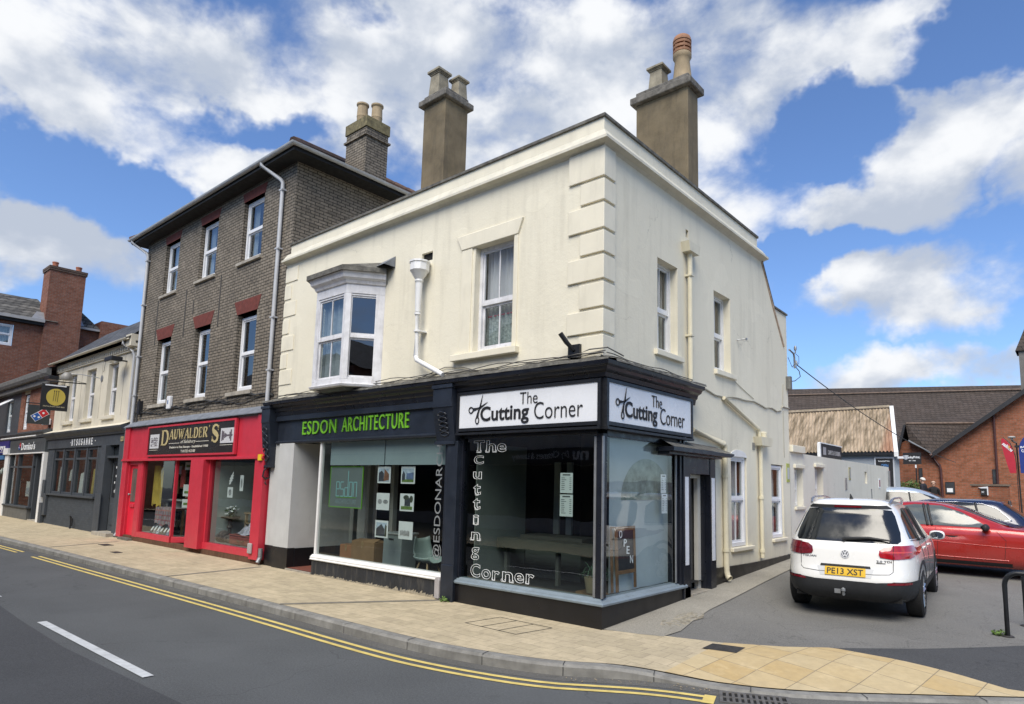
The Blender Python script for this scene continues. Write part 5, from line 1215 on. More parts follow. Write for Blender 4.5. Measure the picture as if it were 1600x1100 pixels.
mb = MB(); mb.box(-17.2,-8.66,.14,3.2,-.02,.02); mb.quad((-17,3.,0),(-8.7,3.,0),(-8.7,3.,3.2),(-17,3.,3.2)); mb.quad((-17.2,.14,2.6),(-8.66,.14,2.6),(-8.66,3,2.6),(-17.2,3,2.6)); mb.quad((-8.68,.14,0),(-8.68,3,0),(-8.68,3,2.6),(-8.68,.14,2.6)); mb.quad((-17.0,.14,0),(-17.0,3,0),(-17.0,3,2.6),(-17.0,.14,2.6)); mb.box(-12.2,-11.45,.14,3,.02,2.6); mb.build('shop_interior', M('stamp_shop_dark', (.14,.125,.115), .9, .3, 2., 0), bb, recalc=False)
mb = MB(); mb.box(-11.34,-9.18,.08,.9,.2,.30); mb.box(-15.55,-13.42,.06,1.0,.18,.28); mb.build('window_bed', M('window_bed', (.20,.19,.18), .8, .1, 3., 0), bb)
mb = MB(); mb.box(-12.9,-12.2,.0,1.4,.0,.10); mb.build('lobby_step', BROWNT, bb)
mb = MB(); mb.box(-8.84,-8.70,-.135,-.095,2.20,2.33); mb.build('yellow_tag', M('yellow_tag', (.75,.50,.02), .5, .05, 3., 0), bb); mb = MB(); mb.box(-9.02,-8.86,-.14,-.092,.22,.44); mb.build('pilaster_box', M('grey_box_plastic', (.36,.34,.34), .5, .1, 4., 0), bb, bevel=.02)
mb = MB()
for x in (-17.06,-8.60): mb.tube([(x,-.05,3.2 if x < -12 else .35),(x,-.05,.16),(x,-.10,.06)], .045, 10)
mb.build('pipe_shoe', GALV, bb)
# sign of the red shop
s = thing('shop_sign', 'dark brown sign with gold serif lettering on the red fascia', 'sign', (-12.6,-.1,2.36)); SR = FR(-.10)
mb = MB(); mb.box(-15.14,-10.06,0,.03,2.395,3.135,SR); mb.build('sign_panel', DARKSIGN, s)
mb = MB(); mb.box(-15.22,-15.14,-.02,.04,2.35,3.18,SR); mb.box(-10.06,-9.98,-.02,.04,2.35,3.18,SR); mb.box(-15.14,-10.06,-.02,.04,3.135,3.18,SR); mb.box(-15.14,-10.06,-.02,.04,2.35,2.395,SR); mb.build('sign_frame', REDP, s)
def serif_text(mb, txt, mp, u0, u1, z0, z1, d=-.004, gap=.12):
    # strokes on a unit cell: thick stems, thin hairlines, slab serifs
    T_, t_ = .24, .09
    G = {'D': (1.0, [((.2,0),(.2,1),T_),'bowl']), 'A': (1.0, [((.08,0),(.5,1),t_*1.2),((.5,1),(.9,0),T_),((.24,.34),(.74,.34),t_)]), 'U': (.95, [((.2,1),(.2,.3),T_),((.8,1),(.8,.3),t_*1.3),'cup']),
         'W': (1.35, [((.06,1),(.3,0),T_*.75),((.3,0),(.5,.9),t_),((.5,.9),(.7,0),T_*.75),((.7,0),(.94,1),t_)]), 'L': (.8, [((.22,0),(.22,1),T_),((.2,.04),(.88,.04),t_),((.88,0),(.88,.3),t_)]),
         'E': (.8, [((.22,0),(.22,1),T_),((.2,.04),(.88,.04),t_),((.2,.96),(.85,.96),t_),((.2,.52),(.66,.52),t_),((.88,0),(.88,.25),t_),((.85,.75),(.85,1),t_),((.66,.4),(.66,.64),t_)]),
         'R': (.95, [((.2,0),(.2,1),T_),((.45,.5),(.9,0),T_*.8),'rbowl']), "'": (.3, [((.5,1.),(.3,.72),T_)]), 'S': (.75, ['ess'])}
    tot = sum(G[c][0] for c in txt)+gap*(len(txt)-1); k = (u1-u0)/tot; h = z1-z0; u = u0
    for c in txt:
        w_, S_ = G[c]; w_ *= k; P = lambda a, b: (u+a*w_, z0+b*h); sw = min(w_, h)
        for q in S_:
            if q == 'bowl': pts = [P(.25,.97)]+[P(.5+.38*math.sin(t), .5+.47*math.cos(t)) for t in [math.pi*j/12 for j in range(13)]]+[P(.25,.03)]; stroke(mb, mp, pts, [sw*t_]+[sw*(t_+.16*math.sin(math.pi*j/12)) for j in range(13)]+[sw*t_], d, .006)
            elif q == 'rbowl': pts = [P(.25,.96)]+[P(.5+.32*math.sin(t), .74+.22*math.cos(t)) for t in [math.pi*j/10 for j in range(11)]]+[P(.25,.52)]; stroke(mb, mp, pts, [sw*t_]+[sw*(t_+.14*math.sin(math.pi*j/10)) for j in range(11)]+[sw*t_], d, .006)
            elif q == 'cup': pts = [P(.2,.32)]+[P(.5-.3*math.cos(t), .32-.28*math.sin(t)) for t in [math.pi*j/10 for j in range(1,10)]]+[P(.8,.32)]; stroke(mb, mp, pts, [sw*T_]+[sw*(T_-(T_-t_*1.3)*j/10) for j in range(1,10)]+[sw*t_*1.3], d, .006)
            elif q == 'ess':
                pts = [(.84,.72),(.80,.88),(.62,.97),(.42,.97),(.24,.88),(.20,.74),(.28,.62),(.50,.52),(.70,.42),(.82,.30),(.80,.14),(.62,.03),(.40,.03),(.22,.12),(.15,.30)]; wd = [.06,.08,.09,.12,.17,.2,.22,.25,.22,.2,.17,.12,.09,.08,.06]
                stroke(mb, mp, [P(*p) for p in pts], [sw*1.2*x for x in wd], d, .006); stroke(mb, mp, [P(.84,.66),P(.86,.95)], sw*.07, d, .006); stroke(mb, mp, [P(.15,.05),P(.15,.34)], sw*.07, d, .006)
            else: stroke(mb, mp, [P(*q[0]), P(*q[1])], sw*q[2], d, .006)
        feet = {'D': [(.2,0),(.2,1)], 'A': [(.08,0),(.9,0)], 'U': [(.2,1),(.8,1)], 'W': [(.06,1),(.94,1),(.5,.95)], 'L': [(.22,0),(.22,1)], 'E': [(.22,0),(.22,1)], 'R': [(.2,0),(.2,1),(.9,0)]}.get(c, [])
        for (a, b) in feet: stroke(mb, mp, [P(a-.16,b*.95+.025),P(a+.16,b*.95+.025)], h*.05, d-.0005, .006)
        u += w_+gap*k
for w_ in (('D',-14.26,-13.76,2.645,3.045),('AUWALDER',-13.72,-11.46,2.79,3.045),("'",-11.42,-11.30,2.93,3.07),('S',-11.25,-10.82,2.655,3.075)): mb = MB(); serif_text(mb, w_[0], SR, *w_[1:]); mb.build('sign_lettering', GOLD, s)
CREAML = M('cream_sign_letters', (.62,.60,.52), .5, .05, 3., 0)
mb = MB(); mb.box(-13.72,-13.05,-.008,-.003,2.675,2.687,SR); mb.box(-12.08,-11.36,-.008,-.003,2.69,2.702,SR)
letter(mb, 'of Salisbury', SR, -13.0,-12.12,2.645,2.755,-.003,thick=.004,slant=.35)
letter(mb, 'Dealers in Fine Stamps - Established 1958', SR, -13.66,-11.38,2.535,2.605,-.003,.014,thick=.004); letter(mb, 'T 01722 412100', SR, -12.93,-12.08,2.435,2.50,-.003,.014,thick=.004); mb.build('sign_small_lettering', CREAML, s)
for (a, b, c, d_, k) in ((-15.02,-14.40,2.57,2.955,0),(-10.75,-10.08,2.62,2.97,1)):
    mb = MB(); mb.box(a,b,-.006,-.002,c,d_,SR); st = mb.build('stamp_picture', M('stamp_paper', (.52,.52,.54), .6, .08, 20., 0), s)
    mb = MB(); rn = random.Random(k+2)
    if k == 0:
        for i in range(7):
            for j in range(5): mb.box(a+.08+i*.068,a+.08+i*.068+.02+.04*rn.random(),-.009,-.0065,c+.06+j*.05,c+.06+j*.05+.015+.03*rn.random(),SR)
    else:
        mb.box(a+.06,a+.60,-.009,-.0065,(c+d_)/2-.02,(c+d_)/2+.02,SR)
        for (x0, w_, h) in ((.06,.05,.24),(.12,.06,.20),(.2,.05,.12),(.26,.05,.08),(.5,.06,.26),(.45,.04,.16)): mb.box(a+x0,a+x0+w_,-.0095,-.0066,(c+d_)/2-h/2,(c+d_)/2+h/2,SR)
    mb.build('stamp_print', M('stamp_ink', (.09,.075,.09), .7, .2, 12., 0), st); mb = MB(); mb.box(a-.0,b-.05,-.008,-.003,c-.05,c-.04,SR); mb.build('caption_line', CREAML, s)
# curios in the red shop windows
def slab(name, label, cat, boxes, part, mat, loc, group=None):
    t = thing(name, label, cat, loc, group=group); mb = MB()
    for b in boxes: mb.box(*b)
    mb.build(part, mat, t); return t
t = thing('yellow_banner', 'yellow cloth banner hanging in the red shop window beside its door', 'banner', (-15.3,.3,1.1))
mb = MB(); N = 14
for i in range(N):
    a, b = -15.50+.72*i/N, -15.50+.72*(i+1)/N; za, zb_ = 1.0-.05*math.sin(i), 1.0-.05*math.sin(i+1); ta, tb = 2.12-.15*(i/N)**4, 2.12-.15*((i+1)/N)**4
    mb.quad((a,.25+.04*math.sin(i*1.3),za),(b,.25+.04*math.sin((i+1)*1.3),zb_),(b,.25+.03*math.sin((i+1)*1.3),tb),(a,.25+.03*math.sin(i*1.3),ta))
mb.build('cloth', M('yellow_cloth', (.50,.36,.06), .8, .3, 3., 0), t, recalc=False, smooth=True); mb = MB(); mb.tube([(-15.52,.25,2.13),(-14.75,.25,2.13)], .012, 6); mb.build('rod', METALB, t)
t = thing('display_shelves', 'white open shelf unit standing in the red shop window beside its door', 'shelf unit', (-15.0,.6,.28)); WSH = M('white_shelf', (.40,.41,.40), .6, .05, 3., 0)
mb = MB()
for z in (.32,.62,.90,1.16): mb.box(-15.5,-13.9,.45,.85,z,z+.035)
mb.build('shelf', WSH, t); mb = MB()
for x in (-15.5,-14.55,-13.93): mb.box(x,x+.04,.44,.86,.28,1.16)
mb.build('upright', WSH, t)
for i, (x0, x1, z0, z1) in enumerate(((-15.35,-14.68,.36,.60),(-15.35,-14.68,.66,.86),(-14.45,-14.0,.66,.84),(-15.3,-14.75,.94,1.10))):
    lb = ['framed dark picture on the lowest white shelf','framed grey picture on the middle white shelf','small framed picture on the middle shelf','framed dark picture on the upper white shelf'][i]
    q_ = thing('framed_picture', lb+' in the red shop', 'picture', ((x0+x1)/2,.42,z0), group='framed pictures on the white shelves'); mb = MB(); mb.box(x0,x1,.41,.435,z0,z1); mb.build('picture_frame', METALB, q_); mb = MB(); mb.box(x0+.04,x1-.04,.402,.409,z0+.03,z1-.03); mb.build('print', pc['grey' if i % 2 else 'tree'], q_)
QUILT = brickM('patchwork_quilt', (.42,.34,.36), (.16,.15,.20), (.30,.10,.12), .16, .13, .02, .1, .5, .3, grimecol=(.42,.36,.18), gscale=9., offset=.35)
t = thing('draped_table', 'small table under a patchwork cloth in the red shop window beside its door', 'table', (-14.1,.3,.28))
mb = MB(); mb.box(-14.75,-13.48,.12,.40,.95,.98); mb.build('table_top', WOOD, t); mb = MB()
for i in range(16):
    a, b = -14.78+1.32*i/16, -14.78+1.32*(i+1)/16; f_ = lambda k: .10-.02*math.sin(k*1.1); zf = lambda k: .52+.05*math.sin(k*.8)
    mb.quad((a,f_(i),zf(i)),(b,f_(i+1),zf(i+1)),(b,.11,.985),(a,.11,.985))
mb.quad((-14.78,.11,.985),(-13.46,.11,.985),(-13.46,.42,.985),(-14.78,.42,.985)); mb.build('patchwork_cloth', QUILT, t, recalc=False, smooth=True)
mb = MB()
for x in (-14.7,-13.55): mb.box(x,x+.05,.30,.35,.28,.95)
mb.build('leg', WOOD, t)
rn = random.Random(21)
for i in range(6):
    x = -14.9+.22*i; h = .20+.05*rn.random(); col = ['dark','grey','sky','tree','dark','blue'][i]
    q_ = thing('stamp_album', ['black book leaning first along the window bed from the red door','grey book leaning second along the window bed','pale blue book leaning on the window bed','dark olive book leaning on the window bed','second black book leaning further along the window bed','blue book leaning beside the red mullion'][i], 'book', (x,.14,.28), group='books along the window bed by the red door'); mb = MB(); mb.add([(x-.08,.07,.285),(x+.08,.07,.285),(x+.10,.16,.285+h),(x-.06,.16,.285+h),(x-.08,.09,.285),(x+.08,.09,.285),(x+.10,.18,.285+h),(x-.06,.18,.285+h)], [(0,1,2,3),(4,5,6,7),(0,1,5,4),(2,3,7,6),(1,2,6,5),(0,3,7,4)]); mb.build('cover', pc[col], q_); mb = MB(); mb.add([(x-.04,.078,.285+h*.3),(x+.06,.078,.285+h*.3),(x+.08,.135,.285+h*.8),(x-.02,.135,.285+h*.8)], [(0,1,2,3)]); mb.build('cover_label', PAPER, q_, recalc=False)
for i, (z0, z1) in enumerate(((1.32,1.62),(1.02,1.24),(2.0,2.2))):
    x0, y0 = RET(.25,.05,0)[:2]; q_ = thing('pinned_print', ['white print pinned in the lobby pane, middle of three','white print low in the lobby pane, beside the red mid pillar','small white print highest in the lobby pane'][i], 'picture', (x0,y0,z0), group='prints in the angled lobby pane'); mb = MB(); mb.box(.17,.46,.04,.044,z0,z1,RET); mb.build('sheet', PAPER, q_); mb = MB(); mb.box(.20,.43,.034,.0395,z0+.07,z0+.13,RET); mb.build('print', pc['green'], q_)
def papersheet(x0, x1, z0, z1, label, y=.09, m=PAPER):
    q_ = thing('window_notice', label, 'notice', ((x0+x1)/2,y,z0), group='notices in the red shop window beside the white lobby'); mb = MB(); mb.box(x0,x1,y,y+.004,z0,z1); mb.build('sheet', m, q_); mb = MB(); c_ = ((x0+x1)/2,(z0+z1)/2)
    mb.prism(circ(c_, (x1-x0)*.28, 12, (z1-z0)*.3), y-.003, y-.0005, FR(0)); mb.build('print', pc['grey'], q_)
papersheet(-10.60,-10.34,1.36,1.60,'small white notice with a round drawing in the red shop window beside the white lobby'); papersheet(-10.02,-9.86,1.52,1.88,'tall narrow white notice in the red shop window beside the white lobby')
t = thing('paper_cutout', 'white paper leaf cut-out hanging in the red shop window beside the white lobby', 'decoration', (-10.45,.1,1.65)); mb = MB(); pts = []
for k in range(12):
    q_ = k/11; sgn = 1; pts.append((-10.52+.16*q_+.10*(1 if k % 2 else .35)*math.sin(math.pi*min(1,q_+.08)), 1.66+.32*q_))
for k in range(11,-1,-1):
    q_ = k/11; pts.append((-10.52+.16*q_-.10*(1 if k % 2 else .35)*math.sin(math.pi*min(1,q_+.08)), 1.66+.32*q_))
mb.prism(pts, .09, .094, FR(0)); mb.build('leaf_shape', WLET, t); mb = MB(); mb.tube([(-10.36,.092,1.98),(-10.36,.092,2.24)], .002, 4); mb.build('thread', CABLE, t)
t = thing('suitcase', 'brown red leather suitcase lying in the red shop window beside the white lobby', 'suitcase', (-9.75,.35,.30)); mb = MB(); mb.box(-10.42,-9.22,.12,.62,.305,.50); mb.build('case_body', M('leather_red_brown', (.22,.05,.035), .5, .25, 6., .2), t, bevel=.03); mb = MB(); mb.box(-10.43,-9.21,.11,.63,.505,.53); mb.build('case_lid', M('leather_red_lid', (.25,.06,.04), .5, .25, 6., .2), t, bevel=.012); mb = MB(); mb.tube([(-9.95,.115,.42),(-9.95,.08,.40),(-9.7,.08,.40),(-9.7,.115,.42)], .012, 6); mb.build('case_handle', WOOD, t)
t = thing('folded_cloth', 'heap of pale patterned cloth on the suitcase', 'cloth', (-9.8,.35,.53)); mb = MB(); n = 10; vs = []
for i in range(n+1):
    for j in range(n+1): x = -10.25+.95*i/n; y = .15+.42*j/n; vs.append((x,y,.545+.24*math.sin(math.pi*i/n)*math.sin(math.pi*j/n)*(1+.35*math.sin(i*2.1+j))+.02*math.sin(j*3+i)))
mb.add(vs, [(i*(n+1)+j,(i+1)*(n+1)+j,(i+1)*(n+1)+j+1,i*(n+1)+j+1) for i in range(n) for j in range(n)]); mb.build('cloth', brickM('lilac_patches', (.50,.48,.55), (.30,.28,.38), (.42,.40,.45), .08, .08, .01, .1, .5, .2, offset=.3), t, recalc=False, smooth=True)
t = thing('lectern_box', 'pale sloping box on the wooden table in the red shop window', 'box', (-9.75,.5,1.0)); mb = MB(); mb.prism([(-10.02,1.03),(-9.42,1.03),(-9.42,1.40),(-9.90,1.34)], .42, .66, FR(0)); mb.build('box_body', M('lilac_grey_box', (.36,.36,.42), .6, .06, 3., 0), t, bevel=.01); mb = MB(); mb.box(-10.0,-9.44,.41,.418,1.05,1.10); mb.build('box_strip', PAPER, t)
t = thing('display_table', 'wooden two-tier display table in the red shop window beside the white lobby', 'table', (-9.75,.6,.30))
mb = MB(); mb.box(-10.35,-9.22,.40,.9,.985,1.02); mb.box(-10.35,-9.22,.42,.88,.76,.785); mb.build('table_top', M('pale_wood', (.27,.20,.12), .6, .2, 4., 0), t)
for x in (-10.33,-9.28):
    for y in (.42,.84): mb = MB(); mb.box(x,x+.05,y,y+.05,.30,.985); mb.build('leg', M('pale_wood', (.27,.20,.12)), t)
t = thing('plant_stand', 'dark carved stand with white flowers in the red shop window beside the white lobby', 'stand', (-11.0,.4,.30)); mb = MB(); mb.lathe([(.0,.30),(.16,.30),(.13,.36),(.05,.42),(.04,.60),(.08,.64),(.05,.70),(.05,.82),(.22,.86),(.22,.89),(0,.89)], (-11.0,.4,0), 14); mb.build('stand_column', M('dark_carved_wood', (.07,.05,.035), .5, .3, 8., .2), t, smooth='auto'); mb = MB(); leaves(mb, (-11.0,.4,1.05), (.25,.15,.14), 60, .05, 4); mb.build('flowers', WLET, t, recalc=False); mb = MB(); leaves(mb, (-11.0,.4,1.0), (.2,.13,.16), 60, .05, 6); mb.build('leaf', LEAF, t, recalc=False)
t = thing('rug_bundle', 'bundle of dark dolls and toys below the white notices in the red shop', 'toys', (-10.8,.3,.30)); mb = MB()
for i, (x, z, r) in enumerate(((-11.1,.40,.10),(-10.9,.45,.13),(-10.68,.40,.09),(-10.55,.38,.08))): mb.lathe([(0,-r)]+[(r*math.cos(a), r*math.sin(a)) for a in [-1.3+.37*k for k in range(8)]]+[(0,r)], (x,.22,z), 12)
mb.build('toys', M('doll_cloth', (.10,.075,.065), .9, .8, 14., 0), t, smooth=True)
# curtain of pale glass at the left of the right window
mb = MB(); mb.quad((-11.34,.10,.3),(-10.92,1.2,.3),(-10.92,1.2,2.2),(-11.34,.10,2.2)); mb.build('window_return', M('return_pale', (.26,.29,.275), .7, .1, 3., 0), bb, recalc=False)

# crowded stock at the back of the red shop windows
CUR = [M('stock_'+n, c, .6, .4, 12., 0) for n, c in (('cream',(.62,.58,.48)),('blue',(.14,.22,.42)),('red',(.45,.07,.06)),('green',(.12,.22,.13)),('brass',(.48,.33,.10)),('grey',(.40,.40,.41)),('lilac',(.45,.38,.52)),('brown',(.22,.13,.08)))]
def stock_shelf(x0, x1, y, zs, label, seed):
    t = thing('stock_shelf', label, 'shelf unit', ((x0+x1)/2,y,zs[0]), group='crowded shelves in the red shop'); rn = random.Random(seed)
    for z in zs: mb = MB(); mb.box(x0,x1,y,y+.28,z-.025,z); mb.build('shelf', M('dark_shelf', (.07,.05,.035), .7, .2, 4., 0), t)
    for x in (x0,x1-.03): mb = MB(); mb.box(x,x+.03,y+.01,y+.27,.05,zs[-1]+.3); mb.build('upright', M('dark_shelf', (.07,.05,.035)), t)
    groups = {}
    for z in zs:
        x = x0+.06
        while x < x1-.14:
            w_ = rn.uniform(.05,.16); h = rn.uniform(.08,.24); k = rn.randrange(len(CUR)); groups.setdefault((z,k), []).append((x,w_,h,rn.random())); x += w_+rn.uniform(.01,.05)
    for (z, k), items in groups.items():
        for (x, w_, h, q_) in items:
            mb = MB()
            if q_ < .6: mb.box(x,x+w_,y+.04,y+.04+w_*.8,z+.001,z+h)
            else: mb.lathe([(0,z+.001),(w_*.4,z+.001),(w_*.5,z+h*.35),(w_*.2,z+h*.7),(w_*.28,z+h),(0,z+h)], (x+w_/2,y+.12,0), 10)
            mb.build('stock_item', CUR[k], t)
stock_shelf(-15.5, -13.45, .92, (.55,.95,1.3,1.62,1.92), 'crowded dark shelf of boxes and jars behind the yellow banner', 5)
stock_shelf(-10.95, -9.0, .95, (.55,.9,1.2,1.5,1.8), 'crowded dark shelf of boxes and jars behind the wooden display table', 9)
for i, (x, z0, z1, k) in enumerate(((-14.6,1.35,1.75,5),(-14.15,1.5,2.05,2),(-13.75,1.25,1.6,0),(-14.4,1.85,2.15,6))):
    q_ = thing('hanging_picture', ['grey framed picture hung in the red shop beside the yellow banner','dark red framed picture hung in the red shop window','small cream framed picture hung beside the red mullion','lilac framed picture hung highest in the red shop window'][i], 'picture', (x,.5,z0), group='pictures hung in the red shop window'); mb = MB(); mb.box(x-.17,x+.17,.5,.52,z0,z1); mb.build('picture_frame', WOOD, q_); mb = MB(); mb.box(x-.13,x+.13,.49,.499,z0+.04,z1-.04); mb.build('print', CUR[k], q_)

# ------------------------------------------------------------------ white painted pub with charcoal ground floor
PUBW = M('cream_masonry_paint', (.60,.555,.45), .7, .08, 1.5, .25, 30, dirt=.3, dirtcol=(.3,.26,.19))
wb_ = thing('pub_building', 'cream painted two-storey pub with a charcoal ground floor', 'building', (-21.3,4,0))
wl = [(-19.78,-18.86),(-21.98,-21.02),(-24.05,-23.1)]
mb = MB(); mb.holed(FB, -25.45, -17.26, 3.35, 6.02, [(a,b,3.74,5.48,.2) for a, b in wl], .2); mb.quad((-25.45,.12,0),(-25.45,8,0),(-25.45,8,6),(-25.45,.12,6)); mb.quad((-25.45,8,0),(-17.26,8,0),(-17.26,8,6),(-25.45,8,6)); mb.build('wall', PUBW, wb_, recalc=False)
for a, b in wl: sash(wb_, FB, a, b, 3.76, 5.47, .13, PEEL, 0, [(.0,1,0,1.,NET)], .5, .06)
mb = MB()
for a, b in wl: mb.box(a-.2,b+.03,-.08,.12,3.62,3.735,FB)
mb.each('window_sill', PUBW, wb_, bevel=.01)
mb = MB()
for x in (-18.3,-20.4,-22.5,-24.5): mb.box(x-.012,x+.012,-.004,.002,3.7,5.65,FB)
for x in (-18.3,-20.4,-22.5): mb.box(x+.01,x+.9,-.004,.002,5.63,5.65,FB)
mb.build('render_joint', M('render_joint', (.33,.30,.24), .9, .1, 3., 0), wb_)
mb = MB(); mb.box(-25.5,-17.28,-.06,.12,5.68,5.72,FB); mb.box(-25.5,-17.28,-.09,.12,5.88,5.95,FB)
x = -25.45
while x < -17.35: mb.box(x,x+.11,-.085,.1,5.73,5.875,FB); x += .20
mb.box(-17.75,-17.28,-.22,.12,5.78,6.15,FB)
mb.build('corbel_band', PUBW, wb_)
mb = MB(); mb.add([(-25.6,-.16,6.0),(-17.3,-.16,6.05),(-17.3,1.6,7.6),(-25.6,1.6,7.55)], [(0,1,2,3)]); mb.add([(-25.6,1.6,7.55),(-17.3,1.6,7.6),(-17.3,8.2,6.05),(-25.6,8.2,6.0),(-25.6,-.16,6.0)], [(0,1,2,3),(4,3,0)]); mb.build('roof', SLATE, wb_, recalc=False)
mb = MB(); mb.sweep([(-25.6,-.12),(-17.4,-.12)], gp2 := [(.06+.055*math.cos(t), 6.02+.055*math.sin(t)) for t in [math.pi+math.pi*k/8 for k in range(9)]]+[(.06+.045*math.cos(t), 6.02+.045*math.sin(t)) for t in [2*math.pi-math.pi*k/8 for k in range(9)]]); mb.build('gutter', PUBW, wb_, smooth='auto')
mb = MB(); mb.tube([(-17.75,-.17,6.0),(-17.75,-.17,5.85),(-17.32,-.02,5.62),(-17.30,.03,5.5),(-17.30,.03,3.5)], .038, 10); mb.build('downpipe', PIPEG, wb_, smooth='auto')
mb = MB(); mb.tube([(-17.4,.08,5.5),(-17.42,.08,3.6)], .02, 6); mb.tube([(-20.1,.1,5.75),(-20.15,.09,5.3),(-20.2,.09,5.25)], .008, 5); mb.build('wall_cable', CABLE, wb_)
mb = MB(); mb.box(-25.2,-17.4,.9,7,3.5,5.9); mb.build('interior', ROOMGREY, wb_, recalc=False)
# charcoal shopfront
mb = MB(); mb.sweep([(-25.5,.0),(-17.28,.0)], [(-.1,3.10),(.03,3.10),(.05,3.16),(.10,3.20),(.16,3.28),(.17,3.33),(-.1,3.40)]); mb.build('fascia_cornice', CHAR, wb_, bevel=.004)
mb = MB(); mb.box(-25.45,-17.28,-.10,.1,2.76,3.10,FB); mb.build('fascia', CHAR, wb_)
mb = MB(); mb.add([(-25.5,-.17,3.335),(-17.28,-.17,3.335),(-17.28,.118,3.46),(-25.5,.118,3.46)], [(0,1,2,3)]); mb.build('lead_flashing', PUBW, wb_, recalc=False)
CHARB = brickM('charcoal_painted_brick', (.047,.055,.065), (.052,.060,.070), (.040,.047,.056), .225, .075, .006, .35, .08, .1)
mb = MB(); mb.holed(FR(.06), -25.45, -18.70, -.12, 2.76, [(-24.75,-19.72,1.13,2.72,.14)], .12); mb.build('brick_front', CHARB, wb_, recalc=False)
mb = MB()
for x in (-24.75,-23.52,-22.25,-20.95): mb.box(x,x+.13,.05,.17,1.13,2.72)
mb.box(-19.85,-19.72,.05,.17,1.13,2.72)
for a, b in ((-24.62,-23.52),(-23.39,-22.25),(-22.12,-20.95),(-20.82,-19.85)): mb.box(a,b,.08,.16,2.33,2.40); mb.box(a,b,.08,.16,1.13,1.20); mb.box(a,b,.08,.16,2.66,2.72); mb.box(a,a+.05,.09,.15,1.2,2.66); mb.box(b-.05,b,.09,.15,1.2,2.66)
mb.box(-24.85,-19.6,-.03,.08,1.06,1.128); mb.build('window_frame', CHAR, wb_, bevel=.004)
mb = MB(); mb.quad((-24.62,.13,1.2),(-19.85,.13,1.2),(-19.85,.13,2.66),(-24.62,.13,2.66)); mb.build('shop_window', shopglass, wb_, recalc=False)
for i, (a, b, c, d_, m) in enumerate(((-22.0,-21.05,1.2,2.0,PAPER),(-20.7,-19.95,1.2,2.15,M('yellow_screen', (.50,.38,.12), .8, .2, 3., 0)),(-23.2,-22.7,1.6,2.1,NET),(-24.4,-24.0,1.2,2.2,NET))):
    t = thing('window_screen', ['white screen standing in the third pub window','yellow screen standing in the pub window beside its door','small pale net hanging in the second pub window','pale net hanging in the pub window beside the pizza shop'][i], 'screen', ((a+b)/2,.25,c), group='screens behind the pub windows'); mb = MB(); mb.prism([(a,c),(b,c),(b,d_),(a+.1,d_-.15)], .22, .24, FR(0)); mb.build('panel', m, t); mb = MB(); mb.box(a+.05,a+.09,.245,.27,c-.1,d_-.2); mb.build('prop', WOOD, t)
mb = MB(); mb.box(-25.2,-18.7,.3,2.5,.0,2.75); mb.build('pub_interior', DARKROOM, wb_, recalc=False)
mb = MB(); mb.box(-19.05,-18.62,-.08,.16,-.1,2.76); mb.box(-17.62,-17.28,-.03,.16,-.1,2.76); mb.box(-18.62,-17.62,-.02,.16,2.35,2.42); mb.box(-19.1,-18.57,-.11,-.081,-.1,1.25); mb.each('pilaster', CHAR, wb_, bevel=.006)
mb = MB(); mb.box(-18.60,-17.64,.16,.22,.12,2.35); dr = mb.build('door', CHAR, wb_); mb = MB()
mb.box(-18.45,-17.80,.145,.158,1.15,2.2); mb.build('door_glass', M('door_dark_glass', (.02,.022,.025), .08, .2, 2., 0), dr); mb = MB(); mb.box(-18.45,-18.15,.14,.159,.3,.95); mb.box(-18.1,-17.80,.14,.159,.3,.95); mb.build('door_panel', CHAR, dr, bevel=.01); mb = MB()
rn = random.Random(4)
for k in range(12): x = -18.3+.35*rn.random(); z = 1.2+.9*rn.random(); mb.box(x,x+.05,.135,.144,z,z+.07)
mb.build('door_sticker', WLET, dr)
mb = MB(); mb.box(-18.60,-17.64,.16,.2,2.42,2.75); mb.build('fanlight', M('fanlight_dark', (.02,.025,.03), .1, .1, 3., 0), wb_); mb = MB(); mb.box(-18.7,-17.4,-.22,.2,-.1,.11); mb.build('door_step', STONE, wb_)
mb = MB(); mb.box(-25.55,-25.25,.0,.1,.95,1.6); mb.box(-25.4,-25.1,-.06,.05,-.05,.75); mb.box(-25.1,-24.8,-.03,.06,.3,1.1); mb.each('boxed_pipe', CHAR, wb_, bevel=.01)
mb = MB(); mb.tube([(-21.55,-.03,.0),(-21.55,-.03,.38),(-21.55,-.06,.42)], .03, 8); mb.tube([(-21.4,-.03,.1),(-21.4,-.03,.36)], .025, 8); mb.build('vent_pipe', METALB, wb_)
s = thing('pub_lettering', 'tall thin white lettering on the charcoal pub fascia', 'sign', (-21.4,0,2.8)); mb = MB()
for i, c in enumerate('NYSUSANNE'): letter(mb, c, FR(.02), -22.5+.262*i, -22.5+.262*i+.125, 2.82, 3.05, -.004, .012, thick=.01)
mb.build('sign_lettering', WLET, s); mb = MB(); mb.box(-22.66,-22.62,-.008,-.004,2.92,2.96,FR(.02)); mb.box(-20.05,-20.01,-.008,-.004,2.92,2.96,FR(.02)); mb.build('sign_dot', WLET, s)
s = thing('number_plaque', 'small brass house number on the pub fascia', 'plaque', (-17.6,0,2.9)); mb = MB(); mb.box(-17.66,-17.46,.0,.02,2.86,3.0); mb.build('plate', GOLD, s); mb = MB(); letter(mb, '41', FR(0), -17.63,-17.49,2.89,2.97,-.001,thick=.002); mb.build('numeral', INK, s)
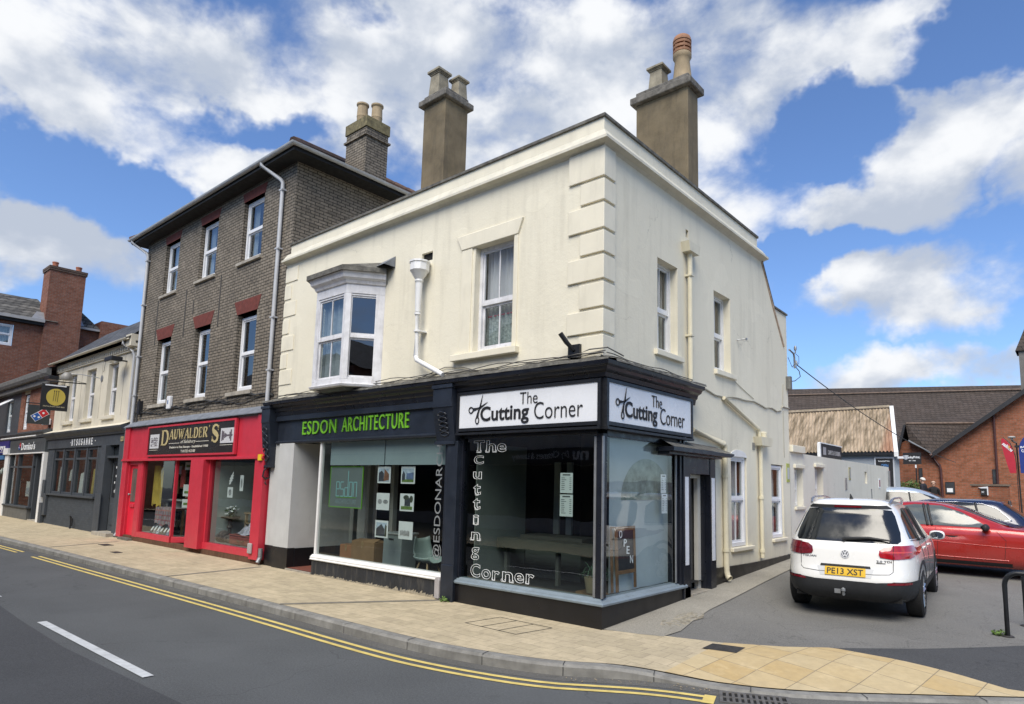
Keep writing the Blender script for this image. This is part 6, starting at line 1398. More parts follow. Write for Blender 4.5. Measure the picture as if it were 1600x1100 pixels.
# wall lamps of the pub
for i, (x, lab) in enumerate(((-18.15,'black box floodlight under the pub eaves beside the brick building'),(-24.75,'black box floodlight under the pub eaves at the far end'))):
    t = thing('flood_light', lab, 'lamp', (x,-.2,5.35), group='floodlights on the pub'); mb = MB(); mb.box(x-.32,x+.32,-.42,-.10,5.33,5.47); mb.build('lamp_head', METALB, t, bevel=.02); mb = MB(); mb.box(x-.03,x+.03,-.1,.12,5.38,5.42); mb.build('bracket', METALB, t); mb = MB(); mb.box(x-.28,x+.28,-.40,-.14,5.322,5.329); mb.build('lamp_glass', M('lamp_glass', (.3,.3,.28), .1, .1, 3., 0), t)
t = thing('swan_neck_lamp', 'round headed lamp on a long arm between the pub windows', 'lamp', (-20.4,.1,5.2)); mb = MB(); mb.lathe([(0,-.02),(.11,-.02),(.11,.0),(.03,.05),(.02,.10)], (-20.35,.12,5.05), 14, 'y'); mb.tube([(-20.35,.05,5.05),(-20.5,-.45,5.12),(-20.6,-.75,5.1)], .015, 6); mb.build('lamp_arm', GALV, t, smooth='auto'); mb = MB(); mb.lathe([(0,.20),(.08,.19),(.15,.10),(.17,.0),(.15,-.06),(0,-.08)], (-20.62,-.80,4.95), 16); mb.build('lamp_shade', M('lamp_shade_grey', (.22,.21,.19), .5, .2, 6., .1), t, smooth='auto')
# hanging signs, square to the wall
def HS(x): return lambda u, d, z: (x-d, u, z)
t = thing('hanging_sign', 'black square hanging sign with a yellow disc and three thin forks', 'sign', (-22,-.6,4.0)); H1 = HS(-22)
mb = MB(); mb.box(-1.13,-.36,-.03,.03,3.97,4.86,H1); mb.build('sign_board', INK, t); mb = MB(); mb.prism(circ((-.72,4.43),.27,32,.29), -.036, -.031, H1); mb.build('yellow_disc', M('sign_yellow', (.52,.40,.07), .5, .08, 3., 0), t)
mb = MB()
for u in (-.78,-.72,-.66): stroke(mb, H1, [(u-.01,4.26+.02*(u<-.7)),(u+.005,4.62)], .012, -.0365, .003); mb.prism(circ((u+.005,4.63),.014,8,.03), -.040, -.0365, H1)
mb.build('fork_emblem', INK, t); mb = MB(); letter(mb, 'RESTAURANT AND BAR', H1, -1.05,-.44,4.08,4.12,-.032,.01,thick=.003); mb.build('sign_lettering', M('sign_pale_gold', (.5,.45,.3), .5, .1, 3., 0), t)
mb = MB(); mb.tube([(-22,.12,5.0),(-22,-1.3,4.95)], .02, 8); mb.tube([(-22,-.9,4.96),(-22,-.9,4.86)], .01, 6); mb.tube([(-22,-.5,4.97),(-22,-.5,4.86)], .01, 6); mb.tube([(-22,.12,5.02),(-22,-1.6,5.25)], .008, 5); mb.build('bracket', METALB, t); mb = MB(); mb.box(-1.05,-.45,-.05,-.02,4.80,4.845,H1); mb.build('light_strip', UPVC, t)
t = thing('hanging_sign', 'dark hanging sign with a tilted red and blue domino tile', 'sign', (-24,-.7,3.6)); H2 = HS(-24)
mb = MB(); mb.box(-1.02,-.36,-.03,.03,3.60,4.28,H2); mb.build('sign_board', M('sign_slate_black', (.035,.042,.045), .5, .1, 3., 0), t)
def tilt(pts, c, a): return [(c[0]+x*math.cos(a)-y*math.sin(a), c[1]+x*math.sin(a)+y*math.cos(a)) for x, y in pts]
cT = (-.66,3.93); aT = R(38)
mb = MB(); mb.prism(tilt([(-.25,-.13),(.25,-.13),(.25,.13),(-.25,.13)],cT,aT), -.036, -.031, H2); mb.build('tile_border', WLET, t)
mb = MB(); mb.prism(tilt([(-.235,-.115),(-.01,-.115),(-.01,.115),(-.235,.115)],cT,aT), -.041, -.0365, H2); mb.build('blue_half', M('tile_blue', (.02,.10,.38), .4, .05, 3., 0), t); mb = MB(); mb.prism(tilt([(.01,-.115),(.235,-.115),(.235,.115),(.01,.115)],cT,aT), -.041, -.0365, H2); mb.build('red_half', M('tile_red', (.55,.02,.03), .4, .05, 3., 0), t)
mb = MB()
for x, y in ((-.165,.05),(-.075,-.05),(.12,0)): mb.prism([tilt([p],cT,aT)[0] for p in circ((x,y),.036,14)], -.046, -.0415, H2)
mb.build('tile_dot', WLET, t); mb = MB(); mb.tube([(-24,.12,4.36),(-24,-1.1,4.34)], .018, 8); mb.tube([(-24,-.5,4.35),(-24,-.5,4.27)], .01, 5); mb.build('bracket', METALB, t)
t = thing('camera_dome', 'white security camera above the pizza shop fascia', 'camera', (-25.9,0,3.85)); mb = MB(); mb.box(-26.1,-25.7,-.12,.11,3.70,3.95); mb.build('camera_case', UPVC, t, bevel=.04); mb = MB(); mb.lathe([(0,0),(.06,-.01),(.07,-.05),(0,-.06)], (-25.8,-.12,3.82), 10, 'y'); mb.build('camera_lens', INK, t)
# ------------------------------------------------------------------ pizza shop
db = thing('pizza_shop_building', 'two-storey building with a grey pizza shop front, part brick part charcoal above', 'building', (-28.5,4,0))
mb = MB(); mb.holed(FB, -30.75, -25.46, 3.5, 5.9, [(-30.1,-29.35,3.68,5.2,.12)], .1); mb.quad((-25.46,.12,3.5),(-25.46,6,3.5),(-25.46,6,6.2),(-25.46,.12,6.2)); mb.build('wall', REDBRICK, db, recalc=False)
sash(db, FB, -30.08,-29.37,3.70,5.18,.05, UPVC, 0, [(0,1,0,1,NET)], .5, .08)
mb = MB(); mb.prism([(-30.1,5.2),(-29.35,5.2),(-29.2,5.5),(-30.25,5.5)], -.01, .1, FB); mb.build('stone_lintel', M('buff_stone', (.50,.40,.25), .8, .1, 5., .2), db)
mb = MB(); mb.add([(-36,-.25,5.80),(-25.3,-.25,5.88),(-25.3,3.5,7.3),(-36,3.5,7.2)], [(0,1,2,3)]); mb.build('roof', TILE, db, recalc=False)
mb = MB(); mb.sweep([(-36,-.15),(-25.35,-.15)], [(.0,5.55),(.10,5.57),(.16,5.68),(.17,5.84),(.12,5.88),(.0,5.88)]); mb.box(-36,-25.4,-.12,.12,5.35,5.56); mb.build('gutter', M('weathered_gutter', (.13,.13,.125), .7, .3, 6., .4, 30, dirt=.5), db)
mb = MB(); mb.sweep([(-36,.05),(-25.5,.05)], [(-.1,3.24),(.12,3.24),(.16,3.34),(.24,3.44),(.24,3.50),(-.1,3.58)]); mb.build('fascia_cornice', CHAR, db)
mb = MB(); mb.box(-31.0,-25.58,-.03,.12,2.66,3.22); mb.build('fascia', M('pizza_grey_fascia', (.062,.072,.078), .55, .06, 3., .1), db)
mb = MB(); mb.box(-30.9,-25.65,-.06,.0,2.62,2.665); mb.tube([(-31.2,-.32,3.27),(-25.75,-.32,3.27)], .028, 8); mb.build('white_trim', WHITE, db)
mb = MB(); mb.tube([(-25.75,-.32,3.27),(-25.68,-.1,3.35),(-25.7,.05,3.6)], .015, 6); mb.build('lamp_bracket', METALB, db)
s = thing('pizza_sign_lettering', 'white pizza shop name with a small red and blue tile on the grey fascia', 'sign', (-28.3,-.04,2.78)); mb = MB(); letter(mb, "Domino's", FR(-.035), -29.0,-26.95,2.78,3.09,-.002,.015,thick=.01); mb.build('sign_lettering', WLET, s)
mb = MB(); c2 = (-29.28,2.94); mb.prism(tilt([(-.16,-.08),(0,-.08),(0,.08),(-.16,.08)],c2,R(40)), -.012, -.002, FR(-.035)); mb.build('blue_half', MATS['tile_blue'], s); mb = MB(); mb.prism(tilt([(.0,-.08),(.16,-.08),(.16,.08),(0,.08)],c2,R(40)), -.012, -.002, FR(-.035)); mb.build('red_half', MATS['tile_red'], s); mb = MB()
for x, y in ((-.11,.03),(-.05,-.03),(.08,0)): mb.prism([tilt([p],c2,R(40))[0] for p in circ((x,y),.022,10)], -.016, -.0125, FR(-.035))
mb.build('tile_dot', WLET, s)
mb = MB(); mb.box(-31.55,-31.0,-.05,.12,-.1,2.62); mb.box(-31.65,-30.9,-.12,.12,2.62,2.9); mb.box(-25.80,-25.58,-.04,.12,-.1,2.66); mb.each('pilaster', WHITE, db, bevel=.01)
mb = MB(); mb.box(-31.0,-27.2,-.02,.2,-.1,.46); mb.build('stall_riser', M('grey_riser', (.10,.10,.095), .8, .2, 4., .3), db); mb = MB(); mb.box(-31.0,-27.1,-.08,.2,.46,.52)
for x in (-31.0,-29.6,-27.35): mb.box(x,x+.13,.02,.16,.52,2.62)
mb.box(-30.87,-27.22,.04,.14,2.05,2.13); mb.build('shopfront_frame', CHAR, db, bevel=.004)
mb = MB(); mb.quad((-30.87,.09,.52),(-27.35,.09,.52),(-27.35,.09,2.62),(-30.87,.09,2.62)); mb.build('shop_window', shopglass, db, recalc=False)
mb = MB(); mb.box(-27.2,-25.8,.02,.3,-.1,.04); mb.build('door_step', STONE, db); mb = MB(); mb.box(-31.2,-25.7,.9,4,.0,2.7); mb.build('shop_interior', DARKROOM, db, recalc=False); mb = MB(); mb.box(-27.2,-27.05,.1,.9,0,2.6); mb.build('lobby_return', CHAR, db)
for i, x in enumerate((-29.9,-28.4)):
    t = thing('shop_poster', ['dark printed pale poster in the pizza shop window','blue printed pale poster in the pizza shop window'][i], 'poster', (x,.25,.52), group='posters in the pizza shop window'); mb = MB(); mb.box(x-.28,x+.28,.2,.22,.9,1.5); mb.build('sheet', PAPER, t); mb = MB(); mb.box(x-.2,x+.2,.19,.199,1.0,1.25); mb.build('print', pc['sky' if i else 'dark'], t)
# the charcoal house with the blue shop
nb = thing('charcoal_house', 'charcoal painted house with an open white window above a blue shop', 'building', (-34,4,0))
mb = MB(); mb.holed(FB, -46, -30.76, 0, 5.7, [(-32.95,-32.1,3.65,5.15,.12),(-39,-31.7,.5,2.5,.2),(-35.6,-34.8,3.65,5.15,.12)], .1); mb.build('wall', CHAR, nb, recalc=False)
sash(nb, FB, -32.93,-32.12,3.67,5.13,.05, UPVC, 0, [(0,1,0,1,DARKROOM)], .5, .07)['label'] = 'white window with its upper light open'
mb = MB(); A = [(-33.0,.08,5.12),(-32.08,.08,5.12),(-32.08,-.62,4.62),(-33.0,-.62,4.62)]
for i in range(4): mb.tube([A[i], A[(i+1) % 4]], .045, 6)
mb.build('open_light', UPVC, nb); mb = MB(); mb.add(A, [(0,1,2,3)]); mb.build('pane', glass, nb, recalc=False)
mb = MB(); mb.box(-40,-31.02,-.06,.1,2.66,3.24); mb.build('fascia', M('royal_blue_fascia', (.02,.025,.16), .4, .08, 3., .05), nb)
s = thing('blue_sign_lettering', 'white lettering on the royal blue fascia at the far end of the row', 'sign', (-33,-.07,2.8)); mb = MB(); letter(mb, 'loveleys', FR(-.065), -34.2,-31.6,2.80,3.08,-.002,.012,thick=.008); mb.build('sign_lettering', WLET, s); mb = MB(); mb.box(-34.2,-31.6,-.08,-.066,2.74,2.755); mb.build('sign_rule', WLET, s)
mb = MB(); mb.quad((-39,.2,.5),(-31.7,.2,.5),(-31.7,.2,2.5),(-39,.2,2.5)); mb.build('shop_window', shopglass, nb, recalc=False); mb = MB(); mb.box(-40,-31.2,.5,3,.0,2.6); mb.build('shop_interior', M('teal_interior', (.02,.06,.065), .8, .2, 2., 0), nb, recalc=False)
mb = MB(); mb.box(-39,-31.6,-.1,.05,2.42,2.6); mb.build('blind_box', M('blind_blue', (.04,.13,.28), .6, .1, 3., 0), nb)
t = thing('bunting', 'string of small pale flags in the window under the royal blue fascia', 'bunting', (-33,.15,1.8)); mb = MB()
for i in range(12): x = -35+.28*i; z = 1.95-.12*math.sin(i*.55); mb.add([(x,.15,z),(x+.2,.15,z),(x+.1,.16,z-.26)], [(0,1,2)])
mb.build('flags', M('pale_mint', (.55,.66,.62), .8, .1, 3., 0), t, recalc=False); mb = MB(); mb.tube([(-35.1+.28*i,.152,1.96-.12*math.sin(i*.55)) for i in range(13)], .006, 4); mb.build('string', CABLE, t)
# ------------------------------------------------------------------ tall red brick building behind, with its stack
rb = thing('red_brick_block', 'tall red brick block with a broad chimney stack and grey tiled hips', 'building', (-41,5,0)); X = -36.
def RX(u, d, z): return (X-d, u, z)
mb = MB(); mb.holed(RX, -8, 2.2, 0, 9.6, [(-2.6,.55,8.15,9.25,.15)], .1); mb.quad((X-.5,3.2,0),(X-.5,4.3,0),(X-.5,4.3,9.7),(X-.5,3.2,9.7)); mb.quad((X-.5,2.2,0),(X,2.2,0),(X,2.2,9.6),(X-.5,2.2,9.6)); mb.box(X-4,X-.1,4.3,14,0,10.25); mb.build('wall', REDBRICK, rb, recalc=False)
sash(rb, RX, -2.55,.52,8.17,9.23,.05, UPVC, 0, [(0,1,0,1,NET)], .52, .09, glass=upglass)
mb = MB(); mb.box(X-1,X+.22,1.70,3.28,0,12.6); st = mb.build('chimney', REDBRICK, rb); mb = MB(); mb.box(X-1.03,X+.27,1.65,3.33,12.42,12.5); mb.box(X-1.05,X+.28,1.64,3.34,12.52,12.64); mb.build('chimney_cap', M('sooty_brick', (.09,.06,.045), .9, .4, 9., .4), st)
for y in (2.0,3.05): mb = MB(); mb.lathe([(0,12.6),(.14,12.6),(.13,12.9),(.15,12.92),(.15,12.98),(.10,12.98),(0,12.8)], (X-.3,y,0), 12); mb.build('chimney_pot', M('red_clay_pot', (.32,.11,.06), .8, .2, 5., .2), st)
mb = MB(); mb.add([(X+.3,-8,9.72),(X+.3,2.25,9.68),(X-3,2.0,11.4),(X-4,-8,11.5)], [(0,1,2,3)]); mb.add([(X+.3,-8,9.72),(X+.28,1.7,9.68),(X-2.2,1.8,11.25),(X-4.,-2.5,10.6)], [(0,1,2,3)])
mb.add([(X-.3,3.25,9.78),(X-.3,4.35,9.78),(X-3.,4.6,10.6),(X-3.5,3.1,11.3),(X-.9,3.3,10.9)], [(0,1,2,3,4)]); mb.build('roof', TILEG, rb, recalc=False)
mb = MB(); mb.box(X-.1,X+.34,-8,1.7,9.55,9.70); mb.box(X-.5,X-.22,3.28,4.34,9.66,9.78); mb.build('eaves', M('eaves_white_grey', (.35,.34,.33), .6, .1, 3., .1), rb); mb = MB(); mb.box(X-.1,X+.25,-8,1.7,9.40,9.545); mb.build('eaves_soffit', MATS['black_soffit'], rb)
mb = MB(); mb.add([(X+.23,1.15,9.72),(X+.23,1.72,9.72),(X-.1,1.70,10.15),(X-.1,1.4,10.15)], [(0,1,2,3)]); mb.add([(X-.25,3.29,9.82),(X-.25,3.55,9.82),(X-.5,3.45,10.2),(X-.5,3.29,10.2)], [(0,1,2,3)]); mb.each('flashing', GALV, rb, recalc=False)

# ------------------------------------------------------------------ right side: low wing, shed, shops behind
lw = thing('low_wing', 'long low cream rendered wing behind the corner building', 'outbuilding', (-1.5,12,0)); L0 = SD(-.10)
CREAMG = make_cream('weathered_render', (.72,.69,.59), (.62,.59,.50))
wins = [(7.71,8.28,1.45,2.29),(9.17,9.80,1.45,2.36),(13.9,14.17,2.05,2.40)]
mb = MB(); mb.holed(L0, 7.43, 17.1, -.1, 2.64, [(*wins[0],.22),(*wins[1],.22),(*wins[2],.12)], .2); mb.quad((-.1,7.43,2.64),(-.1,17.1,2.64),(-.35,17.1,2.66),(-.35,7.43,2.66)); mb.quad((-.35,7.43,2.66),(-.35,17.1,2.66),(-.35,17.1,2.3),(-.35,7.43,2.3)); mb.quad((-.35,7.43,2.3),(-3,7.43,2.3),(-3,17.1,2.3),(-.35,17.1,2.3)); mb.quad((-.1,17.1,-.1),(-3,17.1,-.1),(-3,17.1,2.64),(-.1,17.1,2.64)); mb.quad((-3,7.43,0),(-3,17.1,0),(-3,17.1,2.3),(-3,7.43,2.3)); mb.build('wall', CREAMG, lw, recalc=False)
for i in (0, 1): sash(lw, L0, wins[i][0]+.02, wins[i][1]-.02, wins[i][2]+.01, wins[i][3]-.01, .13, WHITE, 0, [(0,1,0,1,NETD)], .45, .05)
mb = MB()
for a, b, c, d_ in wins[:2]: mb.box(a-.04,b+.05,-.05,.05,c-.07,c,L0); mb.box(a-.05,b+.05,-.05,.02,d_+.01,d_+.09,L0)
mb.box(7.45,8.30,-.07,.30,2.645,2.80,L0); mb.each('window_sill', CREAM_SMOOTH, lw, bevel=.01)
mb = MB(); mb.box(13.85,14.2,.11,.13,2.0,2.45,L0); mb.build('blocked_window', CREAMG, lw); mb = MB(); mb.box(11.75,11.93,-.012,.01,1.85,2.17,L0); mb.build('air_vent', M('vent_grey2', (.30,.28,.26), .7, .3, 14., .2), lw)
mb = MB(); mb.box(16.95,17.06,-.05,.0,.3,2.52,L0); mb.build('edge_post', GALV, lw); mb = MB(); mb.tube([(-.09,14.6,1.9),(-.09,14.62,1.55),(-.06,14.6,1.5)], .02, 6); mb.build('wall_pipe', GALV, lw)
s = thing('wall_sign', 'narrow yellow green edged notice on the side wall at the end of the corner building', 'sign', (-.09,7.28,2.0)); mb = MB(); mb.box(7.19,7.37,-.012,-.001,1.98,2.38,S0); mb.build('plate', M('green_yellow', (.38,.42,.10), .5, .1, 3., 0), s); mb = MB(); mb.box(7.22,7.34,-.016,-.0125,2.04,2.29,S0); mb.build('sheet', M('notice_grey', (.48,.50,.52), .5, .1, 9., 0), s)
for i, (a, b, c, d_, lab, m) in enumerate(((12.16,12.33,2.12,2.47,'narrow weathered yellow notice on the low cream wing',M('old_yellow', (.34,.31,.14), .6, .3, 9., 0)),(15.57,15.80,1.93,2.24,'small faded red and white notice near the end of the low wing',M('faded_red', (.36,.20,.20), .6, .4, 22., 0)))):
    s = thing('wall_sign', lab, 'sign', (-.09,a,c)); mb = MB(); mb.box(a,b,-.012,-.001,c,d_,L0); mb.build('plate', PAPER if i else m, s); mb = MB(); mb.box(a+.03,b-.03,-.016,-.0125,c+.05,d_-.05,L0); mb.build('sheet', m if i else M('notice_grey2', (.35,.36,.36), .5, .1, 9., 0), s)
s = thing('roof_sign', 'long black shop sign with a white edge above the low wing parapet', 'sign', (-.3,11.3,2.66)); mb = MB(); mb.box(10.35,12.25,.04,.09,2.67,3.02,SD(-.25)); mb.build('sign_panel', INK, s); mb = MB(); mb.box(10.30,12.3,.03,.1,3.022,3.05,SD(-.25)); mb.box(10.26,10.345,.03,.1,2.67,3.02,SD(-.25)); mb.build('sign_edge', WLET, s); mb = MB(); letter(mb, 'CARPETS & FLOORING', SD(-.25), 10.95,12.1,2.76,2.88,.036,.01,thick=.004); mb.box(10.55,10.8,.036,.0395,2.74,2.94,SD(-.25)); mb.build('sign_lettering', M('dim_white', (.32,.32,.34), .5, .1, 3., 0), s)
# corrugated shed
SH = thing('corrugated_shed', 'grey shed with a rust streaked corrugated roof and white bargeboard', 'shed', (-3,21,0))
GREYW = M('pale_blue_grey_wall', (.30,.335,.37), .7, .06, 2., .1, 30)
yw = 20.; mb = MB(); mb.quad((-6,yw,0),(-.30,yw,0),(-.32,yw,3.36),(-6,yw,3.42)); mb.quad((-.30,yw,0),(-1.75,yw+6,0),(-1.75,yw+6,3.36),(-.86,yw+2.25,5.1),(-.32,yw,3.36)); mb.build('wall', GREYW, SH, recalc=False)
m, t_ = newmat('rusty_corrugated'); P = wpos(t_); n1 = t_.noise(t_.vm('MULTIPLY', P, (6,.8,.8)), 1.2, 6, .65); n2 = t_.noise(P, 3., 6, .7)
c_ = t_.mix(t_.ramp(n1, .42, .66), (.40,.315,.225), (.11,.085,.05)); c_ = t_.mix(t_.ramp(n2, .55, .75, 0., .7), c_, (.17,.125,.075)); s_ = t_.node('ShaderNodeSeparateXYZ', {0: P}); c_ = t_.mix(t_.ramp(s_.outputs[0], -1.0, -.75, 0., .6), c_, (.33,.15,.09))
CORR = finish(m, t_, c_, .75, n2, .2, .01, spec=.3)
y1, z1, y2, z2 = yw-.15, 3.33, yw+2.2, 5.22; mb = MB(); vs = []; n = 46*8; ns = 2
for i in range(n+1):
    x = -6.2+5.75*i/n; w_ = .028*math.sin(i*2*math.pi/8)
    vs += [(x, y1, z1+w_), (x-.55, y2, z2+w_)]
mb.add(vs, [(2*i,2*i+2,2*i+3,2*i+1) for i in range(n)]); mb.build('roof', CORR, SH, recalc=False, smooth=True)
mb = MB(); mb.add([(-.44,y1-.05,z1-.02),(-.30,y1-.05,z1-.02),(-.85,y2,z2+.09),(-.99,y2,z2+.09),(-.44,y1-.05,z1-.2),(-.30,y1-.05,z1-.2),(-.85,y2,z2-.14),(-.99,y2,z2-.14)], [(0,1,2,3),(4,5,6,7),(0,1,5,4),(1,2,6,5),(0,3,7,4),(2,3,7,6)]); mb.build('bargeboard', WHITE, SH)
mb = MB(); mb.box(-6.2,-.45,y1-.02,y1+.14,z1-.14,z1-.05); mb.build('eaves_board', METALB, SH); mb = MB(); mb.box(-6.75,-.99,y2-.06,y2+.1,z2+.03,z2+.12); mb.build('ridge_cap', M('ridge_beige', (.36,.30,.22), .7, .3, 8., .2), SH)
s = thing('shed_poster', 'framed black poster with blue and white lettering on the grey shed wall', 'poster', (-.85,19.95,2.3)); PY = FR(19.97); mb = MB(); mb.box(-1.10,-.52,0,.025,1.93,3.07,PY); mb.build('poster_board', INK, s); mb = MB()
for b in ((-1.15,-1.10,-.01,.025,1.88,3.12),(-.52,-.47,-.01,.025,1.88,3.12),(-1.10,-.52,-.01,.025,3.07,3.12),(-1.10,-.52,-.01,.025,1.88,1.93)): mb.box(*b, mp=PY)
mb.build('poster_frame', M('poster_frame_grey', (.52,.54,.57), .5, .05, 3., 0), s); mb = MB(); letter(mb, 'SwankyPrint.', PY, -1.02,-.62,2.93,3.0,-.002,.02,thick=.004); mb.build('poster_lettering', WLET, s); mb = MB(); letter(mb, 'OPEN', PY, -.92,-.68,2.74,2.86,-.002,.02,thick=.004); mb.build('poster_blue_lettering', M('poster_blue', (.08,.22,.48), .5, .05, 3., 0), s); mb = MB(); mb.box(-.86,-.66,-.006,-.001,2.58,2.68,PY); mb.build('poster_red_block', M('poster_red', (.42,.20,.22), .5, .1, 9., 0), s)
t = thing('security_light', 'small white lamp on the corner of the grey shed', 'lamp', (-.2,19.9,3.2)); mb = MB(); mb.box(-.32,-.1,19.75,19.95,3.05,3.13); mb.build('bracket', UPVC, t); mb = MB(); mb.lathe([(.03,0),(.05,.02),(.10,.16),(.0,.17)], (-.06,19.8,3.0), 12); mb.build('lamp_head', UPVC, t)
# brick supermarket with two gables
YB = 28.; BF = FR(YB); sb = thing('supermarket_building', 'orange brick supermarket with steep dark gables', 'building', (3,36,0))
mb = MB(); mb.prism([(-1.85,0),(9,0),(9,9.9),(7.5,9.75),(3.2,6.28),(1.6,5.22),(1.45,5.06),(-.42,3.56),(-1.30,4.20),(-1.47,4.3),(-1.85,4.1)], 0, 6, BF); mb.build('wall', NEWBRICK, sb)
mb = MB()
mb.add([(-1.42,YB-.3,5.05),(.95,YB+3,5.25),(-.42,YB-.35,3.62),(-1.30,YB-.3,4.26)], [(0,1,2,3)])
mb.add([(-.42,YB-.35,3.62),(3.3,YB-.35,6.44),(8.3,YB-.35,10.4),(8.3,YB+12,10.4),(.9,YB+8,5.6)], [(0,1,2,3,4)])
mb.add([(-1.42,YB-.3,5.05),(.95,YB+3,5.25),(.9,YB+8,5.6),(-1.6,YB+6,5.0)], [(0,1,2,3)]); mb.add([(-1.42,YB-.3,5.05),(-1.6,YB+6,5.0),(-1.95,YB+6,3.6),(-1.85,YB-.3,3.6)], [(0,1,2,3)])
mb.build('roof', TILE, sb, recalc=False)
mb = MB()
mb = mb
def verge(a, b, w_=.22, y=YB-.37):
    A, B = Vector(a), Vector(b); mb.prism([(A.x,A.y),(B.x,B.y),(B.x,B.y-w_),(A.x,A.y-w_)], 0, .1, FR(y))
verge((-.42,3.66),(3.3,6.48)); verge((3.3,6.48),(8.3,10.45)); mb.prism([(-1.40,5.03),(-1.50,5.0),(-1.92,3.55),(-1.78,3.5)], 0, .12, FR(YB-.4)); mb.build('verge_board', M('dark_verge', (.018,.018,.020), .6, .2, 4., .1), sb)
mb = MB(); mb.tube([(-1.42,YB-.3,5.08),(.95,YB+3,5.28)], .06, 6); mb.tube([(-.42,YB-.3,3.66),(.93,YB+5,5.4)], .04, 6); mb.build('ridge_line', M('ridge_rust', (.17,.12,.09), .8, .3, 5., .2), sb)
mb = MB(); verge((-1.30,4.30),(-.42,3.70),.07,YB-.45); mb.build('pale_gutter', M('grey_gutter', (.25,.26,.27), .5, .1, 4., 0), sb); mb = MB(); mb.tube([(-.42,YB-.42,3.6),(-.42,YB-.1,3.45),(-.15,YB-.08,3.12),(-.11,YB-.08,2.9),(-.06,YB-.08,.3)], .055, 8); mb.tube([(2.02,YB-.08,5.4),(2.02,YB-.08,.3)], .05, 8); mb.build('downpipe', M('dark_red_pipe', (.06,.02,.018), .5, .2, 4., 0), sb, smooth='auto')
mb = MB(); mb.lathe([(.10,0),(.12,.05),(.05,.20),(.03,.5),(0,.52)], (-.95,YB+.05,4.28), 10); mb.build('roof_vent', M('roof_vent_black', (.02,.02,.02), .5, .1, 3., 0), sb, smooth='auto'); mb = MB(); mb.box(-1.08,-.82,YB-.15,YB+.15,4.22,4.30); mb.build('vent_base', GALV, sb)
for i, (a, b, c, d_) in enumerate(((.03,.40,1.80,2.35),(1.84,2.05,2.28,2.92),(-1.02,-.86,2.25,2.98))):
    mb = MB(); mb.box(a,b,-.03,.06,c,d_,BF); wn = mb.build('window', INK, sb); mb = MB(); mb.box(a+.03,b-.03,-.036,-.031,c+.04,d_-.04,BF); mb.build('pane', M('far_dark_glass', (.05,.055,.06), .1, .2, 4., 0), wn)
    if i == 0: mb = MB(); mb.box(a+.06,b-.08,-.045,-.037,c+.08,c+.26,BF); mb.build('window_notice', PAPER, wn)
mb = MB(); mb.box(3.02,4.2,YB+1,YB+2.2,6.0,8.3); tr = mb.build('vent_turret', M('turret_grey', (.15,.14,.13), .8, .2, 4., .2), sb); mb = MB(); mb.add([(2.9,YB+.9,8.3),(4.3,YB+.9,8.3),(4.3,YB+2.3,8.3),(2.9,YB+2.3,8.3),(3.6,YB+1.6,10.3)], [(0,1,4),(1,2,4),(2,3,4),(3,0,4)]); mb.build('turret_roof', TILE, tr, recalc=False)
s = thing('projecting_sign', 'black rectangular sign with white print lettering in front of the orange brick wall', 'sign', (-1.1,26.95,3.1)); PS = FR(26.97); mb = MB(); mb.box(-1.46,-.72,0,.05,3.13,3.66,PS); mb.build('sign_panel', INK, s); mb = MB(); letter(mb, 'SwankyPrint.', PS, -1.42,-.76,3.36,3.50,-.002,.03,thick=.004); letter(mb, 'EST. 1983', PS, -1.22,-.95,3.26,3.31,-.002,.02,thick=.004); mb.build('sign_lettering', WLET, s); mb = MB(); mb.tube([(-1.4,26.99,3.6),(-1.5,27.9,3.6)], .03, 6); mb.tube([(-.95,27.02,3.14),(-.95,27.02,2.0),(-.95,27.02,.5)], .03, 6); mb.build('bracket', METALB, s); mb = MB(); mb.box(-.98,-.92,26.95,27.0,2.95,3.1); mb.build('sign_tag', PAPER, s)
lwall = thing('low_brick_wall', 'low orange brick wall with a flat coping in front of the supermarket', 'wall', (2.2,22.5,0)); mb = MB(); mb.box(1.66,2.80,22,22.22,.2,2.12); mb.box(1.66,1.88,22.22,24,.2,2.12); mb.build('wall', NEWBRICK, lwall); mb = MB(); mb.box(1.62,2.84,21.96,22.26,2.122,2.19); mb.build('coping', M('brown_coping', (.16,.12,.09), .8, .2, 5., .2), lwall)
s = thing('white_notice_box', 'white framed black notice box on the low brick wall', 'notice', (2.0,21.95,1.8)); WF = FR(22.); mb = MB(); mb.box(1.95,2.14,-.06,-.001,1.78,2.02,WF); mb.build('case', INK, s); mb = MB(); mb.prism([(1.88,2.06),(2.18,2.10),(2.18,1.78),(2.145,1.78),(2.145,2.03),(1.95,2.03)], -.07, -.001, WF); mb.build('hood', UPVC, s); mb = MB(); letter(mb, 'PAY', WF, 1.98,2.06,1.86,1.93,-.061,.02,thick=.003); mb.build('notice_lettering', WLET, s)
for i, x in enumerate((2.66,2.96)):
    t = thing('bollard', ['dark bollard by the end of the low brick wall','dark bollard beside the blue flag post'][i], 'bollard', (x,19.5,.35), group='bollards by the low brick wall'); mb = MB(); mb.lathe([(.05,.3),(.05,1.58),(.03,1.62),(0,1.62)], (x,19.5,0), 10); mb.build('post', M('bollard_brown', (.03,.022,.02), .5, .2, 4., 0), t, smooth='auto'); mb = MB(); mb.lathe([(.053,1.38),(.053,1.46)], (x,19.5,0), 10); mb.build('white_band', WLET, t)
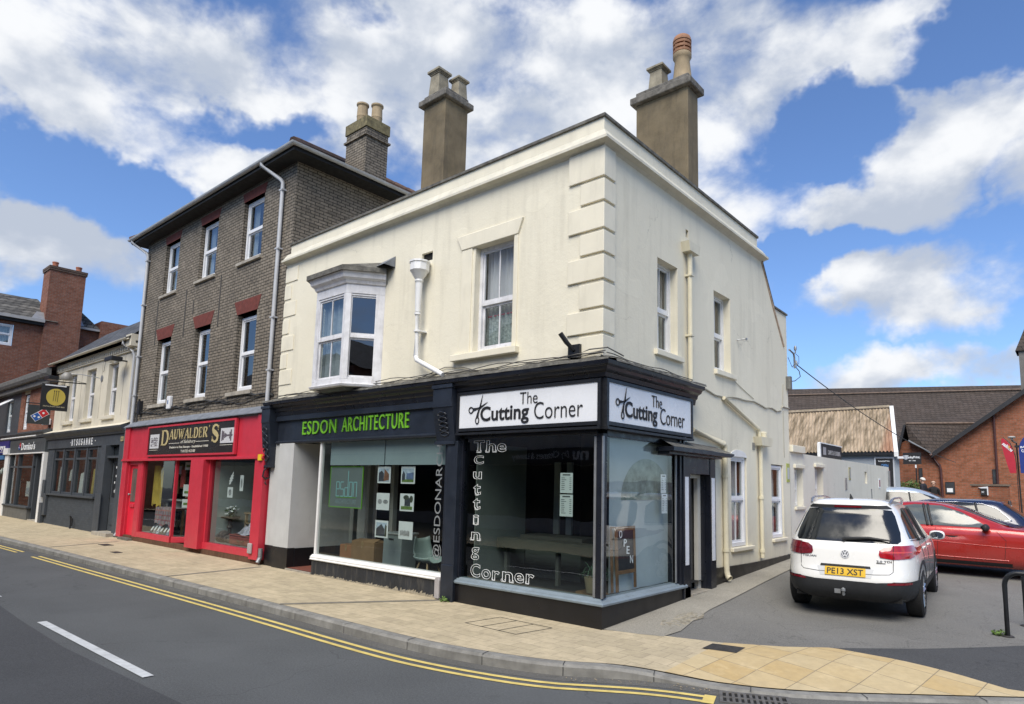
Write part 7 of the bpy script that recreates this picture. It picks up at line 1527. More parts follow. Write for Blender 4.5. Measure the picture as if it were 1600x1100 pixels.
# lamp post and feather flags
t = thing('lamp_post', 'slim dark post with a pale round lamp and a black camera arm between the flags', 'lamp post', (3.23,20,.4)); mb = MB(); mb.tube([(3.25,20,.3),(3.22,20,3.55),(3.14,20,3.60),(3.10,20,3.66)], .028, 8); mb.build('post', M('bollard_brown', (.03,.022,.02)), t, smooth='auto'); mb = MB(); mb.lathe([(.0,.0),(.03,.02),(.04,.06),(.10,.08),(.12,.11),(.07,.14),(0,.15)], (3.10,20,3.64), 14); mb.build('lamp_head', M('lamp_pale', (.42,.40,.36), .5, .1, 4., 0), t, smooth='auto'); mb = MB(); mb.box(3.16,3.34,19.96,20.04,3.40,3.47); mb.box(3.28,3.36,19.94,20.06,3.25,3.42); mb.build('camera_arm', INK, t)
def flag(name, label, out, mat, loc, words_):
    t = thing('feather_flag', label, 'flag', loc, group='feather flags'); mb = MB(); PFm = FR(loc[1]); n = len(out); mb.prism(out, 0, .012, PFm); mb.build('flag_cloth', mat, t)
    mb = MB(); words_(mb, PFm); mb.build('flag_lettering', WLET, t); return t
FRD = M('flag_red', (.42,.015,.035), .7, .08, 3., 0); FBL = M('flag_blue', (.010,.03,.20), .7, .08, 3., 0)
fl1 = flag('red', 'red feather flag with slanting white lettering', [(3.00,2.54),(3.17,2.54),(3.165,2.9),(3.13,3.25),(3.05,3.48),(2.95,3.63),(2.86,3.72),(2.81,3.68),(2.81,3.52),(2.86,3.2),(2.93,2.85)], FRD, (3.0,19.9,2.5), lambda mb, m_: letter(mb, 'salinos', m_, 2.80,3.16,3.36,3.47,-.002,.03,thick=.004,rot=R(-47)))
mb = MB(); mb.box(3.005,3.03,19.88,19.894,3.36,3.45); mb.build('flag_motif', M('flag_yellow', (.65,.45,.03), .6, .1, 3., 0), fl1); mb = MB(); mb.tube([(3.19,19.92,.4),(3.19,19.92,2.6),(3.175,19.92,3.1),(3.05,19.92,3.55),(2.86,19.92,3.76)], .012, 6); mb.build('flag_pole', METALB, fl1)
fl2 = flag('blue', 'blue feather flag with white lettering at the picture edge', [(3.29,2.54),(3.62,2.54),(3.66,3.6),(3.56,3.78),(3.42,3.72),(3.32,3.55),(3.275,3.3)], FBL, (3.4,19.9,2.5), lambda mb, m_: (letter(mb, 'Royal', m_, 3.32,3.58,3.38,3.47,-.002,.03,thick=.004,rot=R(20)), letter(mb, 'Crown', m_, 3.34,3.60,3.26,3.36,-.002,.03,thick=.004,rot=R(20))))
mb = MB(); mb.tube([(3.63,19.92,.4),(3.65,19.92,2.6),(3.68,19.92,3.6),(3.56,19.92,3.8)], .012, 6); mb.build('flag_pole', METALB, fl2)
# long dark roof beyond
lr = thing('long_roof_building', 'very long building with a dark brown tiled roof beyond the supermarket', 'building', (-8,50,0)); mb = MB(); Y0, Y1 = 38., 46.
mb.add([(-45,Y0,4.2),(16,Y0,3.9),(16,Y1,8.0),(-45,Y1,10.9)], [(0,1,2,3)]); mb.add([(-45,Y1,11.0),(16,Y1,8.1),(16,Y1+1.5,8.45),(-45,Y1+1.5,12.1)], [(0,1,2,3)]); mb.add([(-45,Y1,10.8),(16,Y1,7.9),(16,Y1,8.12),(-45,Y1,11.02)], [(0,1,2,3)]); mb.build('roof', TILE, lr, recalc=False)
mb = MB(); mb.box(-45,16,Y0+.4,Y0+14,0,4.0); mb.build('wall', NEWBRICK, lr); mb = MB(); mb.tube([(-45,Y1,11.03),(16,Y1,8.13)], .06, 6); mb.build('ridge_line', M('ridge_rust', (.17,.12,.09), .8, .3, 5., .2), lr)
# shrub bed
t = thing('shrub', 'small dense green shrub beside the shed', 'shrub', (-.95,25.4,.5)); mb = MB(); leaves(mb, (-.95,25.4,2.0), (.7,.6,.38), 900, .06, 8); mb.build('foliage', LEAF, t, recalc=False); mb = MB()
for k in range(7): a = k*.9; mb.tube([(-.95+.1*math.cos(a),25.4+.1*math.sin(a),.4),(-.95+.35*math.cos(a),25.4+.3*math.sin(a),1.9)], [.03,.012], 5)
mb.build('stem', WOOD, t)
t = thing('planter_wall', 'low brick planter holding the shrub', 'wall', (-.95,25.2,.4)); mb = MB(); mb.box(-1.8,-.2,24.9,25.1,.3,1.72); mb.build('wall', NEWBRICK, t); mb = MB(); mb.box(-1.85,-.15,24.86,25.14,1.722,1.78); mb.build('coping', MATS['brown_coping'], t)
# cycle stands
TUBE = M('black_painted_tube', (.010,.011,.013), .38, .2, 6., .1, 60)
for i, (x, y, lab) in enumerate(((3.93,3.36,'black hoop cycle stand beside the dark entrance tarmac with a weed at its foot'),(4.08,4.25,'black hoop cycle stand behind the first one'))):
    z = zg(x, y); t = thing('cycle_stand', lab, 'cycle stand', (x,y,z), group='hoop cycle stands'); mb = MB(); h = .80; r_ = .16; L = .80; pts = [(x,y,z-.05),(x,y,z+h-r_)]+[(x+r_-r_*math.cos(a), y, z+h-r_+r_*math.sin(a)) for a in [math.pi/2*k/6 for k in range(1,7)]]+[(x+L-r_+r_*math.sin(a), y, z+h-r_+r_*math.cos(a)) for a in [math.pi/2*k/6 for k in range(0,7)]]+[(x+L,y,z-.05)]
    mb.tube(pts, .03, 12); mb.build('hoop', TUBE, t, smooth='auto'); mb = MB(); mb.lathe([(.0,.012),(.06,.012),(.075,.002)], (x,y,z), 14); mb.lathe([(.0,.012),(.06,.012),(.075,.002)], (x+L,y,z), 14); mb.build('foot_plate', IRON, t)
def weed(x, y, z, r, n, label, seed):
    t = thing('weed', label, 'weed', (x,y,z)); mb = MB(); leaves(mb, (x,y,z+r*.35), (r,r*.8,r*.5), n, r*.3, seed); mb.build('leaf', M('weed_green', (.10,.17,.035), .7, .5, 40., 0), t, recalc=False); mb = MB()
    for k in range(6): a = k*1.05; mb.tube([(x,y,z-.01),(x+r*.6*math.cos(a),y+r*.5*math.sin(a),z+r*.5)], [.004,.002], 4)
    mb.build('stem', M('weed_stem', (.12,.15,.05), .7, .3, 20., 0), t)
weed(3.84,3.36,zg(3.84,3.36),.09,70,'small green weed at the foot of a black cycle stand',3); weed(-2.82,-.09,.0,.10,60,'small weed growing at the foot of the black pilaster between the two shops',5)

# ------------------------------------------------------------------ cars: rings stacked in height, wheel arches cut out, panels laid on the body
TYRE = M('tyre_rubber', (.010,.010,.011), .85, .2, 9., .3, 40); RIM = M('alloy_rim', (.42,.43,.45), .3, .08, 5., 0, metal=.8); PLASTIC = M('black_car_plastic', (.016,.017,.019), .6, .15, 8., .2, 80)
CARGLASS = M('tinted_car_glass', (.012,.014,.016), .11, .1, 2., 0, spec=.8); CARGLASSL = M('pale_car_glass', (.09,.105,.105), .05, .3, 1.5, 0, spec=.9)
LAMPR = M('red_lamp', (.32,.006,.012), .12, .2, 12., 0, coat=1.); LAMPD = M('dark_red_lamp', (.14,.006,.012), .15, .2, 12., 0, coat=1.); CHROME = M('chrome_trim', (.62,.63,.65), .12, .05, 3., 0, metal=1.); SEAM = M('panel_seam', (.02,.02,.02), .8, .1, 3., 0)
UNDER = M('car_underside', (.008,.008,.008), .9, .2, 4., 0)
def pchip(xs, ys, x):
    if x <= xs[0]: return ys[0]
    if x >= xs[-1]: return ys[-1]
    i = max(k for k in range(len(xs)) if xs[k] <= x); i = min(i, len(xs)-2); h = xs[i+1]-xs[i]
    d = [(ys[k+1]-ys[k])/(xs[k+1]-xs[k]) for k in range(len(xs)-1)]
    def m(k):
        if k == 0: return d[0]
        if k == len(xs)-1: return d[-1]
        return 0 if d[k-1]*d[k] <= 0 else 2*d[k-1]*d[k]/(d[k-1]+d[k])
    t = (x-xs[i])/h; a, b = ys[i], ys[i+1]
    return (2*t**3-3*t*t+1)*a+(t**3-2*t*t+t)*h*m(i)+(-2*t**3+3*t*t)*b+(t**3-t*t)*h*m(i+1)
def make_car(name, label, loc, rz, paint, prof, wheels, wr, group, exp_=5.5, glass_dark=True):
    """prof rows: z, half width, rear y, front y."""
    car = thing(name, label, 'car', loc, rz, group)
    zs, wd, yr, yf = zip(*prof); rows = 54; N = 96; mb = MB(); vs = []
    for i in range(rows+1):
        z = zs[0]+(zs[-1]-zs[0])*i/rows; a = pchip(zs, wd, z); r_ = pchip(zs, yr, z); f_ = pchip(zs, yf, z); cy = (r_+f_)/2; b = (f_-r_)/2
        for k in range(N):
            t = 2*math.pi*(k+.5)/N; c, s_ = math.cos(t), math.sin(t); e = 2/exp_
            vs.append((a*math.copysign(abs(c)**e, c), cy+b*math.copysign(abs(s_)**e, s_), z))
    fs = [(i*N+k, i*N+(k+1)%N, (i+1)*N+(k+1)%N, (i+1)*N+k) for i in range(rows) for k in range(N)]+[tuple(range(N-1,-1,-1)), tuple(rows*N+k for k in range(N))]
    mb.add(vs, fs); body = mb.build('body', paint, car, smooth=True, local=True)
    bvh = BVHTree.FromPolygons([Vector(v) for v in vs], fs)
    cut = MB()
    for y in wheels: cut.lathe([(0,-2),(wr+.065,-2),(wr+.065,2),(0,2)], (0,y,wr), 40, 'x')
    for y in wheels: pass
    co = cut.build('arch_cutter', UNDER); md = body.modifiers.new('arches', 'BOOLEAN'); md.operation = 'DIFFERENCE'; md.object = co; md.solver = 'EXACT'
    dg = bpy.context.evaluated_depsgraph_get(); dg.update(); me = bpy.data.meshes.new_from_object(body.evaluated_get(dg), depsgraph=dg); body.modifiers.clear(); body.data = me; bpy.data.objects.remove(co)
    me.polygons.foreach_set('use_smooth', [True]*len(me.polygons)); me.set_sharp_from_angle(angle=R(40))
    # inner tub so that no daylight shows through the arches
    tub = MB(); tub.box(-wd[2]*.78,wd[2]*.78,yr[2]+.15,yf[2]-.15,zs[0]+.02,.72); tub.build('underbody', UNDER, car, local=True)
    def drop(p, axis, sgn, off):
        """lay a 2-D point on the body along an axis"""
        a, b = p
        o = Vector((a, -3 if sgn < 0 else 9, b)) if axis == 'y' else Vector((3*sgn, a, b)); d = Vector((0, -sgn, 0)) if axis == 'y' else Vector((-sgn, 0, 0))
        h = bvh.ray_cast(o, d)
        if h[0] is None: return None
        n = h[1] if h[1].dot(d) < 0 else -h[1]
        return h[0]+n*off
    def panel(nm, poly, mat, axis='y', sgn=-1, off=.004, step=.05, parent=None, lab=None):
        bd = []
        for a, b in zip(poly, poly[1:]+poly[:1]):
            A, B = Vector(a), Vector(b); n = max(1, int((B-A).length/step)); bd += [A.lerp(B, k/n) for k in range(n)]
        vs = list(bd); E_ = [(i, (i+1) % len(bd)) for i in range(len(bd))]; x = min(p[0] for p in poly)+step/2
        while x < max(p[0] for p in poly):
            y = min(p[1] for p in poly)+step/2
            while y < max(p[1] for p in poly): vs.append(Vector((x+.0007, y+.0003))); y += step
            x += step
        r = delaunay_2d_cdt(vs, E_, [tuple(range(len(bd)))], 1, 1e-6); pts = [drop((v.x, v.y), axis, sgn, off) for v in r[0]]
        good = [f for f in r[2] if all(pts[i] is not None for i in f)]
        q = MB(); q.add([p or Vector() for p in pts], [tuple(f) for f in good]); o = q.build(nm, mat, parent or car, recalc=False, smooth=True, local=True)
        bm = bmesh.new(); bm.from_mesh(o.data); bmesh.ops.delete(bm, geom=[v for v in bm.verts if not v.link_faces], context='VERTS')
        bmesh.ops.recalc_face_normals(bm, faces=bm.faces); bm.to_mesh(o.data); bm.free()
        if lab: o['label'] = lab
        return o
    def line(nm, pts, mat, w_=.007, axis='x', sgn=1, off=.0015, parent=None):
        P = []
        for a, b in zip(pts, pts[1:]):
            A, B = Vector(a), Vector(b); n = max(1, int((B-A).length/.04)); P += [A.lerp(B, k/n) for k in range(n)]
        P.append(Vector(pts[-1])); Q = [drop((p.x, p.y), axis, sgn, off) for p in P]; Q = [p for p in Q if p is not None]
        if len(Q) > 1: q = MB(); q.tube(Q, w_/2, 5); return q.build(nm, mat, parent or car, local=True, smooth=True)
    def wheel(x, y):
        s_ = 1 if x > 0 else -1; q = MB(); w_ = .11; prof_ = [(wr*.66,-w_),(wr*.9,-w_),(wr*.985,-w_*.8),(wr,-w_*.4),(wr,w_*.4),(wr*.985,w_*.8),(wr*.9,w_),(wr*.66,w_)]
        q.lathe(prof_, (x,y,wr), 40, 'x'); wo_ = q.build('wheel', TYRE, car, local=True, smooth='auto'); q = MB()
        rr = wr*.68; q.lathe([(rr,-w_*.9),(rr,w_*.85),(rr*.93,w_*.9),(rr*.93,w_*.3)], (x,y,wr), 36, 'x')
        if s_ < 0: q = MB(); q.lathe([(rr,w_*.9),(rr,-w_*.85),(rr*.93,-w_*.9),(rr*.93,-w_*.3)], (x,y,wr), 36, 'x')
        xo = x+s_*w_*.72
        for k in range(5):
            a = 2*math.pi*k/5+.3
            for da in (-.16,.16):
                p0 = Vector((xo, y+.045*math.cos(a+da*2), wr+.045*math.sin(a+da*2))); p1 = Vector((xo+s_*.01, y+rr*.95*math.cos(a+da), wr+rr*.95*math.sin(a+da))); q.tube([p0,p1], [.020,.024], 6)
        q.lathe([(0,s_*(w_*.8)),(.055,s_*(w_*.78)),(.06,s_*w_*.6)], (x,y,wr), 16, 'x'); q.build('rim', RIM, wo_, local=True, smooth='auto')
        q = MB(); q.lathe([(0,s_*w_*.1),(rr*.95,s_*w_*.1)], (x,y,wr), 24, 'x'); q.build('brake_disc', UNDER, wo_, local=True)
    hw = max(wd)
    for y in wheels:
        for s_ in (-1,1): wheel(s_*(hw-.115), y)
    def arch(y, s_, mat, w_=.055):
        q = MB(); pts = []
        n = 22
        for k in range(n+1):
            a = -.25+(math.pi+.5)*k/n; p = []
            for rr in (wr+.062, wr+.062+w_):
                o = drop((y+rr*math.cos(a), wr+rr*math.sin(a)), 'x', s_, .008); p.append(o)
            pts.append(p)
        for (a0, b0), (a1, b1) in zip(pts, pts[1:]):
            if None in (a0,b0,a1,b1): continue
            q.quad(a0,b0,b1,a1); q.quad(a0,a1,a1-Vector((s_*.05,0,0)),a0-Vector((s_*.05,0,0)))
        q.build('arch_trim', mat, car, local=True, recalc=False, smooth=True)
    def text_on(body_, u0, u1, z0, z1, mat, nm='badge_lettering', bold=.02, axis='y', sgn=-1, off=.004, outline=0., parent=None):
        v, f = text_mesh(body_, bold, 0.); lo, hi = v.min(0), v.max(0); q = MB(); pts = []
        flat = [p for p in v]
        for p in flat:
            a = u0+(p[0]-lo[0])*(u1-u0)/(hi[0]-lo[0]); b = z0+(p[1]-lo[1])*(z1-z0)/(hi[1]-lo[1]); pts.append(drop((a,b), axis, sgn, off))
        q.add(pts, f); return q.build(nm, mat, parent or car, local=True, recalc=False)
    def mirror(x, y, z, mat, s_):
        q = MB(); rows_ = 8; vs_ = []; n = 14
        for i in range(rows_+1):
            t = i/rows_; rr = math.sin(math.pi*min(.98, max(.05, t)))**.5
            for k in range(n): a = 2*math.pi*k/n; vs_.append((x+s_*(.02+.12*1)+.115*rr*math.copysign(abs(math.cos(a))**.7, math.cos(a)), y+.14*(t-.35), z+.075*rr*math.copysign(abs(math.sin(a))**.7, math.sin(a))))
        q.add(vs_, [(i*n+k,i*n+(k+1)%n,(i+1)*n+(k+1)%n,(i+1)*n+k) for i in range(rows_) for k in range(n)]+[tuple(range(n)), tuple(rows_*n+k for k in range(n))])
        q.tube([(x-s_*.05,y+.05,z-.05),(x+s_*.06,y+.03,z-.04)], .025, 8)
        m_ = q.build('door_mirror', mat, car, local=True, smooth='auto'); g = MB()
        g.add([(x+s_*.14+.095*math.cos(a), y-.052, z+.058*math.sin(a)) for a in [2*math.pi*k/16 for k in range(16)]], [tuple(range(16))]); g.build('mirror_glass', M('mirror_glass', (.5,.52,.54), .03, .05, 2., 0, metal=1.), m_, local=True, recalc=False)
    return dict(car=car, panel=panel, line=line, arch=arch, text=text_on, mirror=mirror, drop=drop, body=body, hw=hw)
def mirror_poly(p): return [(-x, z) for x, z in reversed(p)]
# ---- white SUV seen from behind
WP = carpaint('white_car_paint', (.78,.775,.755))
suv_prof = [(.235,.74,.20,4.20),(.30,.84,.07,4.36),(.40,.885,.01,4.42),(.52,.90,.0,4.43),(.60,.905,.015,4.42),(.72,.905,.05,4.38),(.86,.90,.075,4.30),(.96,.885,.095,4.10),(1.03,.865,.13,3.72),(1.09,.835,.175,3.42),(1.16,.80,.22,3.28),(1.30,.735,.315,3.02),(1.42,.68,.40,2.78),(1.52,.63,.46,2.52),(1.585,.58,.46,2.25),(1.63,.51,.50,2.02),(1.66,.42,.62,1.75),(1.672,.26,.85,1.5)]
SUVLOC = (2.11,2.99,.03); SUVRZ = R(5)
c = make_car('parked_car', 'white SUV with a yellow rear plate reversed beside the corner shop', SUVLOC, SUVRZ, WP, suv_prof, (.93,3.535), .345, 'cars in the car park')
pn, ln, car = c['panel'], c['line'], c['car']
rear_glass = [(-.655,1.055),(.655,1.055),(.69,1.09),(.675,1.20),(.60,1.43),(.56,1.505),(.40,1.525),(-.40,1.525),(-.56,1.505),(-.60,1.43),(-.675,1.20),(-.69,1.09)]
pn('rear_window', rear_glass, CARGLASS, off=.006)
pn('rear_spoiler', [(-.56,1.53),(.56,1.53),(.50,1.575),(-.50,1.575)], PLASTIC, off=.012); pn('brake_light', [(-.19,1.54),(.19,1.54),(.18,1.565),(-.18,1.565)], LAMPD, off=.018)
q = MB(); q.tube([(-.03,.145,1.075),(.0,.14,1.10),(.30,.155,1.125),(.58,.17,1.10)], [.03,.025,.018,.01], 8); q.build('rear_wiper', PLASTIC, car, local=True, smooth='auto')
lampR = [(.45,.865),(.60,.845),(.79,.86),(.872,.92),(.872,.995),(.80,1.035),(.70,1.03),(.50,1.005),(.44,.965),(.43,.90)]
for s_, m in ((1,LAMPR),(-1,LAMPD)):
    lo = pn('tail_light', lampR if s_ > 0 else mirror_poly(lampR), m, off=.012); lo['label'] = 'bright red tail light' if s_ > 0 else 'dark red tail light'
    strip_ = [(.48,.925),(.80,.935),(.80,.955),(.48,.945)]; pn('lamp_strip', strip_ if s_ > 0 else mirror_poly(strip_), M('lamp_inner', (.55,.05,.04), .15, .1, 5., 0, coat=1.) if s_ > 0 else LAMPD, off=.016, parent=lo)
    ln('lamp_seam', [(s_*.60,.85),(s_*.605,1.03)], SEAM, .008, 'y', -1, .012, parent=lo)
# lamps wrapping round onto the flanks
for s_ in (-1,1): pn('lamp_flank', [(.10,.90),(.34,.935),(.345,.985),(.26,1.03),(.12,1.03)], LAMPR if s_ > 0 else LAMPD, 'x', s_, .010)
ln('tailgate_seam', [(-.60,1.03),(-.605,.86),(-.60,.68),(-.56,.645),(-.36,.63),(.36,.63),(.56,.645),(.60,.68),(.605,.86),(.60,1.03)], SEAM, .009, 'y', -1, .001)
pn('plate_recess', [(-.33,.575),(.33,.575),(.37,.70),(-.37,.70)], M('plate_recess_white', (.55,.56,.57), .4, .05, 3., 0), off=.003)
pl = pn('number_plate', [(-.265,.585),(.265,.585),(.265,.70),(-.265,.70)], M('plate_yellow', (.68,.42,.02), .35, .04, 3., 0), off=.014); c['text']('PE13 XST', -.235, .235, .603, .682, INK, 'plate_lettering', .012, off=.018, parent=pl)
pn('plate_light_bar', [(-.33,.705),(.33,.705),(.32,.735),(-.32,.735)], SEAM, off=.01)
lower = [(-.90,.25),(.90,.25),(.90,.56),(.62,.545),(.40,.525),(-.40,.525),(-.62,.545),(-.90,.56)]
pn('lower_bumper', lower, PLASTIC, off=.010)
for s_ in (-1,1):
    rf_ = [(.52,.505),(.80,.515),(.80,.545),(.54,.535)]; pn('reflector', rf_ if s_ > 0 else mirror_poly(rf_), LAMPD, off=.014)
    pn('sill_trim', [(.0,.30),(.60,.30),(.60,.55),(.0,.55)], PLASTIC, 'x', s_, .008); pn('sill_trim', [(1.34,.30),(3.12,.30),(3.12,.47),(1.34,.47)], PLASTIC, 'x', s_, .008)
    for y in (.93,3.535): c['arch'](y, s_, PLASTIC)
    sg = [(.52,1.12),(2.92,1.06),(2.62,1.30),(2.30,1.49),(1.6,1.535),(1.0,1.52),(.74,1.43),(.58,1.22)]
    pn('side_window', sg, CARGLASS, 'x', s_, .006, .06)
    for pts in ([(1.02,1.07),(1.06,1.53)],[(1.86,1.06),(1.84,1.54)]): ln('window_pillar', pts, PLASTIC, .05, 'x', s_, .012)
    ln('chrome_line', [(.52,1.10),(1.5,1.075),(2.95,1.045)], CHROME, .014, 'x', s_, .006); ln('door_seam', [(1.32,.46),(1.22,.75),(1.02,1.06)], SEAM, .007, 'x', s_); ln('door_seam', [(1.90,.46),(1.92,.8),(1.87,1.05)], SEAM, .007, 'x', s_); ln('door_seam', [(3.02,.50),(3.04,.9),(2.95,1.04)], SEAM, .007, 'x', s_)
    for y in (1.28,2.12):
        q = MB(); p0 = c['drop']((y,.955),'x',s_,.03); p1 = c['drop']((y+.19,.955),'x',s_,.03); a0 = c['drop']((y-.02,.955),'x',s_,-.005); a1 = c['drop']((y+.21,.955),'x',s_,-.005); q.tube([a0,p0,p1,a1], .014, 8); q.build('door_handle', WP, car, local=True, smooth='auto')
    q = MB(); zz = 1.60; q.tube([(s_*.535,.60,1.60),(s_*.55,.70,1.655),(s_*.56,.92,1.685),(s_*.565,1.7,1.69),(s_*.555,2.05,1.655),(s_*.535,2.2,1.59)], [.018,.02,.016,.016,.02,.018], 8); q.build('roof_rail', RIM, car, local=True, smooth='auto')
    c['mirror'](s_*.845, 2.72, 1.08, WP if s_ > 0 else PLASTIC, s_)
vb = c['drop']((0,.885),'y',-1,.012); q = MB(); o_ = circ((0,.885),.058,28); i_ = circ((0,.885),.049,28)
for k in range(28): q.quad(*[c['drop'](p,'y',-1,.012) for p in (o_[k],o_[(k+1)%28],i_[(k+1)%28],i_[k])])
BADGE = M('badge_silver', (.62,.63,.65), .25, .05, 3., 0)
emb = q.build('badge', BADGE, car, local=True, recalc=False); pn('badge_ground', circ((0,.885),.049,20), M('badge_dark', (.05,.055,.07), .3, .1, 5., 0), off=.008, step=.03, parent=emb)
def seg(a, b, w_=.015):
    A, B = Vector(a), Vector(b); d = (B-A).normalized(); n = Vector((-d.y, d.x))*w_/2; q.quad(*[c['drop'](tuple(p),'y',-1,.012) for p in (A-n,A+n,B+n,B-n)])
q = MB()
for a, b in (((-.022,.928),(0,.890)),((.022,.928),(0,.890)),((-.040,.905),(-.018,.848)),((-.018,.848),(0,.882)),((0,.882),(.018,.848)),((.018,.848),(.040,.905))): seg(a, b)
q.build('badge_monogram', BADGE, emb, local=True, recalc=False)
c['text']('TIGUAN', -.585, -.385, .815, .845, CHROME); c['text']('2.0 TDI', .40, .585, .80, .828, CHROME); pn('badge_underline', [(.40,.783),(.51,.783),(.51,.793),(.40,.793)], SEAM, off=.005)
q = MB(); q.tube([(0,.78,1.66),(0,.74,1.70),(0,.70,1.735)], [.03,.018,.008], 8); q.build('roof_aerial', PLASTIC, car, local=True, smooth='auto')
q = MB(); q.tube([(-.02,.06,.33),(-.02,-.02,.33),(-.02,-.03,.37)], .02, 8); q.lathe([(0,.0),(.03,.02),(.03,.05),(0,.07)], (-.02,-.03,.36), 10); q.box(-.14,-.06,-.01,.03,.34,.40); q.build('tow_ball', GALV, car, local=True, smooth='auto')
# ---- red saloon standing across the car park
REDC = carpaint('red_car_paint', (.40,.022,.016), .2)
sal = [(.20,.76,.30,4.95),(.28,.86,.12,5.14),(.40,.905,.03,5.22),(.55,.92,.0,5.24),(.70,.925,.02,5.20),(.82,.915,.05,5.08),(.90,.895,.10,4.75),(.96,.865,.25,4.2),(1.0,.83,.42,3.55),(1.06,.795,.55,3.36),(1.16,.745,.75,3.10),(1.28,.685,.98,2.80),(1.38,.62,1.18,2.52),(1.44,.55,1.38,2.28),(1.47,.44,1.6,2.05),(1.48,.28,1.8,1.9)]
def saloon(label, loc, rz, paint, prof, dark, trim, windows, pill, handle=True, seams=True, wh=(.98,3.86)):
    c = make_car('parked_car', label, loc, rz, paint, prof, wh, .335, 'cars in the car park'); pn, ln, car = c['panel'], c['line'], c['car']
    for s_ in (-1,1):
        pn('side_window', windows, CARGLASS if dark else CARGLASSL, 'x', s_, .006, .06)
        for pts in pill: ln('window_pillar', pts, PLASTIC, .05, 'x', s_, .012)
        if trim: ln('window_trim', windows+windows[:1], trim, .022, 'x', s_, .004)
        if seams:
            for pts in ([(1.32,.38),(1.30,.7),(1.22,.95)],[(2.18,.36),(2.20,.7),(2.16,.95)],[(3.32,.38),(3.36,.75),(3.20,.93)]): ln('door_seam', pts, SEAM, .007, 'x', s_)
        if handle:
            for y in (1.42,2.34):
                hp = pn('door_handle', [(y+.11+.11*math.cos(a), .80+.032*math.sin(a)) for a in [2*math.pi*k/16 for k in range(16)]], SEAM, 'x', s_, .003, .03); pn('handle_bar', [(y+.01,.80),(y+.21,.80),(y+.2,.822),(y+.02,.822)], paint, 'x', s_, .014, .03, parent=hp)
        pn('sill_trim', [(1.42,.24),(3.44,.24),(3.44,.31),(1.42,.31)], PLASTIC, 'x', s_, .006)
        c['mirror'](s_*.84, 3.02, .99, PLASTIC, s_)
        ln('crease_line', [(.5,.70),(2,.68),(3.4,.62),(4.4,.60)], paint, .02, 'x', s_, -.003); ln('sill_crease', [(1.4,.40),(2.4,.37),(3.4,.36)], paint, .04, 'x', s_, -.008)
    pn('windscreen', [(-.66,1.0),(.66,1.0),(.52,1.38),(-.52,1.38)], CARGLASS, 'y', 1, .006, .06); pn('rear_window', [(-.62,1.02),(.62,1.02),(.50,1.38),(-.50,1.38)], CARGLASS, 'y', -1, .006, .06)
    for s_ in (-1,1):
        lr_ = [(.52,.72),(.84,.72),(.84,.86),(.56,.84)]; pn('tail_light', lr_ if s_ > 0 else mirror_poly(lr_), LAMPR, 'y', -1, .008); pn('head_light', lr_ if s_ > 0 else mirror_poly(lr_), M('head_lamp', (.4,.42,.44), .1, .1, 5., 0, coat=1.), 'y', 1, .008)
    return c
win_s = [(.98,1.0),(3.10,.98),(2.62,1.27),(2.25,1.395),(1.75,1.41),(1.30,1.33)]
# nose towards +X: the body is turned a quarter clockwise
c = saloon('red metallic saloon parked across the car park behind the white SUV', (.22,9.72,.155), R(-90), REDC, sal, False, None, win_s, [[(2.02,.98),(1.92,1.41)],[(2.10,.98),(2.0,1.41)]], wh=(1.0,4.30))
# ---- navy estate behind the red one, tail to the right
NAVY = carpaint('navy_car_paint', (.012,.018,.05), .2)
est = [(.20,.76,.20,4.55),(.28,.86,.08,4.74),(.40,.905,.02,4.82),(.55,.92,.0,4.84),(.70,.925,.02,4.80),(.82,.915,.05,4.70),(.90,.895,.08,4.45),(.96,.865,.12,4.0),(1.0,.84,.16,3.55),(1.06,.81,.20,3.36),(1.16,.765,.30,3.10),(1.28,.705,.45,2.80),(1.38,.645,.58,2.52),(1.44,.575,.66,2.28),(1.475,.46,.85,2.05),(1.49,.30,1.1,1.9)]
win_e = [(.46,1.02),(3.10,.98),(2.62,1.27),(2.25,1.395),(1.5,1.42),(1.0,1.385),(.72,1.28)]
c = saloon('navy estate with a chrome window line, parked beyond the red saloon', (4.00,11.9,.20), R(90), NAVY, est, True, CHROME, win_e, [[(2.02,.98),(1.95,1.41)],[(1.05,1.0),(1.15,1.40)]])
# ---- pale blue car at the back
PALE = carpaint('pale_blue_car_paint', (.38,.45,.54), .3)
c = saloon('pale silver blue hatchback parked by the grey shed', (-1.45,17.2,.42), R(-86), PALE, [(z*1.06 if z > .9 else z, w_, a, b*.93) for z, w_, a, b in est], True, None, win_e, [[(2.02,.98),(1.95,1.41)]], False, False)

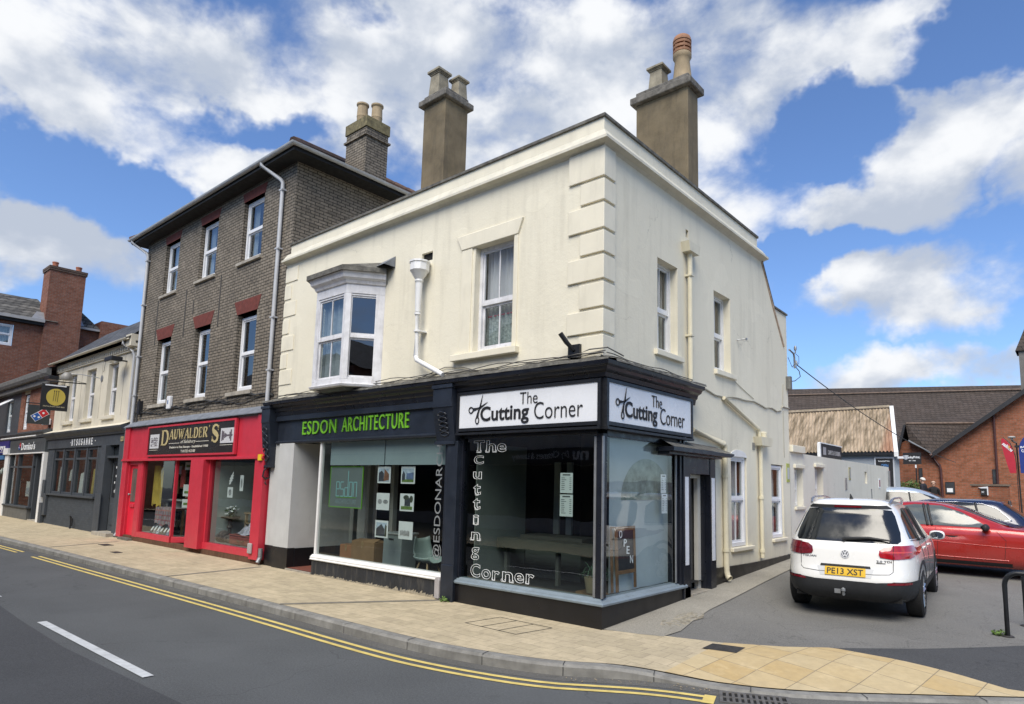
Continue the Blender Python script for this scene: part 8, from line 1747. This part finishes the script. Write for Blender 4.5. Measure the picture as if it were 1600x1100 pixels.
# ------------------------------------------------------------------ two people walking by the supermarket
def person(label, loc, rz, coat, hairc, h=1.72, lean=0.):
    me = bpy.data.meshes.new('person'); k = h/1.75
    J = {'pel': (0,0,.95), 'waist': (0,.01,1.10), 'chest': (0,.0+lean*.3,1.32), 'sh': (0,-.01+lean*.5,1.44), 'neck': (0,.01+lean*.6,1.52), 'jaw': (0,.04+lean*.7,1.58), 'head': (0,.03+lean*.7,1.665), 'crown': (0,.015+lean*.7,1.74)}
    R_ = {'pel': .15, 'waist': .145, 'chest': .16, 'sh': .115, 'neck': .058, 'jaw': .075, 'head': .092, 'crown': .06}
    E_ = [('pel','waist'),('waist','chest'),('chest','sh'),('sh','neck'),('neck','jaw'),('jaw','head'),('head','crown')]
    for s_, n in ((-1,'l'),(1,'r')):
        J.update({n+'s': (s_*.19,-.01,1.42), n+'e': (s_*.25,-.06,1.14), n+'w': (s_*.23,.10,.92), n+'h': (s_*.22,.16,.84), n+'hip': (s_*.10,0,.90), n+'k': (s_*.11,.05+s_*.06,.50), n+'a': (s_*.11,s_*.14-.03,.09), n+'t': (s_*.12,s_*.14+.12,.045)})
        R_.update({n+'s': .075, n+'e': .052, n+'w': .036, n+'h': .032, n+'hip': .10, n+'k': .068, n+'a': .048, n+'t': .042})
        E_ += [('sh',n+'s'),(n+'s',n+'e'),(n+'e',n+'w'),(n+'w',n+'h'),('pel',n+'hip'),(n+'hip',n+'k'),(n+'k',n+'a'),(n+'a',n+'t')]
        for f, (dx, dz, L) in enumerate(((.03,-.02,.06),(.012,-.03,.075),(-.006,-.03,.07),(-.022,-.02,.055),(.035,.02,.045))):
            J[n+'f%d' % f] = (s_*(.22)+dx*s_*-1, .17+(.02 if f == 4 else 0)+.01, .84+dz-.02); R_[n+'f%d' % f] = .010; J[n+'g%d' % f] = (s_*.22+dx*1.2*-s_, .19, .84+dz-L); R_[n+'g%d' % f] = .009; E_ += [(n+'h',n+'f%d' % f),(n+'f%d' % f,n+'g%d' % f)]
    J['nose'] = (0,.135+lean*.7,1.645); R_['nose'] = .014; E_.append(('head','nose'))
    names = list(J); idx = {n: i for i, n in enumerate(names)}
    me.from_pydata([tuple(k*q for q in J[n]) for n in names], [(idx[a], idx[b]) for a, b in E_], [])
    o = bpy.data.objects.new('person', me); COL.objects.link(o); md = o.modifiers.new('skin', 'SKIN'); sv = me.skin_vertices[0].data if me.skin_vertices else None
    if sv is None:
        bpy.context.view_layer.objects.active = o; bm = bmesh.new(); bm.from_mesh(me); lay = bm.verts.layers.skin.verify(); bm.to_mesh(me); bm.free(); sv = me.skin_vertices[0].data
    for n, i in idx.items(): sv[i].radius = (R_[n]*k*(1.0 if n not in ('chest','pel','waist') else 1.15), R_[n]*k*(1. if n not in ('chest','waist','pel') else .8)); sv[i].use_root = n == 'pel'
    sb_ = o.modifiers.new('sub', 'SUBSURF'); sb_.levels = 2; sb_.render_levels = 2
    dg = bpy.context.evaluated_depsgraph_get(); dg.update(); m2 = bpy.data.meshes.new_from_object(o.evaluated_get(dg), depsgraph=dg); o.modifiers.clear(); o.data = m2
    SKIN = M('skin', (.46,.27,.19), .55, .1, 20., 0); TROU = M('dark_trousers', (.03,.032,.04), .9, .2, 20., 0)
    m2.materials.clear()
    for m_ in (coat, SKIN, TROU): m2.materials.append(m_)
    for p in m2.polygons: z = p.center.z/k; p.material_index = 1 if z > 1.53 or (z < .885 and abs(p.center.x)/k > .185 and z > .7) else (2 if z < .86 else 0); p.use_smooth = True
    o.location = loc; o.rotation_euler = (0,0,rz); tag(o, label, 'person', 'people by the supermarket')
    mb = MB(); cx, cy, cz = (0,(.01+lean*.7)*k,1.685*k); n = 16; vs = []
    for i in range(7):
        a = i/6*1.25
        for j in range(n): t = 2*math.pi*j/n; front = max(0, math.sin(t)); rr = .105*k*math.sin(a*1.18+.02); vs.append((cx+rr*math.cos(t)*.95, cy+rr*math.sin(t)*(1.08 if front == 0 else .95), cz+.10*k*math.cos(a*1.18)+(.03*k*front*(i/6)**2)-(0.03*k*(front == 0)*(i/6))))
    mb.add(vs, [(i*n+j,i*n+(j+1)%n,(i+1)*n+(j+1)%n,(i+1)*n+j) for i in range(6) for j in range(n)]); mb.build('hair', hairc, o, local=True, recalc=False, smooth=True)
    mb = MB()
    for s_ in (-1,1): mb.lathe([(0,-.012),(.011,-.004),(.011,.004),(0,.012)], (s_*.034*k,.118*k+lean*.7*k,1.672*k), 8); mb.lathe([(0,-.03),(.018,-.02),(.02,.02),(0,.03)], (s_*.098*k,.02*k+lean*.7*k,1.655*k), 8)
    mb.build('face_detail', M('face_feature_brown', (.20,.11,.08), .6, .1, 9., 0), o, local=True); return o  # eyes and ears in one darker brown
GREYH = M('white_hair', (.60,.58,.55), .9, .15, 40., .3)
COATN = M('dark_navy_coat', (.015,.016,.024), .9, .2, 15., .2)
z24 = zg(-.2,24.)
person('person in a dark coat with thick white hair walking beside the shrub', (-.22,24.0,z24-.03), R(80), COATN, GREYH, 1.74)
person('person in a dark jacket with short pale hair behind the pale blue car', (.14,24.0,z24-.02), R(200), M('black_jacket', (.012,.012,.014), .9, .2, 15., .2), M('thin_pale_hair', (.50,.36,.28), .8, .1, 30., .1), 1.58)

# ------------------------------------------------------------------ the other side of the street, seen only in the shop windows
OPW = make_cream('opposite_render', (.58,.57,.54), (.48,.47,.44)); YO = -12.5
for i, (x0, x1, h, m, lab, fc) in enumerate(((-46,-31,7.5,OPW,'grey rendered house over a shop across the street facing the pizza shop',(.05,.05,.06)),(-31,-17,7.0,OPW,'pale rendered house over a blue shop across the street',(.04,.08,.14)),(-17,-5,7.8,OPW,'pale rendered house over a dark dry cleaners across the street',(.03,.03,.035)),(-5,9,6.6,OPW,'pale rendered house with a grey fascia across the street',(.10,.11,.12)),(9,24,7.2,REDBRICK,'red brick house across the street facing the car park',(.05,.04,.04)))):
    hb = thing('facing_house', lab, 'building', ((x0+x1)/2,YO-4,0), group='houses across the street')
    def BK(u, d, z): return (u, YO-d, z)
    n = max(2, int((x1-x0)/3.4)); wn = [(x0+(k+.5)*(x1-x0)/n-.55, x0+(k+.5)*(x1-x0)/n+.55, 3.9, 5.6, .12) for k in range(n)]
    mb = MB(); mb.holed(BK, x0, x1, 0, h, wn+[(x0+.5,x1-.5,.5,2.6,.1)], .1); mb.quad((x0,YO-8,0),(x1,YO-8,0),(x1,YO-8,h),(x0,YO-8,h)); mb.quad((x0,YO,0),(x0,YO-8,0),(x0,YO-8,h),(x0,YO,h)); mb.quad((x1,YO,0),(x1,YO-8,0),(x1,YO-8,h),(x1,YO,h)); mb.build('wall', m, hb, recalc=False)
    mb = MB(); mb.add([(x0,YO+.3,h-.1),(x1,YO+.3,h-.1),(x1,YO-4,h+2.4),(x0,YO-4,h+2.4),(x1,YO-8.3,h-.1),(x0,YO-8.3,h-.1)], [(0,1,2,3),(3,2,4,5)]); mb.build('roof', SLATE, hb, recalc=False)
    for a, b, c_, d_, _ in wn: sash(hb, BK, a, b, c_, d_, .05, WHITE, 0, [(0,1,0,1,NET)], .5, .07)
    mb = MB(); mb.box(x0+.3,x1-.3,-.15,.0,2.62,3.2,BK); mb.build('fascia', M('far_fascia%d' % i, fc, .5, .1, 3., 0), hb)
    if i == 2:
        def BR(u, d, z): return (-u, YO+.15-d, z)
        mb = MB(); letter(mb, 'nu', BR, 9.15,9.75,2.76,3.06,-.004,.03,thick=.01); letter(mb, 'Dry Cleaners & Laundry', BR, 9.95,12.9,2.74,3.08,-.004,.01,thick=.01); mb.build('fascia_lettering', WLET, hb)
    mb = MB(); mb.box(x0+.4,x1-.4,.1,.2,.45,2.62,BK); mb.build('shop_window', CARGLASS, hb)
pv = grid_strip('far_pavement', [(-80,-7.3),(-20,-6.9),(0,-6.75),(20,-6.6),(80,-6.2)], [(-80,-12.45),(-20,-12.45),(0,-12.45),(20,-12.45),(80,-12.45)], 3, lambda x, y: .0, PAVE); tag(pv, 'buff pavement on the near side of the street', 'pavement', kind='structure')
for n_ in ('letters',):
    pass
for o in list(bpy.data.objects):
    if o.type == 'MESH' and not o.data.polygons: bpy.data.objects.remove(o)
